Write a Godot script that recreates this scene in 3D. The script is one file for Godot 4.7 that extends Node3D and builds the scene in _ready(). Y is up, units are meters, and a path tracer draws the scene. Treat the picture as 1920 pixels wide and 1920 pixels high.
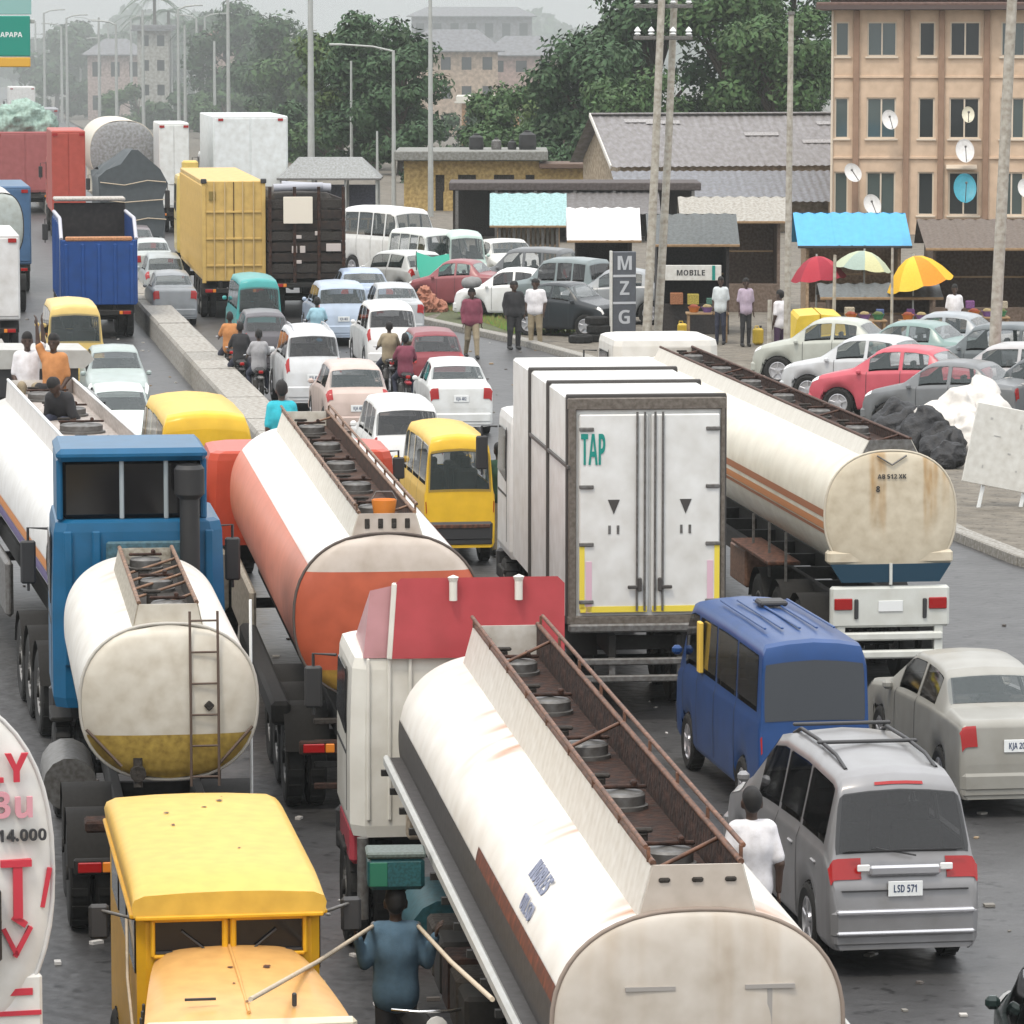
extends Node3D
# A traffic jam seen from a footbridge: two carriageways full of tankers, lorries, minibuses and cars, roadside stalls and houses behind.

class G:
	# collects triangles with normals; the winding is settled in done()
	var v := PackedVector3Array()
	var n := PackedVector3Array()
	var c := PackedColorArray()
	var ix := PackedInt32Array()
	var col := Color.WHITE
	var coloured := false
	func add(p: Vector3, m: Vector3) -> int:
		v.append(p); n.append(m)
		if coloured: c.append(col)
		return v.size() - 1
	func poly(pts: Array, m: Vector3) -> G:
		var b := v.size()
		for p in pts: add(p, m)
		for k in range(1, pts.size() - 1): ix.append_array([b, b + k, b + k + 1])
		return self
	func face(pts: Array, away: Vector3) -> G:   # a flat face that looks away from a point
		var m: Vector3 = (pts[1] - pts[0]).cross(pts[2] - pts[0]).normalized()
		if m.dot(pts[0] - away) < 0: m = -m
		return poly(pts, m)
	func box(o: Vector3, s: Vector3, ch := 0.0, bs := Basis.IDENTITY) -> G:
		var h := s * 0.5
		ch = min(ch, 0.45 * min(s.x, min(s.y, s.z)))
		var q := h - Vector3.ONE * ch
		for a in 3:
			var b := (a + 1) % 3
			var d := (a + 2) % 3
			for sa in [-1.0, 1.0]:
				var pts := []
				for w in [[-1, -1], [1, -1], [1, 1], [-1, 1]]:
					var p := Vector3.ZERO
					p[a] = sa * h[a]; p[b] = w[0] * q[b]; p[d] = w[1] * q[d]
					pts.append(o + bs * p)
				var m := Vector3.ZERO
				m[a] = sa
				poly(pts, (bs * m).normalized())
				if ch > 0.0:
					for sb in [-1.0, 1.0]:
						var e := []
						for w in [[0, -1], [0, 1], [1, 1], [1, -1]]:
							var p := Vector3.ZERO
							p[a] = sa * (h[a] if w[0] == 0 else q[a]); p[b] = sb * (q[b] if w[0] == 0 else h[b]); p[d] = w[1] * q[d]
							e.append(o + bs * p)
						m = Vector3.ZERO
						m[a] = sa; m[b] = sb
						poly(e, (bs * m).normalized())
						if a == 0:
							for sd in [-1.0, 1.0]:
								var t := []
								for k in 3:
									var p := Vector3(sa * q.x, sb * q.y, sd * q.z)
									p[k] = [sa, sb, sd][k] * h[k]
									t.append(o + bs * p)
								poly(t, (bs * Vector3(sa, sb, sd)).normalized())
		return self
	func grid(rows: Array, wrap := false, away := Vector3.INF, cols := [], holes := []) -> G:   # smooth sheet through rows of points
		var R := rows.size()
		var C: int = rows[0].size()
		var b := v.size()
		var mid := Vector3.ZERO
		if away == Vector3.INF:
			for r in rows:
				for p in r: mid += p
			mid /= float(R * C)
		else: mid = away
		for i in R:
			var ctr := Vector3.ZERO
			if wrap:
				for p in rows[i]: ctr += p
				ctr /= float(C)
			for j in C:
				var p: Vector3 = rows[i][j]
				var dj: Vector3 = (rows[i][(j + 1) % C] - rows[i][(j - 1 + C) % C]) if wrap else (rows[i][min(j + 1, C - 1)] - rows[i][max(j - 1, 0)])
				var di: Vector3 = rows[min(i + 1, R - 1)][j] - rows[max(i - 1, 0)][j]
				var m := dj.cross(di)
				if m.length_squared() < 1e-14: m = p - (ctr if wrap else mid)
				m = m.normalized()
				if m.dot(p - (ctr if (wrap and away == Vector3.INF) else mid)) < 0: m = -m
				if cols.size() > 0: col = cols[i][j]
				add(p, m)
		for i in R - 1:
			for j in (C if wrap else C - 1):
				var k := (j + 1) % C
				if holes.size() > 0 and holes.has(i * 100 + j): continue
				ix.append_array([b + i * C + j, b + i * C + k, b + (i + 1) * C + k, b + i * C + j, b + (i + 1) * C + k, b + (i + 1) * C + j])
		return self
	func tube(path: Array, r, seg := 8, caps := true) -> G:
		var rows := []
		var up := Vector3.UP
		for i in path.size():
			var t: Vector3 = (path[min(i + 1, path.size() - 1)] - path[max(i - 1, 0)]).normalized()
			if i == 0 and abs(t.dot(up)) > 0.9: up = Vector3.RIGHT
			var s := t.cross(up).normalized()
			up = s.cross(t).normalized()
			var rr: float = r[i] if r is Array else r
			var row := PackedVector3Array()
			for k in seg:
				var a := TAU * k / seg
				row.append(path[i] + (s * cos(a) + up * sin(a)) * rr)
			rows.append(row)
		grid(rows, true)
		if caps:
			var t0: Vector3 = (path[0] - path[1]).normalized()
			var t1: Vector3 = (path[-1] - path[-2]).normalized()
			poly(Array(rows[0]), t0); poly(Array(rows[-1]), t1)
		return self
	func lathe(t: Transform3D, prof: Array, seg := 16) -> G:   # profile of (radius, height) about local y, hard rings
		for k in prof.size() - 1:
			var a: Vector2 = prof[k]
			var b: Vector2 = prof[k + 1]
			var e := b - a
			var m2 := Vector2(e.y, -e.x).normalized()
			var base := v.size()
			for s in seg + 1:
				var q := TAU * s / seg
				var u := Vector3(cos(q), 0, sin(q))
				var m := (t.basis * (u * m2.x + Vector3.UP * m2.y)).normalized()
				add(t * (u * a.x + Vector3.UP * a.y), m)
				add(t * (u * b.x + Vector3.UP * b.y), m)
			for s in seg:
				var i := base + s * 2
				ix.append_array([i, i + 1, i + 3, i, i + 3, i + 2])
		return self
	func prism(pts: PackedVector2Array, d0: float, d1: float, t := Transform3D.IDENTITY) -> G:   # outline in local x y, extruded along local z
		var tr := Geometry2D.triangulate_polygon(pts)
		var area := 0.0
		for i in pts.size():
			var q := pts[(i + 1) % pts.size()]
			area += pts[i].x * q.y - q.x * pts[i].y
		for w in [[d0, -1.0 if d1 > d0 else 1.0], [d1, 1.0 if d1 > d0 else -1.0]]:
			var m: Vector3 = (t.basis * Vector3(0, 0, w[1])).normalized()
			var b := v.size()
			for p in pts: add(t * Vector3(p.x, p.y, w[0]), m)
			for k in tr: ix.append(b + k)
		for i in pts.size():
			var p := pts[i]
			var q := pts[(i + 1) % pts.size()]
			var e := (q - p).normalized()
			var m2 := Vector2(e.y, -e.x) * (1.0 if area > 0 else -1.0)
			poly([t * Vector3(p.x, p.y, d0), t * Vector3(q.x, q.y, d0), t * Vector3(q.x, q.y, d1), t * Vector3(p.x, p.y, d1)], (t.basis * Vector3(m2.x, m2.y, 0)).normalized())
		return self
	func done() -> ArrayMesh:
		for k in range(0, ix.size(), 3):
			var a := ix[k]
			var b := ix[k + 1]
			var d := ix[k + 2]
			if (v[b] - v[a]).cross(v[d] - v[a]).dot(n[a] + n[b] + n[d]) > 0:
				ix[k + 1] = d; ix[k + 2] = b
		var ar := []
		ar.resize(Mesh.ARRAY_MAX)
		ar[Mesh.ARRAY_VERTEX] = v; ar[Mesh.ARRAY_NORMAL] = n; ar[Mesh.ARRAY_INDEX] = ix
		if coloured: ar[Mesh.ARRAY_COLOR] = c
		var m := ArrayMesh.new()
		m.add_surface_from_arrays(Mesh.PRIMITIVE_TRIANGLES, ar)
		return m

var M := {}
var taken := {}
var rng := RandomNumberGenerator.new()
var cache := {}

func numbered(called: String) -> String:
	if not taken.has(called):
		taken[called] = 0
		return called
	taken[called] += 1
	return "%s_%03d" % [called, taken[called]]

func tag(o: Node, label: String, category := "", group := "", kind := "") -> Node:
	if label: o.set_meta("label", label)
	if category: o.set_meta("category", category)
	if group: o.set_meta("group", group)
	if kind: o.set_meta("kind", kind)
	return o

func thing(called: String, label: String, category: String, at := Vector3.ZERO, turn := 0.0, group := "") -> Node3D:
	var o := Node3D.new()
	o.name = numbered(called)
	add_child(o)
	o.position = at
	o.rotation.y = deg_to_rad(turn)
	tag(o, label, category, group)
	return o

func obj(called: String, g, m: Material, parent: Node = null, at := Vector3.ZERO, bs := Basis.IDENTITY) -> MeshInstance3D:
	var o := MeshInstance3D.new()
	o.mesh = g.done() if g is G else g
	o.material_override = m
	o.transform = Transform3D(bs, at)
	if parent == null or parent == self:
		o.name = numbered(called)
		add_child(o)
	else:
		o.name = called
		parent.add_child(o, true)
	return o

func ground_piece(called: String, g, m: Material) -> MeshInstance3D:
	var o := obj(called, g, m)
	o.set_meta("kind", "structure")
	return o

# --- materials -------------------------------------------------------------------------------------------------
func lin(r: float, g: float, b: float) -> Color:
	return Color(r, g, b).linear_to_srgb()

func noise_tex(size: int, freq: float, oct: int, lo: Color, hi: Color, sd: int, gamma := 1.0, stretch := 1) -> ImageTexture:
	var f := FastNoiseLite.new()
	f.seed = sd; f.frequency = freq; f.fractal_octaves = oct; f.noise_type = FastNoiseLite.TYPE_SIMPLEX_SMOOTH
	var im := f.get_seamless_image(size, size)
	if stretch > 1:
		im.resize(size, max(8, size / stretch)); im.resize(size, size)
	im.convert(Image.FORMAT_RGB8)
	for y in size:
		for x in size:
			var t := pow(im.get_pixel(x, y).r, gamma)
			im.set_pixel(x, y, lo.lerp(hi, t))
	im.generate_mipmaps()
	return ImageTexture.create_from_image(im)

func road_tex() -> ImageTexture:   # worn asphalt: broad patches, oil spots and aggregate speckle
	var f := FastNoiseLite.new()
	f.seed = 13; f.frequency = 0.008; f.fractal_octaves = 5
	var a := f.get_seamless_image(1024, 1024)
	f.seed = 14; f.frequency = 0.3; f.fractal_octaves = 2
	var b := f.get_seamless_image(1024, 1024)
	f.seed = 15; f.frequency = 0.03; f.fractal_octaves = 4
	var o := f.get_seamless_image(1024, 1024)
	var im := Image.create(1024, 1024, false, Image.FORMAT_RGB8)
	for y in 1024:
		for x in 1024:
			var t := 0.66 + 0.24 * a.get_pixel(x, y).r + 0.16 * (b.get_pixel(x, y).r - 0.5)
			t *= 1.0 - 0.45 * clampf((o.get_pixel(x, y).r - 0.68) * 6.0, 0.0, 1.0)
			im.set_pixel(x, y, Color(t * 1.005, t, t * 0.985))
	im.generate_mipmaps()
	return ImageTexture.create_from_image(im)

func normal_tex(size: int, freq: float, oct: int, sd: int, strength: float) -> ImageTexture:
	var f := FastNoiseLite.new()
	f.seed = sd; f.frequency = freq; f.fractal_octaves = oct; f.noise_type = FastNoiseLite.TYPE_SIMPLEX_SMOOTH
	var im := f.get_seamless_image(size, size)
	im.convert(Image.FORMAT_RGBA8)
	im.bump_map_to_normal_map(strength)
	return ImageTexture.create_from_image(im)

var T := {}
func mat(called: String, colour: Color, rough := 0.6, metal := 0.0, tex := "", scale := 0.6, bump := "", bump_scale := 0.4) -> StandardMaterial3D:
	if M.has(called): return M[called]
	var m := StandardMaterial3D.new()
	m.resource_name = called
	m.albedo_color = colour
	m.roughness = rough
	m.metallic = metal
	if tex or bump:
		m.uv1_triplanar = true
		m.uv1_scale = Vector3.ONE * scale
	if tex: m.albedo_texture = T[tex]
	if bump:
		m.normal_enabled = true
		m.normal_texture = T[bump]
		m.normal_scale = bump_scale
	M[called] = m
	return m

func paint(called: String, colour: Color, rough := 0.35, tex := "dust", scale := 0.45) -> StandardMaterial3D:
	if M.has(called): return M[called]
	var m := mat(called, colour, rough, 0.0, tex, scale)
	m.clearcoat_enabled = true
	m.clearcoat = 0.2
	m.clearcoat_roughness = 0.2
	m.metallic_specular = 0.35
	return m

func make_materials() -> void:
	T.dust = noise_tex(256, 0.02, 6, Color(0.89, 0.88, 0.865), Color(1, 1, 1), 3, 0.8)
	T.dirt = noise_tex(512, 0.03, 7, Color(0.66, 0.63, 0.59), Color(1, 1, 1), 7, 0.8)
	T.rust = noise_tex(256, 0.03, 6, Color(0.35, 0.27, 0.22), Color(0.9, 0.72, 0.6), 11, 1.1)
	T.road = road_tex()
	T.grit = noise_tex(256, 0.11, 3, Color(0.74, 0.73, 0.72), Color(1, 1, 1), 17)
	T.streak = noise_tex(256, 0.03, 6, Color(0.84, 0.815, 0.78), Color(1, 1, 1), 19, 0.7)
	T.leaf = noise_tex(128, 0.06, 4, Color(0.6, 0.65, 0.5), Color(1, 1, 1), 23)
	T.bump = normal_tex(256, 0.05, 5, 29, 6.0)
	T.fine = normal_tex(256, 0.16, 3, 31, 5.0)
	mat("asphalt", lin(0.078, 0.078, 0.082), 0.45, 0.0, "road", 0.11, "fine", 0.06)
	mat("concrete", lin(0.42, 0.41, 0.385), 0.85, 0.0, "dirt", 0.5, "fine", 0.3)
	mat("kerbstone", lin(0.36, 0.355, 0.335), 0.85, 0.0, "dirt", 0.7, "fine", 0.3)
	mat("soil", lin(0.24, 0.215, 0.18), 0.95, 0.0, "road", 0.17, "bump", 0.4)
	mat("grass_soil", lin(0.13, 0.15, 0.07), 0.95, 0.0, "road", 0.4)
	mat("steel", lin(0.2, 0.2, 0.2), 0.5, 0.4, "dirt", 0.8)
	mat("chassis", lin(0.016, 0.015, 0.014), 0.85, 0.0, "dirt", 0.9)
	mat("tyre", lin(0.014, 0.014, 0.014), 0.85, 0.0, "dirt", 1.2)
	mat("rim", lin(0.3, 0.3, 0.3), 0.5, 0.5, "dirt", 1.5)
	mat("alloy", lin(0.5, 0.5, 0.52), 0.35, 0.7)
	mat("chrome", lin(0.62, 0.62, 0.62), 0.2, 1.0)
	mat("black", lin(0.016, 0.016, 0.017), 0.6, 0.0, "dust", 0.8)
	mat("trim", lin(0.03, 0.03, 0.032), 0.55)
	mat("red_lens", lin(0.3, 0.006, 0.006), 0.2)
	mat("amber_lens", lin(0.65, 0.2, 0.02), 0.25)
	mat("clear_lens", lin(0.75, 0.75, 0.74), 0.15)
	mat("plate", lin(0.72, 0.74, 0.74), 0.4)
	mat("plate_ink", lin(0.04, 0.06, 0.12), 0.5)
	mat("rusty", lin(0.085, 0.047, 0.03), 0.9, 0.0, "rust", 0.9, "bump", 0.5)
	mat("rusty_rail", lin(0.27, 0.17, 0.13), 0.75, 0.0, "rust", 1.2)
	mat("grime", lin(0.036, 0.03, 0.025), 0.85, 0.0, "dirt", 1.1, "bump", 0.5)
	mat("wood", lin(0.3, 0.2, 0.11), 0.8, 0.0, "streak", 1.0)
	mat("pale_wood", lin(0.55, 0.47, 0.36), 0.75, 0.0, "streak", 1.5)
	mat("skin", lin(0.062, 0.034, 0.023), 0.55, 0.0, "dust", 3.0)
	mat("hair", lin(0.008, 0.007, 0.007), 0.8)
	mat("galvanised", lin(0.42, 0.44, 0.43), 0.55, 0.3, "dust", 0.3)
	mat("pole_concrete", lin(0.5, 0.48, 0.43), 0.85, 0.0, "dirt", 0.35)
	var g := mat("glass", lin(0.02, 0.026, 0.028), 0.06)
	g.metallic_specular = 0.5
	g = mat("pale_glass", lin(0.05, 0.075, 0.075), 0.06)
	g.metallic_specular = 0.7
	g = mat("dark_glass", lin(0.008, 0.008, 0.009), 0.12)
	g.metallic_specular = 0.4
	mat("room", lin(0.15, 0.135, 0.12), 0.9, 0.0, "dirt", 0.6)
	for q in [["pane", 0.5, Color(0.05, 0.06, 0.06)], ["pane_pale", 0.35, Color(0.2, 0.26, 0.26)], ["pane_dark", 0.8, Color(0.03, 0.03, 0.035)]]:
		var pm := mat(q[0], q[2], 0.05)
		pm.transparency = BaseMaterial3D.TRANSPARENCY_ALPHA
		pm.albedo_color.a = q[1]
		pm.metallic_specular = 0.6
	mat("lining", lin(0.03, 0.03, 0.032), 0.9)
	mat("upholstery", lin(0.07, 0.065, 0.06), 0.9, 0.0, "dirt", 1.5)

# --- wheels ----------------------------------------------------------------------------------------------------
func wheel_meshes(r: float, w: float, lorry: bool) -> Array:
	var key := "wheel%.3f_%.3f_%s" % [r, w, lorry]
	if cache.has(key): return cache[key]
	var t := Transform3D(Basis(Vector3.FORWARD, PI / 2), Vector3.ZERO)   # local y becomes x: the axle
	var h := w * 0.5
	var ri := r * (0.56 if lorry else 0.64)
	var tyre := G.new().lathe(t, [Vector2(ri, -h * 0.8), Vector2(r * 0.86, -h), Vector2(r * 0.96, -h * 0.86), Vector2(r, -h * 0.6), Vector2(r, h * 0.6), Vector2(r * 0.96, h * 0.86), Vector2(r * 0.86, h), Vector2(ri, h * 0.8)], 22)
	for k in 18:   # tread lugs
		var a := TAU * k / 18
		tyre.box(Vector3(0, cos(a) * r, sin(a) * r), Vector3(w * 0.7, 0.016, r * 0.14), 0.0, Basis(Vector3.RIGHT, a))
	var rim := G.new()
	for s in [-1.0, 1.0]:
		rim.lathe(t, [Vector2(ri, s * h * 0.78), Vector2(ri * 0.92, s * h * 0.82), Vector2(ri * 0.84, s * h * 0.5), Vector2(ri * 0.4, s * h * 0.42), Vector2(ri * 0.34, s * h * 0.8), Vector2(0.001, s * h * 0.86)], 18)
		for k in (8 if lorry else 5):
			var a := TAU * k / (8.0 if lorry else 5.0)
			if lorry: rim.box(Vector3(s * h * 0.55, cos(a) * ri * 0.55, sin(a) * ri * 0.55), Vector3(0.05, 0.03, 0.03))
			else: rim.box(Vector3(s * h * 0.72, cos(a) * ri * 0.6, sin(a) * ri * 0.6), Vector3(w * 0.12, ri * 0.66, ri * 0.2), 0.008, Basis(Vector3.RIGHT, a))
	cache[key] = [tyre.done(), rim.done()]
	return cache[key]

func wheel(parent: Node, at: Vector3, r: float, w: float, lorry := false) -> void:
	var ms := wheel_meshes(r, w, lorry)
	var o := obj("wheel", ms[0], M.tyre, parent, at)
	obj("rim", ms[1], M.rim if lorry else M.alloy, o)

# --- cars: a skin lofted through stations from tail to nose ------------------------------------------------------
# station: along (0 tail .. 1 nose), top, belt, half width, half width of the roof, all but the first in parts of height or half width
const SHAPES := {
	"sedan": [[0.0, 0.40, 0.385, 0.88, 0.8], [0.0025, 0.52, 0.50, 0.94, 0.87], [0.007, 0.655, 0.625, 0.965, 0.9], [0.014, 0.695, 0.655, 0.975, 0.9], [0.03, 0.712, 0.667, 0.985, 0.9], [0.16, 0.74, 0.68, 1.0, 0.87], [0.255, 0.93, 0.675, 1.0, 0.75], [0.285, 0.965, 0.672, 1.0, 0.73], [0.36, 0.992, 0.665, 1.0, 0.715], [0.46, 1.0, 0.655, 1.0, 0.71], [0.55, 0.985, 0.645, 1.0, 0.71], [0.59, 0.95, 0.64, 1.0, 0.72], [0.72, 0.72, 0.63, 1.0, 0.85], [0.745, 0.685, 0.625, 1.0, 0.87], [0.92, 0.60, 0.555, 0.975, 0.88], [0.972, 0.535, 0.505, 0.945, 0.85], [0.992, 0.44, 0.42, 0.9, 0.8], [1.0, 0.30, 0.29, 0.85, 0.74]],
	"hatch": [[0.0, 0.36, 0.34, 0.86, 0.76], [0.006, 0.50, 0.48, 0.94, 0.84], [0.02, 0.62, 0.58, 0.97, 0.88], [0.05, 0.68, 0.62, 0.985, 0.87], [0.13, 0.93, 0.64, 1.0, 0.77], [0.17, 0.975, 0.645, 1.0, 0.74], [0.35, 1.0, 0.64, 1.0, 0.72], [0.52, 0.985, 0.625, 1.0, 0.72], [0.57, 0.95, 0.62, 1.0, 0.73], [0.71, 0.71, 0.6, 1.0, 0.82], [0.74, 0.68, 0.6, 1.0, 0.83], [0.92, 0.57, 0.53, 0.965, 0.83], [0.975, 0.47, 0.44, 0.92, 0.8], [1.0, 0.30, 0.29, 0.84, 0.72]],
	"suv": [[0.0, 0.34, 0.32, 0.88, 0.8], [0.006, 0.48, 0.46, 0.95, 0.88], [0.018, 0.58, 0.55, 0.98, 0.91], [0.035, 0.66, 0.59, 0.99, 0.9], [0.075, 0.92, 0.6, 1.0, 0.82], [0.10, 0.975, 0.6, 1.0, 0.79], [0.30, 1.0, 0.6, 1.0, 0.77], [0.50, 0.99, 0.6, 1.0, 0.77], [0.56, 0.96, 0.6, 1.0, 0.78], [0.68, 0.70, 0.6, 1.0, 0.85], [0.72, 0.665, 0.6, 1.0, 0.86], [0.91, 0.60, 0.56, 0.97, 0.86], [0.965, 0.52, 0.49, 0.93, 0.82], [0.992, 0.40, 0.38, 0.88, 0.78], [1.0, 0.30, 0.29, 0.84, 0.74]],
	"minivan": [[0.0, 0.31, 0.30, 0.90, 0.84], [0.005, 0.44, 0.42, 0.955, 0.90], [0.014, 0.50, 0.48, 0.98, 0.92], [0.026, 0.585, 0.54, 0.99, 0.905], [0.060, 0.91, 0.57, 1.0, 0.79], [0.075, 0.955, 0.575, 1.0, 0.76], [0.11, 0.98, 0.58, 1.0, 0.745], [0.32, 1.0, 0.58, 1.0, 0.735], [0.52, 0.99, 0.565, 1.0, 0.74], [0.60, 0.95, 0.56, 1.0, 0.75], [0.77, 0.66, 0.56, 1.0, 0.83], [0.80, 0.625, 0.555, 0.995, 0.84], [0.93, 0.52, 0.48, 0.96, 0.83], [0.98, 0.42, 0.39, 0.91, 0.78], [1.0, 0.28, 0.27, 0.84, 0.72]],
	"boxvan": [[0.0, 0.28, 0.27, 0.95, 0.92], [0.003, 0.42, 0.40, 0.985, 0.96], [0.008, 0.52, 0.5, 0.995, 0.96], [0.018, 0.92, 0.55, 1.0, 0.93], [0.026, 0.975, 0.56, 1.0, 0.91], [0.045, 0.99, 0.56, 1.0, 0.9], [0.4, 1.0, 0.56, 1.0, 0.9], [0.78, 0.99, 0.56, 1.0, 0.9], [0.83, 0.96, 0.56, 1.0, 0.9], [0.945, 0.58, 0.54, 0.985, 0.92], [0.975, 0.5, 0.47, 0.96, 0.9], [0.995, 0.36, 0.34, 0.93, 0.86], [1.0, 0.26, 0.25, 0.9, 0.82]],
	"van": [[0.0, 0.28, 0.27, 0.93, 0.88], [0.003, 0.42, 0.40, 0.975, 0.92], [0.008, 0.52, 0.5, 0.99, 0.92], [0.02, 0.9, 0.55, 1.0, 0.86], [0.032, 0.965, 0.56, 1.0, 0.83], [0.06, 0.985, 0.56, 1.0, 0.81], [0.4, 1.0, 0.56, 1.0, 0.80], [0.78, 0.985, 0.56, 1.0, 0.80], [0.84, 0.95, 0.56, 1.0, 0.81], [0.945, 0.58, 0.54, 0.985, 0.88], [0.975, 0.5, 0.47, 0.96, 0.86], [0.995, 0.36, 0.34, 0.93, 0.82], [1.0, 0.26, 0.25, 0.9, 0.8]]}
# glazing: tail window, windscreen (along from, to), side windows (list of along from, to), in the same units
const GLAZING := {
	"sedan": {"tail": [0.17, 0.25], "screen": [0.60, 0.712], "sides": [[0.27, 0.425], [0.445, 0.63]], "lamp": [0.0028, 0.0105], "lampt": [3.2, 7.35], "wheels": [0.2, 0.81]},
	"hatch": {"tail": [0.058, 0.126], "screen": [0.582, 0.70], "sides": [[0.15, 0.345], [0.365, 0.6]], "lamp": [0.012, 0.048], "lampt": [3.6, 7.1], "wheels": [0.17, 0.81]},
	"suv": {"tail": [0.038, 0.073], "screen": [0.57, 0.67], "sides": [[0.11, 0.235], [0.25, 0.40], [0.42, 0.6]], "lamp": [0.010, 0.036], "lampt": [3.6, 6.9], "wheels": [0.18, 0.81]},
	"minivan": {"tail": [0.028, 0.058], "screen": [0.615, 0.76], "sides": [[0.085, 0.27], [0.285, 0.46], [0.475, 0.66]], "lamp": [0.0115, 0.0255], "lampt": [3.6, 7.75], "wheels": [0.19, 0.8]},
	"boxvan": {"tail": [0.0095, 0.0172], "tailt": [6.75, 11.25], "screen": [0.85, 0.94], "sides": [[0.06, 0.27], [0.285, 0.5], [0.515, 0.70], [0.72, 0.87]], "lamp": [0.0035, 0.0078], "lampt": [3.6, 5.2], "wheels": [0.2, 0.83]},
	"van": {"tail": [0.0095, 0.0195], "screen": [0.85, 0.94], "sides": [[0.06, 0.27], [0.285, 0.5], [0.515, 0.70], [0.72, 0.87]], "lamp": [0.0035, 0.0078], "lampt": [3.6, 5.2], "wheels": [0.2, 0.83]}}

func station(kind: String, f: float) -> Array:
	var S: Array = SHAPES[kind]
	for i in S.size() - 1:
		if f <= S[i + 1][0]:
			var t: float = (f - S[i][0]) / max(1e-6, S[i + 1][0] - S[i][0])
			var o := []
			for k in 5: o.append(lerp(float(S[i][k]), float(S[i + 1][k]), t))
			return o
	return S[-1]

func car_row(kind: String, f: float, d: Vector3, wr: float) -> PackedVector3Array:
	var s := station(kind, f)
	var top: float = s[1] * d.y
	var belt: float = s[2] * d.y
	var hw: float = s[3] * d.x * 0.5
	var tw: float = s[4] * d.x * 0.5
	var bot: float = d.y * 0.145
	var z := d.z * (0.5 - f)
	for wf in GLAZING[kind].wheels:
		var dz: float = abs(z - d.z * (0.5 - wf))
		var ra := wr * 1.16
		if dz < ra: bot = max(bot, min(belt - 0.08, wr * 0.9 + sqrt(ra * ra - dz * dz)))
	bot = min(bot, belt - 0.03)
	var gh := top - belt
	var half := [Vector2(hw * 0.93, bot), Vector2(hw * 0.985, bot + min(0.07, (belt - bot) * 0.3)), Vector2(hw, lerp(bot, belt, 0.55)), Vector2(hw * 0.99, belt - min(0.03, (belt - bot) * 0.2)), Vector2(hw * 0.96, belt + gh * 0.03), Vector2(lerp(hw * 0.95, tw, 0.12), belt + gh * 0.12), Vector2(lerp(hw * 0.95, tw, 0.86), belt + gh * 0.82), Vector2(tw * 0.92, belt + gh * 0.965), Vector2(tw * 0.5, top + 0.008 * d.y * (gh / d.y)), Vector2(0, top + 0.03 * gh)]
	var row := PackedVector3Array()
	for p in half: row.append(Vector3(p.x, p.y, z))
	for k in range(8, -1, -1): row.append(Vector3(-half[k].x, half[k].y, z))
	return row

func at_row(row: PackedVector3Array, t: float) -> Vector3:
	var i := int(clamp(floor(t), 0, row.size() - 2))
	return row[i].lerp(row[i + 1], t - i)

func car_patch(kind: String, d: Vector3, wr: float, f0: float, f1: float, t0: float, t1: float, lift: float, nu := 6, nv := 8, rnd := 0.0) -> G:
	var rows := []
	for i in nu + 1:
		var u := float(i) / nu
		var f: float = lerp(f0, f1, u)
		var row := PackedVector3Array()
		var sh: float = rnd * pow(abs(u * 2 - 1), 6.0)
		for j in nv + 1:
			var tt: float = lerp(lerp(t0, t1, sh), lerp(t1, t0, sh), float(j) / nv)
			var r := car_row(kind, f, d, wr)
			var p := at_row(r, tt)
			var q := at_row(car_row(kind, f + 0.002, d, wr), tt) - at_row(car_row(kind, f - 0.002, d, wr), tt)
			var e := at_row(r, tt + 0.2) - at_row(r, tt - 0.2)
			var m := q.cross(e).normalized()
			if m.dot(p - Vector3(0, d.y * 0.45, clamp(p.z, -d.z * 0.2, d.z * 0.2))) < 0: m = -m
			row.append(p + m * lift)
		rows.append(row)
	return G.new().grid(rows, false, Vector3(0, d.y * 0.4, 0))

# opt: bumper (material), glass, rails, plate, wheels, spoiler
func pane_of(m: Material) -> Material:
	if m == M.glass: return M.pane
	if m == M.pale_glass: return M.pane_pale
	if m == M.dark_glass: return M.pane_dark
	return m

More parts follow.
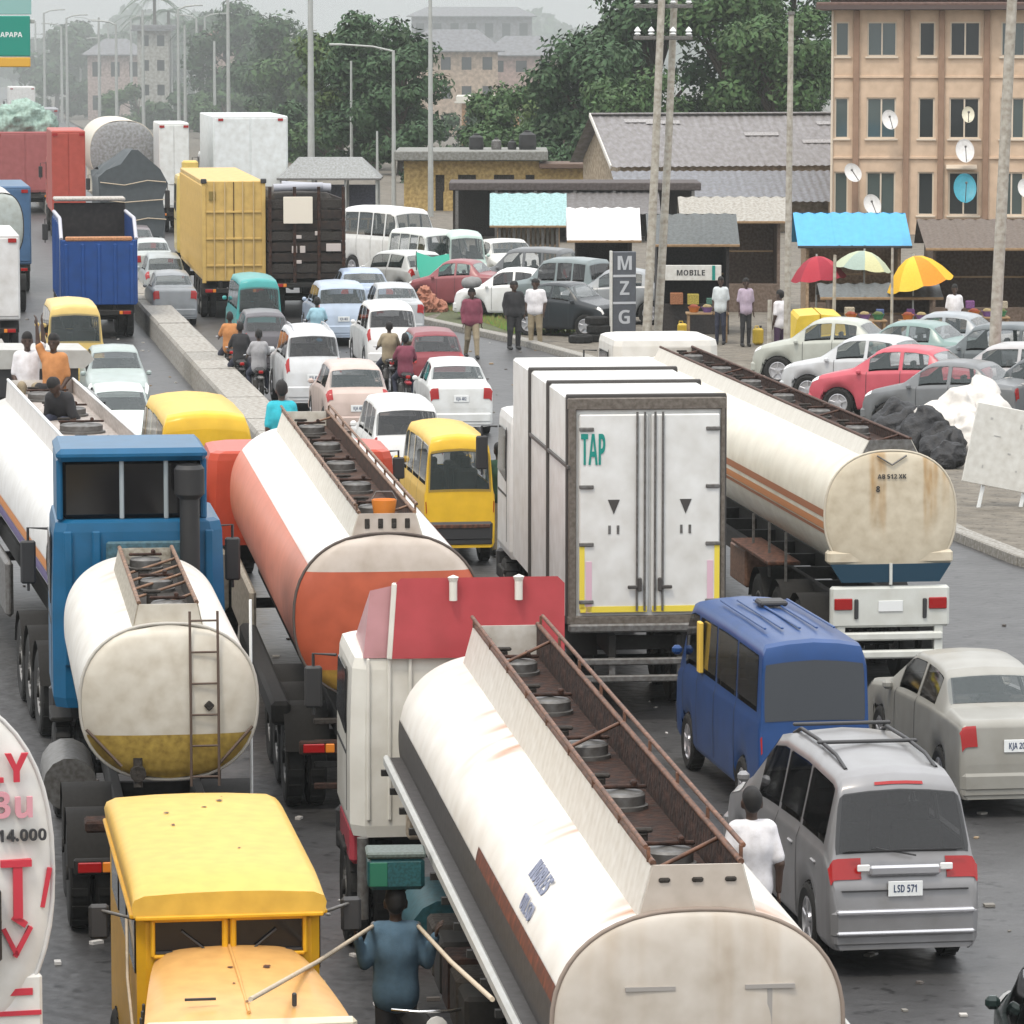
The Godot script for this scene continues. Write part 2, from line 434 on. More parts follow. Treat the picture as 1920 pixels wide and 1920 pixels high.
func car_into(t: Node3D, kind: String, d: Vector3, body: Material, opt := {}) -> Node3D:
	var gz: Dictionary = GLAZING[kind]
	var wr: float = opt.get("wr", d.y * {"van": 0.16, "boxvan": 0.16, "minivan": 0.19, "suv": 0.2}.get(kind, 0.215))
	var glass: Material = opt.get("glass", M.glass)
	var key := "%s%.2f_%.2f_%.2f" % [kind, d.x, d.y, d.z]
	if not cache.has(key):
		var fs := []
		for s in SHAPES[kind]: fs.append(s[0])
		var nn := 54
		for i in nn: fs.append((i + 0.5) / nn)
		for w in gz.sides + [gz.tail, gz.screen]: fs.append_array([w[0] + 0.002, w[1] - 0.002] if w != gz.tail else [w[0] + 0.0006, w[1] - 0.0006])
		fs.sort()
		var rows := []
		var inner := []
		for f in fs:
			var row := car_row(kind, f, d, wr)
			rows.append(row)
			var q := PackedVector3Array()
			for p in row: q.append(Vector3(p.x * 0.965, p.y - 0.012, p.z))
			inner.append(q)
		var holes := []
		for i in fs.size() - 1:
			var fm: float = (fs[i] + fs[i + 1]) * 0.5
			for w in gz.sides:
				if fm > w[0] + 0.0015 and fm < w[1] - 0.0015: holes.append_array([i * 100 + 5, i * 100 + 12])
			for w in [gz.tail, gz.screen]:
				if fm > w[0] + 0.0004 and fm < w[1] - 0.0004:
					for j in [7, 8, 9, 10]: holes.append(i * 100 + j)
		var g := G.new().grid(rows, false, Vector3(0, d.y * 0.42, 0), [], holes)
		g.poly(Array(rows[0]), Vector3.BACK); g.poly(Array(rows[-1]), Vector3.FORWARD)
		var W := {}
		W.body = g.done()
		W.lining = G.new().grid(inner, false, Vector3(0, d.y * 0.42, 0), [], holes).done()
		var fr: float = gz.screen[1]
		W.seat_rows = [fr - 0.24, fr - 0.44] if kind == "sedan" or kind == "hatch" else [fr - 0.22, fr - 0.4, fr - 0.56]
		W.seat = G.new().box(Vector3(0, d.y * 0.5, 0), Vector3(d.x * 0.34, d.y * 0.36, 0.14), 0.04, Basis(Vector3.RIGHT, 0.15)).box(Vector3(0, d.y * 0.72, 0.05), Vector3(d.x * 0.15, d.y * 0.1, 0.08), 0.03).done()
		W.dash = G.new().box(Vector3(0, d.y * 0.5, d.z * (0.5 - fr + 0.05)), Vector3(d.x * 0.82, d.y * 0.14, 0.3), 0.04).done()
		var tt0: Array = gz.get("tailt", [6.3, 11.7])
		W.tail = car_patch(kind, d, wr, gz.tail[0], gz.tail[1], tt0[0], tt0[1], 0.006, 8, 10, 0.05).done()
		W.screen = car_patch(kind, d, wr, gz.screen[0], gz.screen[1], 6.25, 11.75, 0.006, 8, 10, 0.03).done()
		W.sides = []
		for s in gz.sides:
			W.sides.append(car_patch(kind, d, wr, s[0], s[1], 5.1, 5.98, 0.006, 6, 3).done())
			W.sides.append(car_patch(kind, d, wr, s[0], s[1], 12.02, 12.9, 0.006, 6, 3).done())
		W.lamps = [car_patch(kind, d, wr, gz.lamp[0], gz.lamp[1], gz.lampt[0], gz.lampt[1], 0.012, 5, 5).done(), car_patch(kind, d, wr, gz.lamp[0], gz.lamp[1], 18 - gz.lampt[1], 18 - gz.lampt[0], 0.012, 5, 5).done()]
		var nz: float = SHAPES[kind][-4][0]
		W.heads = [car_patch(kind, d, wr, nz + 0.012, 0.988, 3.6, 6.4, 0.008, 4, 4).done(), car_patch(kind, d, wr, nz + 0.012, 0.988, 11.6, 14.4, 0.008, 4, 4).done()]
		var bw := d.x * 0.95
		W.seams = []
		for sd in gz.sides:
			for tt in [[0.6, 4.6], [13.4, 17.4]]: W.seams.append(car_patch(kind, d, wr, sd[1] + 0.006, sd[1] + 0.0095, tt[0], tt[1], 0.004, 1, 8).done())
		var tr: float = SHAPES[kind][4][0]
		W.bumper = G.new().box(Vector3(0, d.y * 0.27, 0), Vector3(bw, d.y * 0.16, 0.16), 0.05).box(Vector3(0, d.y * 0.20, -0.01), Vector3(bw * 0.96, d.y * 0.07, 0.15), 0.02).done()
		W.floor = G.new().box(Vector3(0, d.y * 0.2, 0), Vector3(d.x * 0.86, d.y * 0.12, d.z * 0.94), 0.03).box(Vector3(0, d.y * 0.34, 0), Vector3(d.x * 0.6, d.y * 0.25, d.z * 0.9), 0.03).done()
		W.mirror = G.new().box(Vector3.ZERO, Vector3(0.11, 0.1, 0.09), 0.03).done()
		W.plate = G.new().box(Vector3.ZERO, Vector3(0.3, 0.13, 0.012), 0.003).done()
		W.line = G.new().box(Vector3.ZERO, Vector3(0.008, d.y * 0.32, 0.012)).done()
		cache[key] = W
	var C: Dictionary = cache[key]
	obj("body", C.body, body, t)
	obj("underbody", C.floor, M.chassis, t)
	obj("lining", C.lining, M.lining, t)
	obj("dashboard", C.dash, M.lining, t)
	for f in C.seat_rows:
		for sx in [-0.24, 0.24]: obj("seat", C.seat, M.upholstery, t, Vector3(sx * d.x, 0, d.z * (0.5 - f)))
	obj("rear_window", C.tail, pane_of(opt.get("tail_glass", glass)), t)
	obj("windscreen", C.screen, pane_of(opt.get("screen_glass", glass)), t)
	for w in C.sides: obj("side_window", w, pane_of(glass), t)
	for w in C.lamps: obj("tail_light", w, M.red_lens, t)
	for w in C.heads: obj("headlight", w, M.clear_lens, t)
	for w in C.seams: obj("door_seam", w, M.trim, t)
	var bm: Material = opt.get("bumper", body)
	obj("rear_bumper", C.bumper, bm, t, Vector3(0, 0, d.z * 0.5 - 0.05))
	obj("front_bumper", C.bumper, bm, t, Vector3(0, 0, -d.z * 0.5 + 0.06))
	for s in [-1.0, 1.0]:
		for wf in gz.wheels: wheel(t, Vector3(s * (d.x * 0.5 - 0.085), wr, d.z * (0.5 - wf)), wr, 0.17)
		obj("mirror", C.mirror, body, t, Vector3(s * (d.x * 0.5 + 0.03), d.y * 0.66, d.z * (0.5 - gz.screen[1] + 0.03)))
	if opt.get("plate", true):
		var s := station(kind, gz.lamp[0])
		var pl := obj("number_plate", C.plate, M.plate, t, Vector3(0, d.y * (0.44 if kind != "sedan" else 0.53), d.z * 0.5 + 0.004 - (0.004 if kind == "sedan" else 0.0)))
		var tm := TextMesh.new()
		tm.text = opt.get("number", "KJA 482"); tm.font_size = 16; tm.pixel_size = 0.0045; tm.depth = 0.004
		tm.font = font
		obj("plate_number", tm, M.plate_ink, pl, Vector3(0, 0, 0.007), Basis.from_scale(Vector3(0.8, 1.2, 1)))
	if opt.get("rails", false):
		for s in [-1.0, 1.0]:
			var p := []
			for f in [0.12, 0.2, 0.35, 0.5, 0.56]:
				var r := car_row(kind, f, d, wr)
				var q := at_row(r, 7.3 if s > 0 else 10.7)
				p.append(q + Vector3(0, 0.05 if f > 0.13 and f < 0.55 else 0.0, 0))
			obj("roof_rail", G.new().tube(p, 0.018, 6), opt.get("rail_mat", M.alloy), t)
	if opt.get("brake_light", false):
		obj("brake_light", car_patch(kind, d, wr, gz.tail[1] + 0.003, gz.tail[1] + 0.007, 8.2, 9.8, 0.012, 2, 3), M.red_lens, t)
	if opt.get("handles", false):
		for s in [-1.0, 1.0]:
			for f in gz.sides: obj("door_handle", G.new().box(Vector3.ZERO, Vector3(0.03, 0.03, 0.16), 0.01), body, t, Vector3(s * (d.x * 0.5 - 0.003), d.y * 0.52, d.z * (0.5 - (f[0] * 0.75 + f[1] * 0.25))))
	return t

var font: SystemFont
func car(called: String, label: String, category: String, kind: String, d: Vector3, body: Material, at: Vector2, turn: float, group: String, opt := {}) -> Node3D:
	return car_into(thing(called, label, category, Vector3(at.x, opt.get("up", 0.0), at.y), turn, group), kind, d, body, opt)

func letters(words: String, size: float, m: Material, parent: Node, at: Vector3, bs := Basis.IDENTITY, called := "lettering", depth := 0.006) -> void:
	var tm := TextMesh.new()
	tm.text = words; tm.font_size = 32; tm.pixel_size = size / 32.0; tm.depth = depth; tm.font = font
	obj(called, tm, m, parent, at, bs)

# --- lorries ----------------------------------------------------------------------------------------------------
func ell(a: float, b: float, yc: float, th: float, z: float, e := 2.35) -> Vector3:   # th 0 = right, PI/2 = top
	var cx := cos(th)
	var sy := sin(th)
	return Vector3(a * sign(cx) * pow(abs(cx), 2.0 / e), yc + b * sign(sy) * pow(abs(sy), 2.0 / e), z)

func tank_band(a: float, b: float, yc: float, th0: float, th1: float, z0: float, z1: float, lift := 0.004, nth := 6, nz := 10) -> G:
	var rows := []
	for i in nz + 1:
		var row := PackedVector3Array()
		for j in nth + 1: row.append(ell(a + lift, b + lift, yc, lerp(th0, th1, float(j) / nth), lerp(z0, z1, float(i) / nz)))
		rows.append(row)
	return G.new().grid(rows, false, Vector3(0, yc, (z0 + z1) * 0.5))

func tank_dish(a: float, b: float, yc: float, y0: float, y1: float, z: float, bulge: float, dir := 1.0, runs: Runs = null) -> G:   # slice of the domed end between heights y0, y1 (-1 .. 1)
	var rows := []
	var n := int(max(2, ceil((y1 - y0) * (12 if runs == null else 40))))
	var nx := 24 if runs == null else 120
	var cols := []
	for i in n + 1:
		var yy: float = lerp(y0, y1, float(i) / n)
		var xw := pow(max(0.0, 1.0 - pow(abs(yy), 2.35)), 1 / 2.35)
		var row := PackedVector3Array()
		var cr := []
		for j in nx + 1:
			var xx: float = xw * lerp(-1.0, 1.0, float(j) / nx)
			var rr: float = clamp(pow(abs(xx), 2.35) + pow(abs(yy), 2.35), 0, 1)
			row.append(Vector3(a * xx, yc + b * yy, z + dir * bulge * sqrt(max(0.0, 1.0 - rr))))
			if runs: cr.append(runs.at(a * xx, yy))
		rows.append(row)
		if runs: cols.append(cr)
	var g := G.new()
	g.coloured = runs != null
	return g.grid(rows, false, Vector3(0, yc, z - dir * 3.0), cols)

# p: L a b yc shell ends[[y0,y1,mat]] cw ch coam_mat floor_mat bands[[th0,th1,mat]] ...
func tank_into(t: Node3D, p: Dictionary, z := 0.0) -> MeshInstance3D:
	var a: float = p.a
	var b: float = p.b
	var yc: float = p.yc
	var L: float = p.L
	var g := G.new()
	var rows := []
	var cols := []
	var tint: Rust = p.get("tint", null)
	g.coloured = tint != null
	var nz := int(L * (9 if g.coloured else 2)) + 2
	var nt := 96 if g.coloured else 48
	for i in nz + 1:
		var row := PackedVector3Array()
		var cr := []
		for j in nt:
			var th := TAU * j / nt
			var q := ell(a, b, yc, th, z - L * i / nz)
			row.append(q)
			if g.coloured: cr.append(tint.at(q, th))
		rows.append(row)
		if g.coloured: cols.append(cr)
	g.grid(rows, true, Vector3.INF, cols)
	var tank := obj("tank", g, p.shell, t)
	for e in p.ends: obj("end_panel", tank_dish(a, b, yc, e[0], e[1], z, p.get("bulge", 0.14), 1.0, p.get("runs", null)), e[2], tank)
	obj("front_end", tank_dish(a, b, yc, -1, 1, z - L, 0.12, -1.0), p.ends[-1][2], tank)
	for zz in p.get("seams", [0.0]):
		var ring := []
		for k in 49: ring.append(ell(a + 0.006, b + 0.006, yc, TAU * k / 48, z - zz * L + 0.002))
		obj("seam", G.new().tube(ring, 0.016 if zz == 0.0 else 0.006, 6, false), p.get("seam_mat", M.grime), tank)
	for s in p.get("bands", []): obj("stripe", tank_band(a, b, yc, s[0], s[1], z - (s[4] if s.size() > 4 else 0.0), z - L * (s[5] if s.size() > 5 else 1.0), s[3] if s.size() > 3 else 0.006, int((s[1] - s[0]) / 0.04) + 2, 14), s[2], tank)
	return tank

func coaming_into(t: Node3D, p: Dictionary, z := 0.0) -> void:   # the walkway trough along the top
	var top: float = p.yc + p.b
	var cw: float = p.cw
	var ch: float = p.ch
	var z0: float = z - p.get("c0", 0.05)
	var z1: float = z - p.L + p.get("c1", 0.3)
	var cm: Material = p.coam
	var drop: float = p.get("drop", 0.12)
	var len := z0 - z1
	var mid := (z0 + z1) * 0.5
	obj("walkway_floor", G.new().box(Vector3(0, top + 0.0, mid), Vector3(cw - 0.02, 0.03, len), 0.0), p.floor, t)
	for s in [-1.0, 1.0]:
		var flare: float = p.get("flare", 0.07)
		var pts := PackedVector2Array([Vector2(s * cw * 0.5, top + ch), Vector2(s * (cw * 0.5 + 0.012), top + ch), Vector2(s * (cw * 0.5 + flare + 0.012), top - drop), Vector2(s * (cw * 0.5 + flare), top - drop)])
		obj("coaming", G.new().prism(pts, z0, z1), cm, t)
		obj("coaming_lining", G.new().box(Vector3(s * (cw * 0.5 - 0.006), top + ch * 0.5, mid), Vector3(0.008, ch - 0.02, len - 0.02)), p.floor, t)
		var rail := obj("rail", G.new().tube([Vector3(s * cw * 0.5, top + ch + 0.01, z0), Vector3(s * cw * 0.5, top + ch + 0.01, z1)], p.get("rr", 0.02), 8), p.rail, t)
		if p.get("posts", 0) > 0:
			var hr: float = p.get("hr", 0.12)
			obj("hand_rail", G.new().tube([Vector3(s * (cw * 0.5 + 0.03), top + ch + hr, z0 - 0.1), Vector3(s * (cw * 0.5 + 0.03), top + ch + hr, z1 + 0.1)], 0.016, 8), p.rail, rail)
			for k in int(p.posts):
				var zz: float = lerp(z0 - 0.1, z1 + 0.1, float(k) / (p.posts - 1))
				obj("post", G.new().box(Vector3(s * (cw * 0.5 + 0.015), top + ch + hr * 0.5, zz), Vector3(0.02, hr, 0.03)), p.rail, rail)
	obj("rear_plate", G.new().prism(PackedVector2Array([Vector2(-cw * 0.5 - p.get("flare", 0.07), top - drop), Vector2(cw * 0.5 + p.get("flare", 0.07), top - drop), Vector2(cw * 0.5, top + ch), Vector2(-cw * 0.5, top + ch)]), z0, z0 + 0.015), p.get("plate_mat", cm), t)
	obj("front_plate", G.new().prism(PackedVector2Array([Vector2(-cw * 0.5 - p.get("flare", 0.07), top - drop), Vector2(cw * 0.5 + p.get("flare", 0.07), top - drop), Vector2(cw * 0.5, top + ch), Vector2(-cw * 0.5, top + ch)]), z1, z1 - 0.015), cm, t)
	for k in int(p.get("hatches", 4)):
		var zz: float = lerp(z0 - len * 0.12, z1 + len * 0.1, float(k) / max(1.0, p.hatches - 1))
		var hx := (rng.randf() - 0.5) * 0.05
		var r: float = cw * 0.3
		var h := obj("hatch", G.new().lathe(Transform3D(Basis.IDENTITY, Vector3(hx, top + 0.012, zz)), [Vector2(r * 1.12, 0), Vector2(r * 1.12, 0.03), Vector2(r, 0.035), Vector2(r, 0.1), Vector2(r * 0.9, 0.115), Vector2(r * 0.5, 0.12), Vector2(0.001, 0.135)], 18), M.steel, t)
		obj("clamp", G.new().box(Vector3(hx, top + 0.16, zz), Vector3(r * 2.1, 0.025, 0.05), 0.008).box(Vector3(hx + r * 0.5, top + 0.18, zz), Vector3(0.04, 0.05, 0.09), 0.01), M.rusty, h)
		obj("valve", G.new().tube([Vector3(-r * 0.6, top + 0.02, zz - 0.5), Vector3(-r * 0.6, top + 0.13, zz - 0.5)], 0.05, 10).box(Vector3(-r * 0.6, top + 0.15, zz - 0.5), Vector3(0.16, 0.03, 0.05), 0.01), M.grime, t)
	for k in int(p.get("bars", 3)):
		var zz: float = lerp(z0 - 0.8, z1 + 0.8, float(k) / max(1.0, p.bars - 1.0)) + rng.randf_range(-0.2, 0.2)
		obj("cross_bar", G.new().tube([Vector3(-cw * 0.5, top + ch * 0.3, zz + 0.25), Vector3(cw * 0.5, top + ch, zz)], 0.014, 6), p.rail, t)

func axles_into(t: Node3D, zs: Array, w: float, r := 0.5, guards := true) -> void:
	for zz in zs:
		obj("axle", G.new().tube([Vector3(-w * 0.5, r, zz), Vector3(w * 0.5, r, zz)], 0.07, 8), M.chassis, t)
		for s in [-1.0, 1.0]:
			wheel(t, Vector3(s * (w * 0.5 - 0.11), r, zz), r, 0.2, true)
			wheel(t, Vector3(s * (w * 0.5 - 0.34), r, zz), r, 0.2, true)
			if guards:
				var rows := []
				for i in 9:
					var a := PI * (0.08 + 0.84 * i / 8.0)
					rows.append(PackedVector3Array([Vector3(s * (w * 0.5 - 0.46), r + sin(a) * (r + 0.09), zz + cos(a) * (r + 0.09)), Vector3(s * w * 0.5, r + sin(a) * (r + 0.09), zz + cos(a) * (r + 0.09))]))
				obj("mudguard", G.new().grid(rows, false, Vector3(0, r, zz)), M.chassis, t)

func chassis_into(t: Node3D, z0: float, z1: float, w: float, y := 0.95) -> void:
	for s in [-1.0, 1.0]: obj("chassis_rail", G.new().box(Vector3(s * w * 0.22, y, (z0 + z1) * 0.5), Vector3(0.09, 0.26, z0 - z1), 0.01), M.chassis, t)
	var zz := z0 - 0.3
	while zz > z1:
		obj("cross_member", G.new().box(Vector3(0, y, zz), Vector3(w * 0.44, 0.16, 0.08)), M.chassis, t)
		zz -= 1.4

func rear_lights_into(t: Node3D, w: float, y: float, z: float, m: Material) -> void:
	var bar := obj("rear_bumper", G.new().box(Vector3(0, y, z), Vector3(w, 0.14, 0.08), 0.015), m, t)
	for s in [-1.0, 1.0]:
		obj("tail_light", G.new().box(Vector3(s * w * 0.42, y, z + 0.05), Vector3(w * 0.12, 0.09, 0.03), 0.008), M.red_lens, bar)
		obj("indicator", G.new().box(Vector3(s * w * 0.33, y, z + 0.05), Vector3(w * 0.05, 0.09, 0.03), 0.008), M.amber_lens, bar)

# a forward-control cab: z = its back wall, opt: roof (material), roof_h, l, window
func cab_into(t: Node3D, z: float, w: float, y0: float, y1: float, l: float, body: Material, opt := {}) -> void:
	var rows := []
	var rc := 0.12
	var lo := [[-w / 2 + rc, 0], [w / 2 - rc, 0], [w / 2, -rc], [w / 2, -l + rc * 2], [w / 2 - rc * 2, -l], [-w / 2 + rc * 2, -l], [-w / 2, -l + rc * 2], [-w / 2, -rc]]
	for lv in [[y0, 0.97], [y0 + 0.1, 1.0], [(y0 + y1) * 0.5, 1.0], [y1 - 0.12, 0.975], [y1 - 0.03, 0.95], [y1, 0.88]]:
		var row := PackedVector3Array()
		for q in lo: row.append(Vector3(q[0] * lv[1], lv[0], z + q[1] * lv[1] - (1 - lv[1]) * l * 0.25))
		rows.append(row)
	var g := G.new()
	for i in rows.size() - 1:
		for j in 8:
			var k := (j + 1) % 8
			g.face([rows[i][j], rows[i][k], rows[i + 1][k], rows[i + 1][j]], Vector3(0, (y0 + y1) * 0.5, z - l * 0.5))
	g.poly(Array(rows[-1]), Vector3.UP); g.poly(Array(rows[0]), Vector3.DOWN)
	var cab := obj("cab", g, body, t)
	var hh := y1 - y0
	for s in [-1.0, 1.0]:
		var win := obj("side_window", G.new().prism(PackedVector2Array([Vector2(-l * 0.86, y0 + hh * 0.56), Vector2(-l * 0.3, y0 + hh * 0.52), Vector2(-l * 0.3, y0 + hh * 0.88), Vector2(-l * 0.74, y0 + hh * 0.88)]), -0.006, 0.006, Transform3D(Basis(Vector3(0, 0, 1), Vector3(0, 1, 0), Vector3(1, 0, 0)), Vector3(s * (w * 0.5 + 0.002), 0, z))), M.dark_glass, cab)
		obj("door_seam", G.new().box(Vector3(s * (w * 0.5 + 0.001), y0 + hh * 0.5, z - l * 0.26), Vector3(0.006, hh * 0.8, 0.014)).box(Vector3(s * (w * 0.5 + 0.001), y0 + hh * 0.42, z - l * 0.55), Vector3(0.012, 0.03, l * 0.55)), M.trim, cab)
		obj("mirror_arm", G.new().tube([Vector3(s * w * 0.5, y0 + hh * 0.85, z - l * 0.9), Vector3(s * (w * 0.5 + 0.2), y0 + hh * 0.85, z - l * 0.95), Vector3(s * (w * 0.5 + 0.2), y0 + hh * 0.5, z - l * 0.95)], 0.015, 6), M.trim, cab)
		obj("mirror", G.new().box(Vector3(s * (w * 0.5 + 0.2), y0 + hh * 0.66, z - l * 0.95), Vector3(0.16, hh * 0.24, 0.06), 0.02), M.trim, cab)
		obj("step", G.new().box(Vector3(s * (w * 0.5 - 0.1), y0 - 0.25, z - l * 0.62), Vector3(0.22, 0.05, l * 0.4), 0.01), M.chassis, cab)
	obj("windscreen", G.new().box(Vector3(0, y0 + hh * 0.68, z - l - 0.002), Vector3(w * 0.84, hh * 0.36, 0.012)), M.dark_glass, cab)
	obj("front_bumper", G.new().box(Vector3(0, y0 - 0.25, z - l + 0.05), Vector3(w, 0.4, 0.16), 0.04), opt.get("bumper", M.trim), cab)
	axles_into(t, [z - l * 0.6], w, 0.5, false)

func ladder_into(t: Node3D, x: float, y0: float, y1: float, z0: float, z1: float, w: float, m: Material) -> void:
	var l := obj("ladder", G.new().tube([Vector3(x - w / 2, y0, z0), Vector3(x - w / 2, lerp(y0, y1, 0.5), max(z0, z1)), Vector3(x - w / 2, y1, z1)], 0.013, 6).tube([Vector3(x + w / 2, y0, z0), Vector3(x + w / 2, lerp(y0, y1, 0.5), max(z0, z1)), Vector3(x + w / 2, y1, z1)], 0.013, 6), m, t)
	var n := int((y1 - y0) / 0.28)
	for k in n + 1:
		var u := (k + 0.3) / (n + 0.6)
		var zz: float = lerp(lerp(z0, max(z0, z1), u * 2), z1, 0.0) if u < 0.5 else lerp(max(z0, z1), z1, u * 2 - 1)
		obj("rung", G.new().tube([Vector3(x - w / 2, lerp(y0, y1, u), zz), Vector3(x + w / 2, lerp(y0, y1, u), zz)], 0.01, 6), m, l)

class Runs:
	# stains that have run straight down the end plate from the top, each of its own length
	var f := FastNoiseLite.new()
	var f2 := FastNoiseLite.new()
	var stain := Color(0.62, 0.45, 0.2)
	var amount := 0.5
	func at(x: float, y: float) -> Color:
		var a: float = clamp((f.get_noise_2d(x * 9.0, 0.0) - 0.02) * 2.6, 0, 1)
		var len: float = 0.55 + 1.1 * (f.get_noise_2d(x * 7.0, 50.0) * 0.5 + 0.5)
		var grain: float = 0.7 + 0.6 * f2.get_noise_2d(x * 30.0, y * 4.0)
		var k: float = a * clamp((y - (0.8 - len)) * 1.3, 0, 1) * grain * amount
		var haze: float = clamp(f2.get_noise_2d(x * 5.0 + 40.0, y * 5.0) * 0.5 + 0.4, 0, 1) * 0.1
		return Color(1, 1, 1).lerp(Color(0.7, 0.62, 0.5), haze).lerp(stain, clamp(k, 0, 1))

func runs_of(sd: int, stain: Color, amount: float) -> Runs:
	var r := Runs.new()
	r.f.seed = sd; r.f.frequency = 0.35; r.f.fractal_octaves = 3
	r.f2.seed = sd + 3; r.f2.frequency = 0.4; r.f2.fractal_octaves = 4
	r.stain = stain; r.amount = amount
	return r

class Rust:
	# rust that has washed down from the walkway joints, in runs of uneven length
	var base := Color.WHITE
	var amount := 0.5
	var f := FastNoiseLite.new()
	var f2 := FastNoiseLite.new()
	func at(q: Vector3, th: float) -> Color:
		var run: float = f.get_noise_2d(q.z * 1.3, 3.0) * 0.5 + 0.5
		var grain: float = f2.get_noise_3d(q.x * 0.5, q.y * 0.35, q.z * 1.6) * 0.5 + 0.5
		var arc: float = abs(th - PI / 2)
		var reach: float = 0.5 + run * run * 0.9
		var k: float = clamp((reach - arc) * 2.2, 0, 1) * clamp((grain - 0.38) * 3.0, 0, 1) * clamp((run - 0.4) * 4.5, 0, 1) * amount
		var soil: float = clamp(f2.get_noise_3d(q.x + 9, q.y, q.z) * 0.6 + 0.45, 0, 1) * 0.3
		return base.lerp(Color(0.5, 0.4, 0.3), soil).lerp(Color(0.42, 0.2, 0.09), k)

func rust_tint(base: Color, amount: float, sd: int) -> Rust:
	var r := Rust.new()
	r.base = base; r.amount = amount
	r.f.seed = sd; r.f.frequency = 0.55; r.f.fractal_octaves = 4
	r.f2.seed = sd + 5; r.f2.frequency = 2.6; r.f2.fractal_octaves = 3
	return r

func ahead(rx: float, rz: float, turn: float, d: float) -> Vector2:   # a point d metres ahead of a tail at rx, rz
	var a := deg_to_rad(turn)
	return Vector2(rx - sin(a) * d, rz - cos(a) * d)

func slanted(pts: Array, z0: float, z1: float, k: float) -> G:   # a fairing that falls away towards the front
	var g := G.new()
	var a := []
	var b := []
	var mid := Vector3.ZERO
	for p in pts:
		a.append(Vector3(p.x, p.y, z0)); b.append(Vector3(p.x * 0.96, pts[0].y + (p.y - pts[0].y) * k, z1))
		mid += a[-1] + b[-1]
	mid /= pts.size() * 2.0
	g.poly(a, Vector3.BACK); g.poly(b, Vector3.FORWARD)
	for i in pts.size():
		var j := (i + 1) % pts.size()
		g.face([a[i], a[j], b[j], b[i]], mid)
	return g

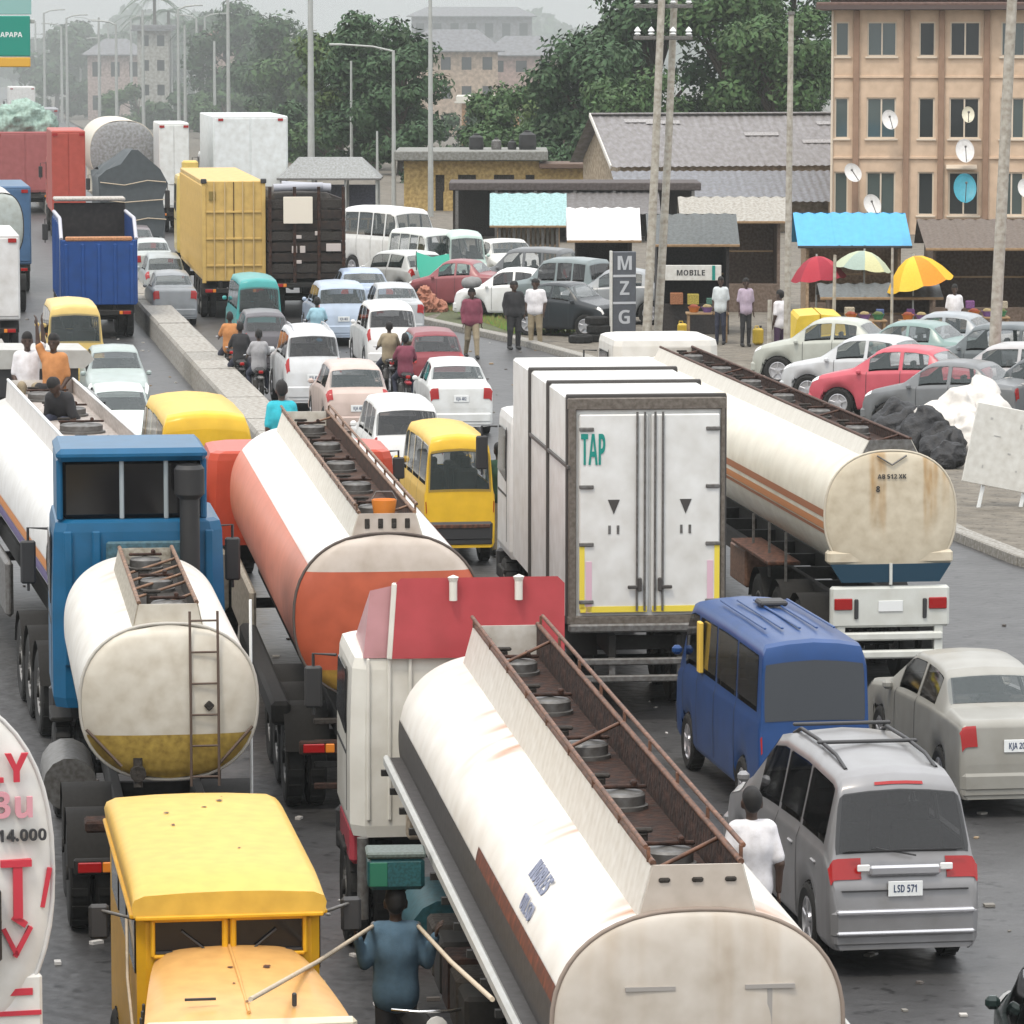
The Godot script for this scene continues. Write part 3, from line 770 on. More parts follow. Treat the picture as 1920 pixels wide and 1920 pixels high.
func rust_white_tanker() -> void:
	var t := thing("tanker_lorry", "white tanker lorry with rust stains, brown walkway and red cab roof", "lorry", Vector3(1.11, 0, -25.0), 6.4, "tanker lorries")
	var shell := mat("shell_rust_white", Color.WHITE, 0.38, 0.0, "dust", 0.4)
	shell.vertex_color_use_as_albedo = true
	var beige := mat("end_beige", lin(0.56, 0.52, 0.47), 0.5, 0.0, "streak", 0.35)
	beige.vertex_color_use_as_albedo = true
	var rail := mat("brown_rail", lin(0.34, 0.25, 0.2), 0.6, 0.0, "rust", 1.0)
	var coam := mat("coaming_white", lin(0.62, 0.6, 0.56), 0.5, 0.0, "streak", 0.7)
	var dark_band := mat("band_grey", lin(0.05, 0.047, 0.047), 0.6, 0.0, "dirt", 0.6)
	var rb := mat("band_rust", lin(0.3, 0.1, 0.05), 0.6, 0.0, "rust", 0.8)
	var p := {"L": 10.7, "a": 0.875, "b": 0.71, "yc": 2.09, "shell": shell, "ends": [[-1.0, 1.0, beige]], "cw": 0.53, "ch": 0.27, "coam": coam, "floor": M.rusty, "rail": rail, "posts": 9, "hr": 0.09, "hatches": 5, "bars": 3, "plate_mat": mat("plate_beige", lin(0.52, 0.46, 0.4), 0.55, 0.0, "dust", 0.8), "flare": 0.1, "drop": 0.1, "seams": [0.0], "runs": runs_of(14, Color(0.72, 0.62, 0.5), 0.5), "seam_mat": mat("seam_brown", lin(0.24, 0.19, 0.155), 0.7), "bulge": 0.1,
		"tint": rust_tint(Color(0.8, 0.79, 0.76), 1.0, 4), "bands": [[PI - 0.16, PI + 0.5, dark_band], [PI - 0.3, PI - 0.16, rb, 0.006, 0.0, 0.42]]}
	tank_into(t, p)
	# the middle seams are faint welds
	coaming_into(t, p)
	mat("rail_grey", lin(0.45, 0.46, 0.45), 0.5, 0.0, "dust", 0.8)
	for s in [-1.0, 1.0]:
		obj("hose_tray", G.new().box(Vector3(s * 0.92, 1.93, -5.35), Vector3(0.12, 0.05, 10.3), 0.01), dark_band, t)
		obj("tray_edge", G.new().box(Vector3(s * 1.0, 1.93, -5.35), Vector3(0.055, 0.1, 10.3), 0.02), M.rail_grey, t)
		for k in 12: obj("bracket", G.new().box(Vector3(s * 0.95, 1.88, -0.5 - k * 0.88), Vector3(0.24, 0.05, 0.05)), M.chassis, t)
	letters("NOBLES", 0.19, mat("ink_blue", lin(0.2, 0.22, 0.3), 0.6), t, ell(0.885, 0.72, 2.09, PI - 0.72, -2.1), Basis(Vector3(0, 0, 1), Vector3(0.62, 0.78, 0), Vector3(-0.78, 0.62, 0)), "lettering", 0.01)
	letters("OIL CO", 0.15, M.ink_blue, t, ell(0.885, 0.72, 2.09, PI - 0.45, -1.9), Basis(Vector3(0, 0, 1), Vector3(0.4, 0.917, 0), Vector3(-0.917, 0.4, 0)), "lettering", 0.01)
	for w in [[-0.3, 2.35], [0.42, 2.35]]:   # brackets on the end
		var zz := 0.105
		obj("end_bracket", G.new().box(Vector3(w[0], w[1], zz - 0.02), Vector3(0.3, 0.025, 0.03)).box(Vector3(w[0], w[1] - 0.26, zz - 0.03), Vector3(0.03, 0.5, 0.03)), mat("bracket_grey", lin(0.3, 0.28, 0.26), 0.7), t)
	for k in 3: obj("plate_hole", G.new().box(Vector3(-0.2 + 0.2 * k, 2.98, -0.03), Vector3(0.07, 0.03, 0.02), 0.01), M.grime, t)
	chassis_into(t, -0.1, -12.6, 1.8)
	axles_into(t, [-1.3, -2.6, -3.9], 1.8)
	rear_lights_into(t, 1.7, 0.8, 0.05, M.chassis)
	for k in 5: obj("tool_box", G.new().box(Vector3(-0.75, 0.95, -5.2 - k * 0.62), Vector3(0.3, 0.42, 0.5), 0.03), [M.chassis, M.grime, M.rusty, M.chassis, M.grime][k], t)
	obj("spare_tank", G.new().tube([Vector3(-0.72, 0.9, -8.3), Vector3(-0.72, 0.9, -9.3)], 0.28, 14), mat("tank_teal", lin(0.02, 0.1, 0.13), 0.5, 0.0, "dirt", 0.8), t)
	for s in [-1.0, 1.0]: obj("landing_leg", G.new().box(Vector3(s * 0.5, 0.55, -7.6), Vector3(0.1, 0.9, 0.1), 0.01), M.chassis, t)
	var white := paint("cab_white", lin(0.68, 0.67, 0.62))
	var before := t.get_child_count()
	cab_into(t, -11.15, 1.86, 1.15, 2.72, 1.9, white)
	var red := paint("fairing_red", lin(0.42, 0.06, 0.07), 0.5)
	var rearp := [Vector2(-0.58, 2.7), Vector2(0.9, 2.7), Vector2(0.9, 3.33), Vector2(0.84, 3.39), Vector2(-0.5, 3.39), Vector2(-0.56, 3.33)]
	var f := obj("roof_fairing", slanted(rearp, -11.1, -12.6, 0.3), red, t)
	obj("fairing_wing", slanted([Vector2(-0.82, 2.7), Vector2(-0.59, 2.7), Vector2(-0.57, 3.32), Vector2(-0.76, 3.28)], -11.16, -12.5, 0.3), paint("fairing_pink", lin(0.5, 0.26, 0.28)), f)
	obj("fairing_edge", G.new().box(Vector3(-0.575, 3.02, -11.12), Vector3(0.05, 0.66, 0.05), 0.012, Basis(Vector3.BACK, -0.07)), white, f)
	for s in [-0.06, 0.5]: obj("air_horn", G.new().tube([Vector3(s, 3.2, -11.05), Vector3(s, 3.36, -11.05)], 0.035, 8).lathe(Transform3D(Basis.IDENTITY, Vector3(s, 3.36, -11.05)), [Vector2(0.035, 0), Vector2(0.05, 0.04), Vector2(0.001, 0.06)], 8), white, f)
	for x in [-0.78, -0.6, -0.42]: obj("wall_rib", G.new().box(Vector3(x, 2.0, -11.14), Vector3(0.03, 1.4, 0.03), 0.008), white, t)
	obj("cab_skirt", G.new().box(Vector3(-0.84, 1.0, -12.2), Vector3(0.14, 0.34, 1.2), 0.04), paint("skirt_red", lin(0.4, 0.05, 0.07)), t)
	obj("exhaust_pipe", G.new().tube([Vector3(-0.85, 0.5, -10.9), Vector3(-0.85, 1.2, -10.9)], 0.05, 10), M.steel, t)
	for i in range(before, t.get_child_count()): t.get_child(i).position.x -= 0.32   # the tractor stands askew of its trailer
	obj("front_support", G.new().box(Vector3(-0.4, 1.35, -10.85), Vector3(0.8, 0.3, 0.2), 0.02), mat("sand_panel", lin(0.42, 0.36, 0.28), 0.7, 0.0, "dirt", 0.8), t)

func red_tanker() -> void:
	var t := thing("tanker_lorry", "white and salmon tanker lorry with orange rear end, beside yellow minibus", "lorry", Vector3(-1.25, 0, -42.5), 6.8, "tanker lorries")
	var pink := paint("salmon", lin(0.6, 0.2, 0.13), 0.45)
	var org := mat("end_orange", lin(0.48, 0.1, 0.045), 0.45, 0.0, "streak", 0.4)
	var yel := mat("end_yellow", lin(0.5, 0.3, 0.05), 0.5, 0.0, "dirt", 0.5)
	var bei := mat("end_pale", lin(0.53, 0.47, 0.42), 0.5, 0.0, "streak", 0.4)
	var rail := mat("pale_rail", lin(0.5, 0.46, 0.4), 0.6, 0.0, "rust", 1.0)
	var p := {"L": 12.0, "a": 0.94, "b": 0.84, "yc": 2.16, "shell": paint("shell_white", lin(0.8, 0.8, 0.78), 0.35), "ends": [[-1.0, -0.62, yel], [-0.62, 0.56, org], [0.56, 1.0, bei]], "cw": 0.56, "ch": 0.2, "coam": mat("coaming_cream", lin(0.66, 0.64, 0.58), 0.5, 0.0, "streak", 0.7), "floor": mat("walk_brown", lin(0.15, 0.11, 0.09), 0.85, 0.0, "rust", 0.9), "rail": rail, "posts": 11, "hr": 0.08, "hatches": 5, "bars": 2, "plate_mat": bei, "flare": 0.08, "drop": 0.06,
		"bands": [[PI - 0.62, PI + 0.95, pink], [PI * 2 - 0.95, PI * 2 + 0.62, pink]], "seam_mat": mat("seam_dark", lin(0.09, 0.07, 0.06), 0.7), "seams": [0.0]}
	tank_into(t, p)
	coaming_into(t, p)
	for k in 4: obj("plate_slot", G.new().box(Vector3(-0.2 + 0.135 * k, 3.1, -0.03), Vector3(0.05, 0.1, 0.012), 0.01), M.grime, t)
	chassis_into(t, -0.1, -14.2, 1.9)
	axles_into(t, [-1.5, -2.8, -4.1], 1.95)
	rear_lights_into(t, 1.8, 0.85, 0.05, M.rusty)
	obj("side_panel", G.new().box(Vector3(-0.95, 1.15, -9.0), Vector3(0.08, 0.75, 4.0), 0.03), mat("cream_panel", lin(0.5, 0.47, 0.4), 0.6, 0.0, "dirt", 0.6), t)
	obj("hose_tray", G.new().box(Vector3(-1.0, 1.0, -4.2), Vector3(0.2, 0.25, 6.0), 0.04), M.chassis, t)
	for k in 4: obj("rear_bar", G.new().box(Vector3(0, 0.45 + k * 0.22, 0.0), Vector3(1.5, 0.06, 0.06), 0.01), [M.rusty, M.chassis, M.rusty, M.grime][k], t)
	obj("hazard_board", G.new().box(Vector3(-0.35, 1.25, 0.06), Vector3(0.12, 0.6, 0.02)), M.trim, t)
	for k in 4: obj("hazard_stripe", G.new().box(Vector3(-0.35, 1.05 + k * 0.13, 0.075), Vector3(0.11, 0.05, 0.012), 0.0, Basis(Vector3.BACK, 0.6)), M.plate, t)
	var red := paint("cab_red", lin(0.5, 0.07, 0.035))
	cab_into(t, -12.5, 2.45, 1.4, 2.62, 1.8, red)
	for k in 2: obj("rear_marker", G.new().box(Vector3(-1.3 - 0.2 * k, 2.05, -12.48), Vector3(0.08, 0.62, 0.05), 0.01), mat("marker_yellow", lin(0.75, 0.5, 0.08), 0.5), t)
	obj("cab_skirt", G.new().box(Vector3(-1.1, 0.95, -13.2), Vector3(0.3, 0.85, 1.7), 0.08), M.cream_panel, t)
	var b := thing("bucket", "orange bucket standing on the walkway of the salmon tanker", "bucket", Vector3(-1.3, 3.02, -43.1), 0.0)
	obj("bucket_wall", G.new().lathe(Transform3D.IDENTITY, [Vector2(0.09, 0), Vector2(0.13, 0.26), Vector2(0.12, 0.26), Vector2(0.085, 0.02), Vector2(0.001, 0.02)], 16), mat("bucket_orange", lin(0.75, 0.25, 0.04), 0.4), b)
	obj("handle", G.new().tube([Vector3(-0.13, 0.25, 0), Vector3(-0.08, 0.34, 0), Vector3(0.08, 0.34, 0), Vector3(0.13, 0.25, 0)], 0.008, 6), M.steel, b)

func short_tanker() -> void:
	var t := thing("tanker_lorry", "short white tanker lorry with yellow belly, rear ladder and blue cab", "lorry", Vector3(-2.98, 0, -36.65), 7.6, "tanker lorries")
	var wh := mat("end_offwhite", lin(0.6, 0.57, 0.5), 0.45, 0.0, "streak", 0.5)
	var yel := mat("end_ochre", lin(0.47, 0.33, 0.07), 0.5, 0.0, "dirt", 0.7)
	var shell := mat("shell_c", Color.WHITE, 0.4, 0.0, "dust", 0.5)
	shell.vertex_color_use_as_albedo = true
	var p := {"L": 5.0, "a": 0.765, "b": 0.68, "yc": 2.22, "shell": shell, "ends": [[-1.0, -0.4, yel], [-0.4, 1.0, wh]], "cw": 0.5, "ch": 0.17, "coam": mat("coaming_dirty", lin(0.5, 0.47, 0.4), 0.6, 0.0, "dirt", 0.9), "floor": M.grime, "rail": M.pale_rail if M.has("pale_rail") else M.steel, "posts": 0, "hatches": 3, "bars": 5, "plate_mat": wh, "flare": 0.05, "drop": 0.06, "c1": 0.9, "seam_mat": mat("seam_faint", lin(0.42, 0.4, 0.36), 0.6),
		"tint": rust_tint(Color(0.76, 0.75, 0.71), 0.35, 21), "bands": [[PI + 0.28, PI + 0.85, paint("stripe_blue", lin(0.05, 0.22, 0.45))]]}
	tank_into(t, p)
	coaming_into(t, p)
	var lm := mat("ladder_brown", lin(0.09, 0.06, 0.045), 0.7)
	ladder_into(t, 0.3, 1.5, 3.02, 0.17, 0.1, 0.24, lm)
	obj("outlet", G.new().tube([Vector3(-0.28, 1.62, 0.1), Vector3(-0.28, 1.62, 0.2)], 0.07, 12).tube([Vector3(-0.28, 1.75, 0.12), Vector3(-0.28, 1.5, 0.16)], 0.04, 8), M.grime, t)
	obj("tank_badge", G.new().box(Vector3(0.34, 2.2, 0.15), Vector3(0.07, 0.07, 0.02), 0.01, Basis(Vector3.BACK, 0.785)), M.grime, t)
	for s in [-1.0, 1.0]: obj("strut", G.new().tube([Vector3(s * 0.72, 2.0, 0.07), Vector3(s * 0.42, 1.68, 0.13)], 0.014, 6), lm, t)
	chassis_into(t, 0.3, -7.0, 1.7)
	axles_into(t, [-1.2, -2.5], 1.75)
	rear_lights_into(t, 1.7, 0.85, 0.35, M.chassis)
	obj("rear_step", G.new().box(Vector3(0, 1.2, 0.25), Vector3(1.5, 0.1, 0.3), 0.02), M.rusty, t)
	var blue := paint("cab_blue", lin(0.006, 0.1, 0.22))
	var zc := -5.55
	cab_into(t, zc, 1.72, 1.3, 3.18, 2.0, blue)
	# high glazed roof behind the driver
	var top := obj("roof_box", G.new().box(Vector3(-0.06, 3.48, zc - 0.75), Vector3(1.4, 0.6, 1.3), 0.05), M.dark_glass, t)
	obj("roof_panel", G.new().box(Vector3(-0.06, 3.83, zc - 0.72), Vector3(1.5, 0.13, 1.5), 0.05), blue, t)
	for s in [-1.0, 1.0]: obj("roof_side", G.new().box(Vector3(s * 0.715 - 0.06, 3.48, zc - 0.75), Vector3(0.06, 0.62, 1.36), 0.02), blue, t)
	for x in [-0.16, 0.28]: obj("window_post", G.new().box(Vector3(x, 3.48, zc - 0.08), Vector3(0.045, 0.6, 0.04), 0.01), mat("post_grey", lin(0.28, 0.32, 0.34), 0.5), t)
	obj("wall_panel", G.new().box(Vector3(0.05, 2.72, zc + 0.03), Vector3(0.75, 0.5, 0.05), 0.02), mat("panel_blue_grey", lin(0.06, 0.15, 0.2), 0.6, 0.0, "dirt", 1.0), t)
	for x in [-0.7, -0.42, 0.7]: obj("wall_rib", G.new().box(Vector3(x, 2.4, zc + 0.015), Vector3(0.09, 1.35, 0.04), 0.015), blue, t)
	obj("exhaust_stack", G.new().tube([Vector3(0.5, 2.2, zc + 0.16), Vector3(0.5, 3.45, zc + 0.16)], 0.1, 14).lathe(Transform3D(Basis.IDENTITY, Vector3(0.5, 3.4, zc + 0.16)), [Vector2(0.1, 0), Vector2(0.15, 0.05), Vector2(0.15, 0.3), Vector2(0.12, 0.34), Vector2(0.12, 0.1)], 14), M.black, t)
	obj("fuel_tank", G.new().tube([Vector3(-0.75, 0.8, -4.0), Vector3(-0.75, 0.8, -5.2)], 0.26, 14), M.steel, t)
	obj("grab_rail", G.new().tube([Vector3(0.82, 1.0, -1.5), Vector3(0.82, 2.9, -1.5)], 0.015, 6), M.plate, t)

func far_white_tanker() -> void:
	var t := thing("tanker_lorry", "long white tanker lorry carrying passengers on top behind the blue cab", "lorry", Vector3(-4.2, 0, -47.0), 11.0, "tanker lorries")
	var p := {"L": 12.6, "a": 0.95, "b": 0.8, "yc": 2.2, "shell": paint("shell_white2", lin(0.78, 0.78, 0.77), 0.35), "ends": [[-1.0, 1.0, mat("end_white", lin(0.6, 0.58, 0.55), 0.5, 0.0, "streak", 0.5)]], "cw": 0.9, "ch": 0.2, "coam": mat("coaming_w2", lin(0.72, 0.7, 0.68), 0.5, 0.0, "dust", 0.7), "floor": mat("walk_pale", lin(0.5, 0.46, 0.44), 0.7, 0.0, "dirt", 0.8), "rail": M.plate, "posts": 0, "hatches": 5, "bars": 1, "flare": 0.03, "drop": 0.15,
		"bands": [[PI + 0.02, PI + 0.14, mat("stripe_orange", lin(0.55, 0.2, 0.04), 0.5)], [PI + 0.16, PI + 0.42, mat("stripe_purple", lin(0.16, 0.12, 0.28), 0.5)], [PI + 0.42, PI + 0.5, M.plate]]}
	tank_into(t, p)
	coaming_into(t, p)
	chassis_into(t, -0.1, -15.0, 1.9)
	axles_into(t, [-1.5, -2.8, -4.1], 1.95)
	rear_lights_into(t, 1.8, 0.85, 0.05, M.chassis)
	obj("side_panel", G.new().box(Vector3(-0.93, 1.1, -8.5), Vector3(0.1, 0.7, 5.0), 0.04), M.steel, t)
	cab_into(t, -13.2, 1.9, 1.2, 2.9, 1.9, paint("cab_grey", lin(0.34, 0.35, 0.35)))
	obj("roof_fairing", G.new().prism(PackedVector2Array([Vector2(-1.05, 3.3), Vector2(0.68, 3.3), Vector2(0.82, 3.42), Vector2(0.72, 3.55), Vector2(-1.0, 3.58)]), -13.0, -14.4), mat("fairing_grey", lin(0.42, 0.42, 0.4), 0.5, 0.0, "dust", 0.6), t)
	obj("fairing_back", G.new().box(Vector3(-0.15, 3.1, -13.3), Vector3(1.5, 0.5, 0.5), 0.05), M.trim, t)

func lettered_tanker() -> void:
	var t := thing("tanker_lorry", "white round tanker lorry with red lettering at the picture edge", "lorry", Vector3(-3.84, 0, -27.0), 13.5, "tanker lorries")
	var endm := mat("end_white3", lin(0.7, 0.69, 0.66), 0.45, 0.0, "dust", 0.7)
	var p := {"L": 8.0, "a": 0.885, "b": 1.18, "yc": 2.62, "shell": paint("shell_white3", lin(0.75, 0.75, 0.74), 0.35), "ends": [[-1.0, 1.0, endm]], "cw": 0.5, "ch": 0.15, "coam": M.plate, "floor": M.grime, "rail": M.steel, "hatches": 3, "bars": 1, "bulge": 0.1, "seam_mat": mat("seam_light", lin(0.55, 0.54, 0.52), 0.6)}
	tank_into(t, p)
	coaming_into(t, p)
	var red := mat("letter_red", lin(0.5, 0.03, 0.05), 0.5)
	var pk := mat("letter_pink", lin(0.6, 0.28, 0.32), 0.5)
	for w in [["HIGHLY", 3.3, 0.26, red, 0.25], ["Bu", 3.06, 0.24, pk, 0.62], ["14.000", 2.86, 0.105, M.trim, 0.68]]:
		letters(w[0], w[2], w[3], t, Vector3(w[4], w[1], 0.098), Basis.IDENTITY, "lettering", 0.03)
	# a large seriffed T
	obj("lettering", G.new().box(Vector3(0.64, 2.68, 0.09), Vector3(0.2, 0.045, 0.06)).box(Vector3(0.65, 2.5, 0.085), Vector3(0.06, 0.36, 0.06)).box(Vector3(0.66, 2.3, 0.08), Vector3(0.1, 0.04, 0.05), 0.0, Basis(Vector3.BACK, -0.6)), red, t)
	obj("lettering", G.new().box(Vector3(0.6, 2.16, 0.07), Vector3(0.03, 0.2, 0.05), 0.0, Basis(Vector3.BACK, 0.45)).box(Vector3(0.68, 2.16, 0.07), Vector3(0.03, 0.22, 0.05), 0.0, Basis(Vector3.BACK, -0.5)), red, t)
	obj("side_marker", G.new().box(Vector3(0.84, 2.5, 0.02), Vector3(0.03, 0.26, 0.05), 0.0, Basis(Vector3.BACK, -0.2)), red, t)
	obj("valve_box", G.new().box(Vector3(0.42, 2.3, 0.16), Vector3(0.22, 0.5, 0.16), 0.03), M.black, t)
	var b := obj("rear_panel", G.new().box(Vector3(0, 1.75, -0.02), Vector3(1.62, 0.36, 0.1), 0.02), endm, t)
	for k in 6:
		obj("tape", G.new().box(Vector3(-0.68 + 0.27 * k, 1.82, 0.035), Vector3(0.15, 0.045, 0.012)), red, b)
	obj("tape_line", G.new().box(Vector3(0, 1.68, 0.036), Vector3(1.6, 0.03, 0.012)), red, b)
	obj("lower_frame", G.new().box(Vector3(0, 1.2, 0.0), Vector3(1.66, 0.7, 0.08), 0.02), mat("frame_teal", lin(0.1, 0.16, 0.15), 0.6, 0.0, "dirt", 1.0), t)
	obj("lower_frame_edge", G.new().box(Vector3(0.78, 1.2, 0.045), Vector3(0.07, 0.68, 0.03), 0.01).box(Vector3(0, 1.52, 0.045), Vector3(1.6, 0.05, 0.03), 0.01), endm, t)
	chassis_into(t, -0.1, -9.5, 1.7, 0.8)
	axles_into(t, [-1.4, -2.7], 1.75)
	cab_into(t, -8.6, 1.8, 1.2, 3.0, 1.9, paint("cab_dark", lin(0.06, 0.06, 0.07)))

func cream_tanker() -> void:
	var t := thing("tanker_lorry", "long cream tanker lorry with brown stripes and dark blue rear band", "lorry", Vector3(4.55, 0, -51.0), 7.5, "tanker lorries")
	var endm := mat("end_cream", lin(0.62, 0.56, 0.44), 0.5, 0.0, "streak", 0.5)
	endm.vertex_color_use_as_albedo = true
	var shell := mat("shell_f", Color.WHITE, 0.35, 0.0, "dust", 0.4)
	shell.vertex_color_use_as_albedo = true
	var br := mat("stripe_brown", lin(0.3, 0.1, 0.035), 0.5)
	var p := {"L": 15.6, "a": 0.8, "b": 0.77, "yc": 2.23, "shell": shell, "ends": [[-1.0, 1.0, endm]], "cw": 0.5, "ch": 0.13, "coam": mat("coaming_pale", lin(0.6, 0.58, 0.53), 0.5, 0.0, "dust", 0.8), "floor": M.rusty, "rail": mat("rail_brown2", lin(0.17, 0.11, 0.085), 0.7, 0.0, "rust", 1.0), "posts": 0, "hatches": 6, "bars": 5, "flare": 0.12, "drop": 0.1, "plate_mat": M.steel, "runs": runs_of(8, Color(0.66, 0.42, 0.16), 0.85), "seam_mat": mat("seam_cream", lin(0.5, 0.45, 0.36), 0.6), "bulge": 0.08, "seams": [0.0],
		"tint": rust_tint(Color(0.75, 0.72, 0.62), 0.3, 33), "bands": [[PI - 0.05, PI + 0.02, br], [PI + 0.07, PI + 0.17, mat("stripe_orange2", lin(0.5, 0.19, 0.06), 0.5)], [PI + 0.19, PI + 0.24, br]]}
	tank_into(t, p)
	coaming_into(t, p)
	obj("chevron", G.new().tube([Vector3(-0.18, 2.95, 0.06), Vector3(0, 2.84, 0.08), Vector3(0.18, 2.95, 0.06)], 0.012, 6), M.steel, t)
	letters("AB 512 XK", 0.075, M.trim, t, Vector3(0, 2.7, 0.082), Basis.IDENTITY)
	letters("8", 0.1, M.trim, t, Vector3(-0.17, 2.55, 0.084), Basis.IDENTITY)
	var white := paint("bumper_white", lin(0.62, 0.64, 0.61))
	obj("end_skirt", G.new().box(Vector3(0, 1.72, -0.05), Vector3(1.54, 0.16, 0.2), 0.03), endm, t)
	for s in [-1.0, 1.0]: obj("blue_panel", G.new().prism(PackedVector2Array([Vector2(s * 0.02, 1.64), Vector2(s * 0.74, 1.64), Vector2(s * 0.6, 1.42), Vector2(s * 0.02, 1.42)]), 0.02, 0.06), mat("band_navy", lin(0.004, 0.035, 0.065), 0.35), t)
	obj("panel_divider", G.new().box(Vector3(0, 1.52, 0.05), Vector3(0.035, 0.26, 0.05)), white, t)
	var bp := obj("rear_panel", G.new().box(Vector3(0, 1.12, 0.0), Vector3(1.46, 0.5, 0.12), 0.03), white, t)
	for s in [-1.0, 1.0]:
		obj("tail_light", G.new().box(Vector3(s * 0.58, 1.16, 0.07), Vector3(0.22, 0.14, 0.03), 0.01), M.red_lens, bp)
		obj("lamp_surround", G.new().box(Vector3(s * 0.42, 1.1, 0.07), Vector3(0.05, 0.24, 0.03), 0.01), M.trim, bp)
	for k in 2: obj("bumper_bar", G.new().box(Vector3(0, 0.76 - k * 0.22, 0.02), Vector3(1.3, 0.1, 0.1), 0.02), white, t)
	for s in [-1.0, 1.0]: obj("bumper_post", G.new().box(Vector3(s * 0.6, 0.7, 0.0), Vector3(0.1, 0.5, 0.08)), white, t)
	obj("number_plate", G.new().box(Vector3(0, 1.13, 0.068), Vector3(0.3, 0.13, 0.012), 0.003), M.plate, t)
	chassis_into(t, -0.1, -17.5, 1.6)
	axles_into(t, [-1.6, -2.9, -4.2], 1.66)
	obj("side_locker", G.new().box(Vector3(-0.66, 0.98, -5.4), Vector3(0.4, 0.5, 1.1), 0.03), mat("locker_brown", lin(0.22, 0.12, 0.08), 0.6, 0.0, "dirt", 0.8), t)
	obj("side_shelf", G.new().box(Vector3(-0.7, 1.28, -4.3), Vector3(0.42, 0.05, 2.6), 0.01), M.rusty_rail, t)
	for k in 3: obj("side_post", G.new().box(Vector3(-0.72, 1.3, -2.8 - k * 1.1), Vector3(0.03, 0.8, 0.03)), M.steel, t)
	cab_into(t, -16.2, 1.7, 1.2, 3.2, 1.9, paint("cab_white2", lin(0.72, 0.71, 0.68)))

func hazy_tanker() -> void:
	var t := thing("tanker_lorry", "cream arched tanker lorry far up the road behind the grey tarpaulin lorry", "lorry", Vector3(-15.9, 0, -175.0), 8.0, "tanker lorries")
	var cr := paint("far_cream", lin(0.66, 0.61, 0.52))
	tank_into(t, {"L": 10.0, "a": 1.35, "b": 1.3, "yc": 3.1, "shell": cr, "ends": [[-1.0, 1.0, mat("far_grey_end", lin(0.34, 0.36, 0.38), 0.6, 0.0, "dirt", 0.4)]], "seam_mat": cr})
	chassis_into(t, 0, -10, 1.9)
	axles_into(t, [-1.5, -2.8, -7.5], 1.9)
	obj("cab", G.new().box(Vector3(0, 2.2, -11.2), Vector3(2.0, 2.4, 1.8), 0.15), cr, t)

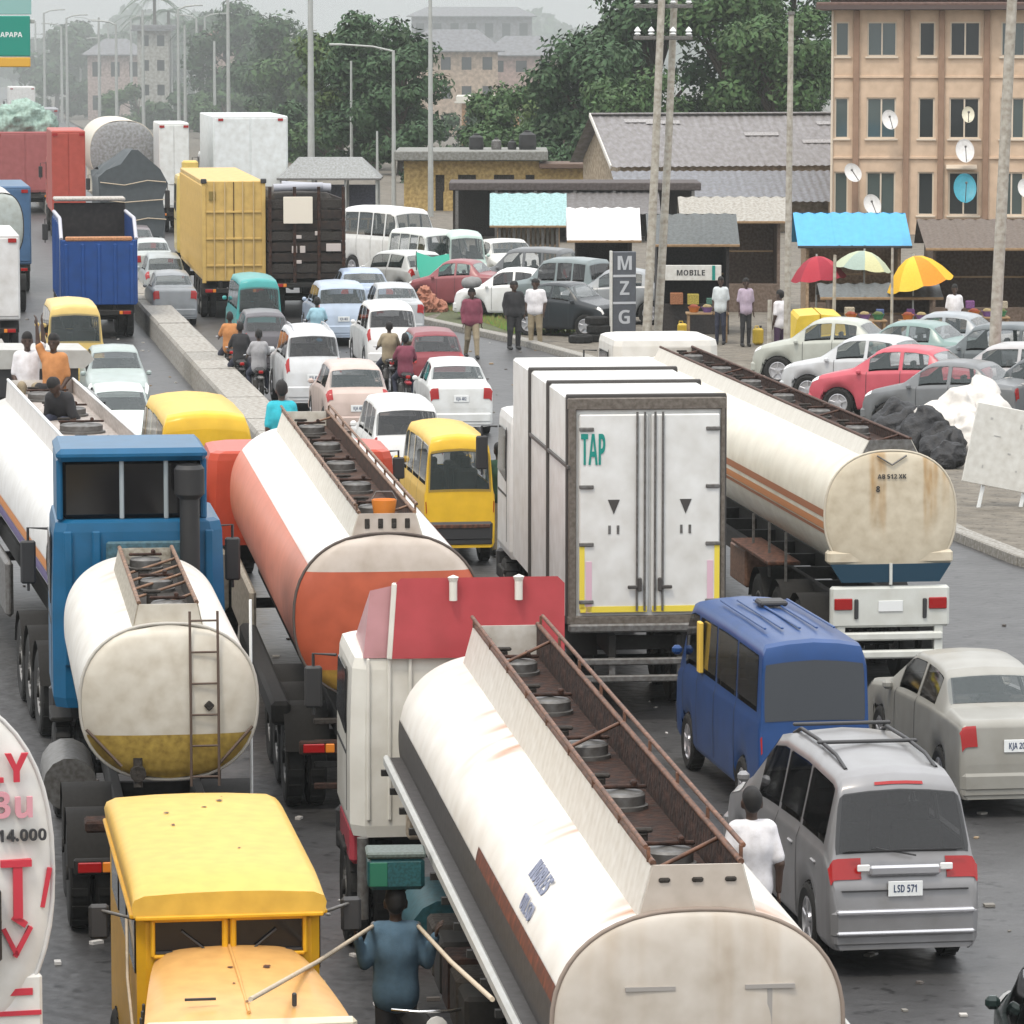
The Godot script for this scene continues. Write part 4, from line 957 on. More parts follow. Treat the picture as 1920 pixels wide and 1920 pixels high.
func box_lorry() -> void:
	var t := thing("box_lorry", "white box lorry with dark hoops and double rear doors beside cream tanker", "lorry", Vector3(1.56, 0, -49.2), 6.0)
	var white := paint("box_white", lin(0.71, 0.72, 0.71), 0.4)
	var dark := mat("hoop_dark", lin(0.05, 0.045, 0.042), 0.6)
	var frame := mat("door_frame", lin(0.17, 0.15, 0.13), 0.6, 0.0, "dirt", 0.9)
	var w := 1.83
	var y0 := 1.18
	var y1 := 3.8
	var L := 6.2
	var yc := (y0 + y1) * 0.5
	var body := obj("box_body", G.new().box(Vector3(0, yc, -L * 0.5), Vector3(w - 0.02, y1 - y0, L), 0.03), white, t)
	for k in 3:
		var zz := -0.05 - k * 2.0
		obj("hoop", G.new().box(Vector3(-w * 0.5, yc, zz), Vector3(0.05, y1 - y0 + 0.04, 0.07), 0.01).box(Vector3(w * 0.5, yc, zz), Vector3(0.05, y1 - y0 + 0.04, 0.07), 0.01).box(Vector3(0, y1 + 0.015, zz), Vector3(w + 0.04, 0.05, 0.07), 0.01), dark, body)
	obj("side_strap", G.new().box(Vector3(-w * 0.5 - 0.004, 3.0, -2.0), Vector3(0.03, 0.05, 4.2), 0.008), dark, body)
	obj("rear_frame", G.new().box(Vector3(0, y1 - 0.07, 0.02), Vector3(w + 0.02, 0.14, 0.06), 0.012).box(Vector3(0, y0 + 0.03, 0.02), Vector3(w + 0.02, 0.1, 0.06), 0.012).box(Vector3(-w * 0.5 + 0.045, yc, 0.02), Vector3(0.09, y1 - y0, 0.062), 0.012).box(Vector3(w * 0.5 - 0.025, yc, 0.02), Vector3(0.05, y1 - y0, 0.062), 0.012), frame, t)
	var yel := mat("tape_yellow", lin(0.72, 0.58, 0.06), 0.5)
	var pk := mat("tape_pink", lin(0.62, 0.42, 0.5), 0.5)
	for s in [-1.0, 1.0]:
		var cx: float = 0.03 + s * 0.42
		var door := obj("rear_door", G.new().box(Vector3(cx, yc - 0.03, 0.03), Vector3(0.8, y1 - y0 - 0.32, 0.06), 0.015), white, t)
		for x in [cx - s * 0.36, cx - s * 0.27]: obj("lock_bar", G.new().tube([Vector3(x, y0 + 0.14, 0.085), Vector3(x, y1 - 0.16, 0.085)], 0.014, 8), M.steel, door)
		for k in 4: obj("hinge", G.new().box(Vector3(cx + s * 0.32, y1 - 0.36 - k * 0.67, 0.07), Vector3(0.17, 0.045, 0.03), 0.008), M.steel, door)
		obj("latch", G.new().box(Vector3(cx - s * 0.3, y0 + 0.45, 0.1), Vector3(0.05, 0.16, 0.04), 0.01).box(Vector3(cx - s * 0.22, y0 + 0.42, 0.1), Vector3(0.12, 0.04, 0.03), 0.008), dark, door)
		obj("door_emblem", G.new().prism(PackedVector2Array([Vector2(cx - 0.07, 2.62), Vector2(cx + 0.07, 2.62), Vector2(cx, 2.45)]), 0.06, 0.066), dark, door)
		for k in 2: obj("door_mark", G.new().box(Vector3(cx - 0.05 + k * 0.1, 2.27, 0.063), Vector3(0.03, 0.1, 0.008)), M.steel, door)
		obj("tape", G.new().box(Vector3(cx + s * 0.37, 1.72, 0.063), Vector3(0.06, 0.75, 0.008)), yel, door)
		obj("tape", G.new().box(Vector3(cx + s * 0.29, 1.6, 0.063), Vector3(0.07, 0.6, 0.008)), pk, door)
		obj("tape", G.new().box(Vector3(cx, y0 + 0.16, 0.063), Vector3(0.78, 0.07, 0.008)), yel, door)
	letters("TAP", 0.5, mat("logo_green", lin(0.0, 0.22, 0.18), 0.5), t, Vector3(-0.63, 3.2, 0.065), Basis.from_scale(Vector3(0.33, 1.0, 1)), "lettering", 0.01)
	obj("sill", G.new().box(Vector3(0, y0 - 0.06, 0.04), Vector3(w, 0.1, 0.12), 0.02), M.steel, t)
	chassis_into(t, 0, -8.5, 1.8, 0.9)
	axles_into(t, [-1.6, -2.9], 1.8)
	obj("under_bumper", G.new().box(Vector3(0, 0.72, 0.02), Vector3(1.6, 0.08, 0.08), 0.015).box(Vector3(0, 0.52, 0.02), Vector3(1.6, 0.08, 0.08), 0.015).box(Vector3(-0.4, 0.62, 0.0), Vector3(0.07, 0.3, 0.06)).box(Vector3(0.4, 0.62, 0.0), Vector3(0.07, 0.3, 0.06)), M.steel, t)
	cab_into(t, -L - 0.35, 1.8, 1.1, 3.0, 1.9, white)

func container_lorry() -> void:
	var t := thing("container_lorry", "lorry carrying a sandy yellow shipping container", "lorry", Vector3(-7.78, 0, -119.5), 7.4)
	var yel := paint("container_yellow", lin(0.6, 0.41, 0.13), 0.55, "dust", 0.5)
	var w := 1.77
	var L := 12.2
	var c := obj("container", G.new().box(Vector3(0, 2.46, -L / 2), Vector3(w - 0.06, 2.8, L - 0.06), 0.02), yel, t)
	for s in [-1.0, 1.0]:
		for k in 44: obj("corrugation", G.new().box(Vector3(s * (w / 2 - 0.02), 2.46, -0.25 - k * 0.27), Vector3(0.05, 2.55, 0.12), 0.02), yel, c)
		obj("corner_post", G.new().box(Vector3(s * (w / 2 - 0.05), 2.46, -0.04), Vector3(0.11, 2.9, 0.11), 0.01), yel, c)
	for k in 3: obj("door_rib", G.new().box(Vector3(0, 1.5 + k * 0.75, 0.0), Vector3(w - 0.22, 0.06, 0.03), 0.01), yel, c)
	for x in [-0.55, -0.25, 0.25, 0.55]: obj("lock_bar", G.new().tube([Vector3(x, 1.1, 0.03), Vector3(x, 3.85, 0.03)], 0.018, 6), mat("container_bar", lin(0.5, 0.37, 0.18), 0.5), c)
	obj("door_gap", G.new().box(Vector3(0, 2.46, -0.02), Vector3(0.02, 2.75, 0.03)), M.rusty, c)
	for s in [-1.0, 1.0]:
		obj("corner_casting", G.new().box(Vector3(s * (w / 2 - 0.05), 3.86, -0.02), Vector3(0.16, 0.13, 0.16), 0.02), M.trim, c)
	obj("door_label", G.new().box(Vector3(-0.6, 3.45, 0.0), Vector3(0.18, 0.25, 0.02)), mat("label_olive", lin(0.2, 0.14, 0.03), 0.6), c)
	chassis_into(t, 0, -15.5, 1.7)
	axles_into(t, [-1.2, -2.5, -3.8], 1.8)
	rear_lights_into(t, 1.7, 0.8, 0.05, M.chassis)
	cab_into(t, -13.0, 1.85, 1.2, 3.6, 2.0, paint("cab_yellow", lin(0.62, 0.47, 0.14)))
	obj("spotlight", G.new().box(Vector3(-0.5, 3.85, -13.2), Vector3(0.5, 0.4, 0.5), 0.06), M.cab_yellow, t)

func tipper_lorry() -> void:
	var t := thing("tipper_lorry", "dark blue tipper lorry with an empty open body and orange rim", "lorry", Vector3(-10.8, 0, -111.6), 8.0)
	var blue := paint("tipper_blue", lin(0.01, 0.06, 0.24), 0.4, "dust", 0.4)
	var w := 1.95
	var gate := obj("tailgate", G.new().box(Vector3(0, 1.75, 0), Vector3(w, 1.7, 0.08), 0.02), blue, t)
	for x in [-0.85, -0.42, 0, 0.42, 0.85]: obj("gate_rib", G.new().box(Vector3(x, 1.7, 0.05), Vector3(0.1, 1.6, 0.06), 0.02), blue, gate)
	obj("gate_rim", G.new().box(Vector3(0, 2.63, 0.0), Vector3(w - 0.2, 0.12, 0.14), 0.03), mat("rim_orange", lin(0.55, 0.26, 0.12), 0.6, 0.0, "dirt", 1.0), gate)
	for s in [-1.0, 1.0]:
		var o := Transform3D(Basis(Vector3(0, 0, -1), Vector3(0, 1, 0), Vector3(1, 0, 0)), Vector3(s * w * 0.5 - 0.03, 0, 0))
		var side := obj("body_side", G.new().prism(PackedVector2Array([Vector2(0, 0.95), Vector2(5.6, 0.95), Vector2(5.6, 3.1), Vector2(1.0, 3.1), Vector2(0, 2.6)]), 0, 0.06, o), blue, t)
		for k in 5: obj("side_rib", G.new().box(Vector3(s * (w * 0.5 + 0.02), 2.0, -1.0 - k * 1.1), Vector3(0.08, 2.0, 0.12), 0.02), blue, side)
		obj("side_rim", G.new().tube([Vector3(s * w * 0.5, 2.62, 0), Vector3(s * w * 0.5, 3.12, -1.0), Vector3(s * w * 0.5, 3.12, -5.6)], 0.05, 8), mat("rim_pale", lin(0.4, 0.4, 0.44), 0.6), side)
	obj("headboard", G.new().box(Vector3(0, 2.15, -5.6), Vector3(w, 2.4, 0.08), 0.02), mat("headboard_dark", lin(0.03, 0.035, 0.05), 0.7, 0.0, "rust", 0.6), t)
	obj("canopy", G.new().box(Vector3(0, 3.45, -5.9), Vector3(w, 0.1, 1.0), 0.03), mat("canopy_pale", lin(0.5, 0.48, 0.45), 0.5, 0.0, "dirt", 0.8), t)
	obj("body_floor", G.new().box(Vector3(0, 0.98, -2.8), Vector3(w - 0.1, 0.1, 5.5)), M.grime, t)
	chassis_into(t, 0, -8.0, 1.8, 0.8)
	axles_into(t, [-1.2, -2.5], 1.9)
	rear_lights_into(t, 1.7, 0.7, 0.05, M.chassis)
	cab_into(t, -6.2, 1.9, 1.2, 3.1, 1.8, paint("tipper_cab", lin(0.3, 0.36, 0.4)))

func tarp_lorry() -> void:
	var t := thing("tarpaulin_lorry", "lorry with peaked load under dark grey tarpaulin before the cream tanker", "lorry", Vector3(-13.2, 0, -149.0), 8.0)
	var tarp := mat("tarp_grey", lin(0.06, 0.072, 0.08), 0.7, 0.0, "dust", 0.6)
	var rows := []
	for i in 15:
		var u := i / 14.0
		var row := PackedVector3Array()
		for q in [[-1.05, 0.9], [-1.12, 1.6], [-1.08, 2.3], [-1.15, 2.9], [-0.85, 3.25], [-0.4, 3.5], [0.0, 3.85], [0.25, 3.95], [0.55, 3.6], [0.9, 3.3], [1.15, 2.8], [1.08, 2.2], [1.13, 1.6], [1.05, 0.9]]:
			row.append(Vector3(q[0] + rng.randf_range(-0.07, 0.07), q[1] + rng.randf_range(-0.09, 0.09) - (0.35 * abs(sin(u * 9.0)) if q[1] > 3 else 0.0), -u * 8.0))
		rows.append(row)
	var g := G.new().grid(rows, false, Vector3(0, 2, -4))
	g.poly(Array(rows[0]), Vector3.BACK)
	obj("tarpaulin", g, tarp, t)
	for q in [[1.5, 0.05], [2.2, -0.04], [2.8, 0.06]]: obj("rope", G.new().tube([Vector3(-1.14, q[0], 0.05), Vector3(-0.3, q[0] - 0.1, 0.06), Vector3(0.5, q[0] + q[1], 0.06), Vector3(1.14, q[0], 0.05)], 0.02, 6), M.pale_wood, t)
	chassis_into(t, 0, -10, 1.8)
	axles_into(t, [-1.4, -2.7], 1.9)
	cab_into(t, -8.4, 1.9, 1.2, 3.0, 1.8, paint("tarp_cab", lin(0.3, 0.1, 0.08)))

func scrap_lorry() -> void:
	var t := thing("stake_lorry", "dark stake-sided lorry with a square white board on its tail", "lorry", Vector3(-5.75, 0, -119.6), 8.0)
	var dk := mat("stake_dark", lin(0.05, 0.043, 0.038), 0.8, 0.0, "rust", 0.6)
	var w := 2.15
	obj("bed", G.new().box(Vector3(0, 1.2, -3.2), Vector3(w, 0.16, 6.4), 0.02), dk, t)
	for k in 7:
		obj("tail_board", G.new().box(Vector3(0, 1.42 + k * 0.3, 0), Vector3(w, 0.24, 0.05), 0.01), dk if k % 3 else M.grime, t)
		for s in [-1.0, 1.0]: obj("side_board", G.new().box(Vector3(s * w * 0.5, 1.42 + k * 0.3, -3.2), Vector3(0.05, 0.24, 6.3), 0.01), dk, t)
	for s in [-1.0, -0.33, 0.33, 1.0]: obj("stake", G.new().box(Vector3(s * w * 0.48, 2.35, 0.05), Vector3(0.09, 2.7, 0.07), 0.01), M.rusty, t)
	obj("white_board", G.new().box(Vector3(-0.25, 3.05, 0.12), Vector3(0.82, 0.75, 0.03), 0.01), mat("board_cream", lin(0.68, 0.62, 0.52), 0.6), t)
	var pale := mat("patch_pale", lin(0.45, 0.4, 0.37), 0.7)
	for q in [[-0.25, 2.3, 0.2, 0.1], [-0.35, 1.95, 0.15, 0.2], [-0.12, 1.95, 0.15, 0.2], [0.75, 2.0, 0.42, 0.22], [-0.25, 1.6, 0.2, 0.1], [0.3, 2.4, 0.15, 0.12]]: obj("patch_plate", G.new().box(Vector3(q[0], q[1], 0.06), Vector3(q[2], q[3], 0.03), 0.01), pale, t)
	obj("load", G.new().box(Vector3(-0.1, 2.4, -3.3), Vector3(1.8, 2.2, 5.6), 0.15), M.grime, t)
	obj("load_roll", G.new().tube([Vector3(-0.9, 3.66, -0.4), Vector3(0.5, 3.7, -0.5)], 0.11, 10).tube([Vector3(-0.6, 3.7, -1.2), Vector3(0.8, 3.62, -1.3)], 0.13, 10), mat("roll_grey", lin(0.35, 0.36, 0.4), 0.7), t)
	chassis_into(t, 0, -8.5, 1.9)
	axles_into(t, [-1.4, -2.7], 1.95)
	rear_lights_into(t, 1.9, 0.95, 0.06, M.chassis)
	cab_into(t, -6.8, 1.95, 1.2, 2.9, 1.8, paint("stake_cab", lin(0.25, 0.22, 0.2)))

func plain_box(called: String, label: String, at: Vector3, turn: float, w: float, y0: float, y1: float, L: float, m: Material, cabm: Material) -> void:
	var t := thing(called, label, "lorry", at, turn)
	var b := obj("box_body", G.new().box(Vector3(0, (y0 + y1) / 2, -L / 2), Vector3(w, y1 - y0, L), 0.04), m, t)
	for s in [-1.0, 1.0]: obj("rear_door", G.new().box(Vector3(s * w * 0.245, (y0 + y1) / 2, 0.01), Vector3(w * 0.47, y1 - y0 - 0.2, 0.03), 0.01), m, b)
	for s in [-1.0, 1.0]: obj("roof_lamp", G.new().box(Vector3(s * w * 0.4, y1 - 0.15, 0.03), Vector3(0.2, 0.1, 0.04)), M.red_lens, b)
	chassis_into(t, 0, -L - 2.5, w * 0.95, 0.85)
	axles_into(t, [-1.4, -2.7], w)
	rear_lights_into(t, w * 0.9, 0.75, 0.03, M.chassis)
	cab_into(t, -L - 0.3, w, 1.1, 3.0, 1.8, cabm)

func bonnet_bus() -> void:
	# a tall yellow bonneted bus that faces the bridge
	var t := thing("yellow_bus", "yellow bonneted bus with a split windscreen, facing the viewer", "bus", Vector3(-1.91, 0, -28.3), 8.3)
	var yel := paint("bus_yellow", lin(0.7, 0.38, 0.015), 0.4, "dust", 0.9)
	var roofm := paint("bus_roof", lin(0.68, 0.43, 0.07), 0.45, "dust", 0.8)
	var hoodm := paint("bus_hood", lin(0.64, 0.36, 0.12), 0.45, "dust", 0.8)
	var w := 1.24
	var body := obj("body", G.new().box(Vector3(0, 1.35, -1.8), Vector3(w, 1.5, 3.55), 0.06), yel, t)
	var rows := []
	for i in 13:
		var u := i / 12.0
		var z := 0.06 - u * 3.68
		var dip: float = 0.10 * pow(clamp(1 - u * 5, 0, 1), 2.0) + 0.08 * pow(clamp(u * 5 - 4, 0, 1), 2.0)
		var row := PackedVector3Array()
		for q in [[-0.52, 0.0], [-0.53, 0.11], [-0.515, 0.17], [-0.46, 0.21], [-0.22, 0.232], [0.0, 0.238], [0.22, 0.232], [0.46, 0.21], [0.515, 0.17], [0.53, 0.11], [0.52, 0.0]]: row.append(Vector3(q[0] * w, 2.09 + q[1] * (1 - dip * 3.0) , z))
		rows.append(row)
	var rf := G.new().grid(rows, false, Vector3(0, 1.5, -1.8))
	rf.poly(Array(rows[0]), Vector3.BACK); rf.poly(Array(rows[-1]), Vector3.FORWARD)
	obj("roof", rf, roofm, t)
	obj("roof_gutter", G.new().box(Vector3(0, 2.085, 0.05), Vector3(w + 0.03, 0.03, 0.06), 0.008), yel, t)
	for s in [-1.0, 1.0]:
		obj("roof_gutter", G.new().box(Vector3(s * w * 0.525, 2.085, -1.8), Vector3(0.035, 0.03, 3.6), 0.008), yel, t)
		obj("windscreen", G.new().box(Vector3(s * 0.265, 1.935, -0.02), Vector3(0.46, 0.24, 0.015), 0.0), M.dark_glass, t)
		obj("windscreen_frame", G.new().box(Vector3(s * 0.265, 2.06, 0.0), Vector3(0.5, 0.03, 0.05), 0.01).box(Vector3(s * 0.265, 1.81, 0.0), Vector3(0.5, 0.03, 0.05), 0.01).box(Vector3(s * 0.515, 1.935, 0.0), Vector3(0.03, 0.26, 0.05), 0.01).box(Vector3(s * 0.028, 1.935, 0.0), Vector3(0.04, 0.26, 0.05), 0.01), yel, t)
		for k in 3:
			obj("side_window", G.new().box(Vector3(s * (w * 0.5 + 0.002), 1.85, -0.55 - k * 1.05), Vector3(0.02, 0.36, 0.85), 0.005), M.dark_glass, t)
		obj("wing", G.new().box(Vector3(s * 0.6, 1.02, 1.0), Vector3(0.3, 0.5, 1.5), 0.12), yel, t)
		obj("mirror", G.new().box(Vector3(s * 0.86, 2.0, -0.3), Vector3(0.14, 0.24, 0.05), 0.02), M.trim, t)
		obj("mirror_arm", G.new().tube([Vector3(s * 0.62, 2.05, -0.1), Vector3(s * 0.86, 2.08, -0.3)], 0.012, 6), M.steel, t)
		for zz in [0.85, -2.7]: wheel(t, Vector3(s * 0.56, 0.42, zz), 0.42, 0.2, true)
		obj("headlight", G.new().lathe(Transform3D(Basis(Vector3.RIGHT, PI / 2), Vector3(s * 0.5, 1.35, 1.76)), [Vector2(0.12, 0), Vector2(0.12, 0.06), Vector2(0.1, 0.08), Vector2(0.001, 0.1)], 16), M.clear_lens, t)
	# bonnet: a low dome that widens towards the grille
	rows = []
	for i in 11:
		var u := i / 10.0
		var hw: float = lerp(0.5, 0.68, pow(u, 0.8))
		var row := PackedVector3Array()
		for j in 13:
			var q := j / 6.0 - 1.0
			row.append(Vector3(q * hw, lerp(1.835, 1.76, u) + 0.035 * (1 - q * q) - 0.06 * pow(abs(q), 10.0) - 0.05 * pow(u, 8.0), -0.02 + u * 1.72))
		rows.append(row)
	obj("bonnet", G.new().grid(rows, false, Vector3(0, 0.5, 0.8)), hoodm, t)
	for s in [-1.0, 1.0]:
		var sr := []
		for i in 11:
			var u := i / 10.0
			var hw: float = lerp(0.5, 0.68, pow(u, 0.8))
			sr.append(PackedVector3Array([Vector3(s * hw, lerp(1.835, 1.76, u) - 0.08 - 0.05 * pow(u, 8.0), -0.02 + u * 1.72), Vector3(s * (hw + 0.02), 1.5, -0.02 + u * 1.72), Vector3(s * (hw + 0.03), 1.0, -0.02 + u * 1.72)]))
		obj("bonnet_side", G.new().grid(sr, false, Vector3(0, 1.3, 0.8)), yel, t)
	obj("bonnet_ridge", G.new().tube([Vector3(0, 1.872, 0.0), Vector3(0, 1.84, 0.8), Vector3(0, 1.78, 1.6)], 0.012, 6), hoodm, t)
	obj("front_panel", G.new().box(Vector3(0, 1.4, 1.72), Vector3(1.36, 0.72, 0.08), 0.03), paint("bus_cream", lin(0.68, 0.62, 0.48)), t)
	for k in 6: obj("grille_bar", G.new().box(Vector3(0, 1.18 + k * 0.08, 1.77), Vector3(0.7, 0.03, 0.03), 0.008), M.steel, t)
	obj("front_bumper", G.new().box(Vector3(0, 0.72, 1.85), Vector3(1.4, 0.2, 0.12), 0.03), M.chassis, t)
	obj("floor_pan", G.new().box(Vector3(0, 0.62, -1.2), Vector3(1.1, 0.2, 4.6)), M.chassis, t)
	for sd in [-1.0, 1.0]:
		obj("wiper", G.new().tube([Vector3(sd * 0.12, 1.82, 0.03), Vector3(sd * 0.32, 1.98, 0.01)], 0.008, 5), M.trim, t)
		for k in 3: obj("bonnet_louvre", G.new().box(Vector3(sd * (0.62 + 0.02 * k), 1.58, 0.7 + k * 0.2), Vector3(0.02, 0.14, 0.03), 0.006), M.trim, t)
		obj("window_seal", G.new().box(Vector3(sd * 0.265, 1.817 + 0.02, 0.005), Vector3(0.46, 0.012, 0.03)), M.trim, t)
	rust_patches(t)
	obj("bonnet_catch", G.new().box(Vector3(0.3, 1.83, 1.5), Vector3(0.03, 0.09, 0.03), 0.008).box(Vector3(-0.3, 1.84, 1.45), Vector3(0.2, 0.015, 0.02)), M.trim, t)
	obj("side_cable", G.new().tube([Vector3(-0.64, 1.9, -0.9), Vector3(-0.67, 1.6, -0.3), Vector3(-0.66, 1.25, 0.4), Vector3(-0.68, 0.8, 1.2)], 0.012, 6), M.pale_wood, t)

func rust_patches(t: Node3D) -> void:   # bare rusty spots where the paint has chipped
	var r := RandomNumberGenerator.new()
	r.seed = 9
	for k in 11:
		var g := G.new()
		var on_roof := k < 6
		var c := Vector3(r.randf_range(-0.42, 0.42), 2.331 if on_roof else 0.0, r.randf_range(-3.2, -0.4) if on_roof else r.randf_range(0.15, 1.5))
		if not on_roof:
			var u := (c.z + 0.02) / 1.72
			c.y = lerp(1.835, 1.76, u) + 0.035 * (1 - pow(c.x / 0.6, 2.0)) + 0.004
		elif abs(c.x) > 0.3: c.x *= 0.5
		var pts := []
		var rad := r.randf_range(0.008, 0.028)
		for i in 9:
			var a := TAU * i / 9
			pts.append(c + Vector3(cos(a) * rad * r.randf_range(0.5, 1.3), 0, sin(a) * rad * r.randf_range(0.6, 1.8)))
		g.poly(pts, Vector3.UP)
		obj("rust_spot", g, M.rusty_rail, t)

# --- people -----------------------------------------------------------------------------------------------------
func skin_over(bones: Array, cell: float, k := 0.03, sx := 1.0) -> G:
	# tapered capsules joined by a smooth minimum, meshed as surface nets
	var lo := Vector3.INF
	var hi := -Vector3.INF
	for b in bones:
		var r: float = max(b[2], b[3]) + cell * 3 + k
		for e in [b[0], b[1]]:
			lo = lo.min(e - Vector3.ONE * r); hi = hi.max(e + Vector3.ONE * r)
	var nx := int((hi.x - lo.x) / cell) + 2
	var ny := int((hi.y - lo.y) / cell) + 2
	var nz := int((hi.z - lo.z) / cell) + 2
	var f := PackedFloat32Array()
	f.resize(nx * ny * nz)
	f.fill(0.5)
	for b in bones:
		var r: float = max(b[2], b[3]) + cell * 2.5 + k
		var A: Vector3 = b[0]
		var B: Vector3 = b[1]
		var ab := B - A
		var l2: float = max(1e-8, ab.length_squared())
		var i0 := ((A.min(B) - Vector3.ONE * r - lo) / cell).max(Vector3.ZERO)
		var i1 := ((A.max(B) + Vector3.ONE * r - lo) / cell) + Vector3.ONE
		for z in range(int(i0.z), min(nz, int(i1.z) + 1)):
			for y in range(int(i0.y), min(ny, int(i1.y) + 1)):
				var row := (z * ny + y) * nx
				for x in range(int(i0.x), min(nx, int(i1.x) + 1)):
					var p := lo + Vector3(x, y, z) * cell - A
					var t: float = clamp(p.dot(ab) / l2, 0.0, 1.0)
					var d: float = (p - ab * t).length() - (b[2] + (b[3] - b[2]) * t)
					var o := f[row + x]
					var h: float = max(k - abs(d - o), 0.0) / k
					f[row + x] = min(d, o) - h * h * k * 0.25
	var g := G.new()
	var id := PackedInt32Array()
	id.resize(nx * ny * nz)
	id.fill(-1)
	for z in nz - 1:
		for y in ny - 1:
			for x in nx - 1:
				var i := (z * ny + y) * nx + x
				var c := [f[i], f[i + 1], f[i + nx], f[i + nx + 1], f[i + nx * ny], f[i + nx * ny + 1], f[i + nx * ny + nx], f[i + nx * ny + nx + 1]]
				var m := 0
				for q in 8:
					if c[q] < 0: m += 1
				if m == 0 or m == 8: continue
				var s := Vector3.ZERO
				var n := 0
				for q in 8:
					for ax in [1, 2, 4]:
						if q & ax: continue
						var w: int = q | ax
						if (c[q] < 0) != (c[w] < 0):
							var t: float = c[q] / (c[q] - c[w])
							s += Vector3(q & 1, (q >> 1) & 1, (q >> 2) & 1) + Vector3(1 if ax == 1 else 0, 1 if ax == 2 else 0, 1 if ax == 4 else 0) * t
							n += 1
				var gr := Vector3(c[1] + c[3] + c[5] + c[7] - c[0] - c[2] - c[4] - c[6], c[2] + c[3] + c[6] + c[7] - c[0] - c[1] - c[4] - c[5], c[4] + c[5] + c[6] + c[7] - c[0] - c[1] - c[2] - c[3])
				var P := lo + (Vector3(x, y, z) + s / n) * cell
				id[i] = g.add(Vector3(P.x * sx, P.y, P.z), Vector3(gr.x / sx, gr.y, gr.z).normalized())
	for z in range(1, nz - 1):
		for y in range(1, ny - 1):
			for x in range(1, nx - 1):
				var i := (z * ny + y) * nx + x
				for ax in 3:
					var st: int = [1, nx, nx * ny][ax]
					if (f[i] < 0) == (f[i + st] < 0): continue
					var u: int = [nx, nx * ny, 1][ax]
					var w: int = [nx * ny, 1, nx][ax]
					var q := [id[i], id[i - u], id[i - u - w], id[i - w]]
					if q.min() < 0: continue
					g.ix.append_array([q[0], q[1], q[2], q[0], q[2], q[3]])
	return g

func rumpled(g: G, amp: float, freq: float, sd: int) -> G:   # folds and dents pressed into a soft thing
	var f := FastNoiseLite.new()
	f.seed = sd; f.frequency = freq; f.fractal_octaves = 3; f.fractal_type = FastNoiseLite.FRACTAL_RIDGED
	for i in g.v.size(): g.v[i] += g.n[i] * (f.get_noise_3dv(g.v[i]) - 0.2) * amp
	var acc := PackedVector3Array()
	acc.resize(g.v.size())
	for k in range(0, g.ix.size(), 3):
		var a := g.ix[k]
		var b := g.ix[k + 1]
		var c := g.ix[k + 2]
		var m := (g.v[b] - g.v[a]).cross(g.v[c] - g.v[a])
		if m.dot(g.n[a]) < 0: m = -m
		acc[a] += m; acc[b] += m; acc[c] += m
	for i in g.v.size():
		if acc[i].length_squared() > 1e-16: g.n[i] = acc[i].normalized()
	return g

func hand_bones(wrist: Vector3, dir: Vector3, side: float, curl := 0.35) -> Array:
	var out := []
	dir = dir.normalized()
	var across := dir.cross(Vector3(side, 0.2, 0.1)).normalized()   # from little finger to thumb side
	var palm := across.cross(dir).normalized()
	var k := wrist + dir * 0.085
	for i in 4:
		var o := across * (0.024 - 0.017 * i)
		out.append([wrist + o * 0.6 + dir * 0.02, k + o, 0.014, 0.013])
		var l: float = [0.068, 0.076, 0.07, 0.055][i]
		var d1 := (dir + palm * curl * 0.6).normalized()
		var d2 := (dir + palm * curl * 2.2).normalized()
		var m := k + o + d1 * l * 0.55
		out.append([k + o, m, 0.0095, 0.0085])
		out.append([m, m + d2 * l * 0.5, 0.0085, 0.007])
	var tb := wrist + dir * 0.025 + across * 0.03
	var tm := tb + (dir * 0.7 + across * 0.75).normalized() * 0.04
	out.append([tb, tm, 0.012, 0.0105]); out.append([tm, tm + (dir + across * 0.2 + palm * 0.2).normalized() * 0.035, 0.0105, 0.008])
	return out

class Pose:
	var lean := 0.0
	var s := 1.0
	var drop := 0.0
	func J(x: float, y: float, z: float) -> Vector3:
		if y > 0.93: return Vector3(x, 0.93 + (y - 0.93) * cos(lean), z - (y - 0.93) * sin(lean)) * s + Vector3(0, drop * s, 0)
		return Vector3(x, y, z) * s + Vector3(0, drop * s, 0)
	func low(v: Vector3) -> Vector3: return v * s + Vector3(0, drop * s, 0)

func inflated(bs: Array, by: float) -> Array:
	var r := []
	for b in bs: r.append([b[0], b[1], b[2] + by, b[3] + by])
	return r

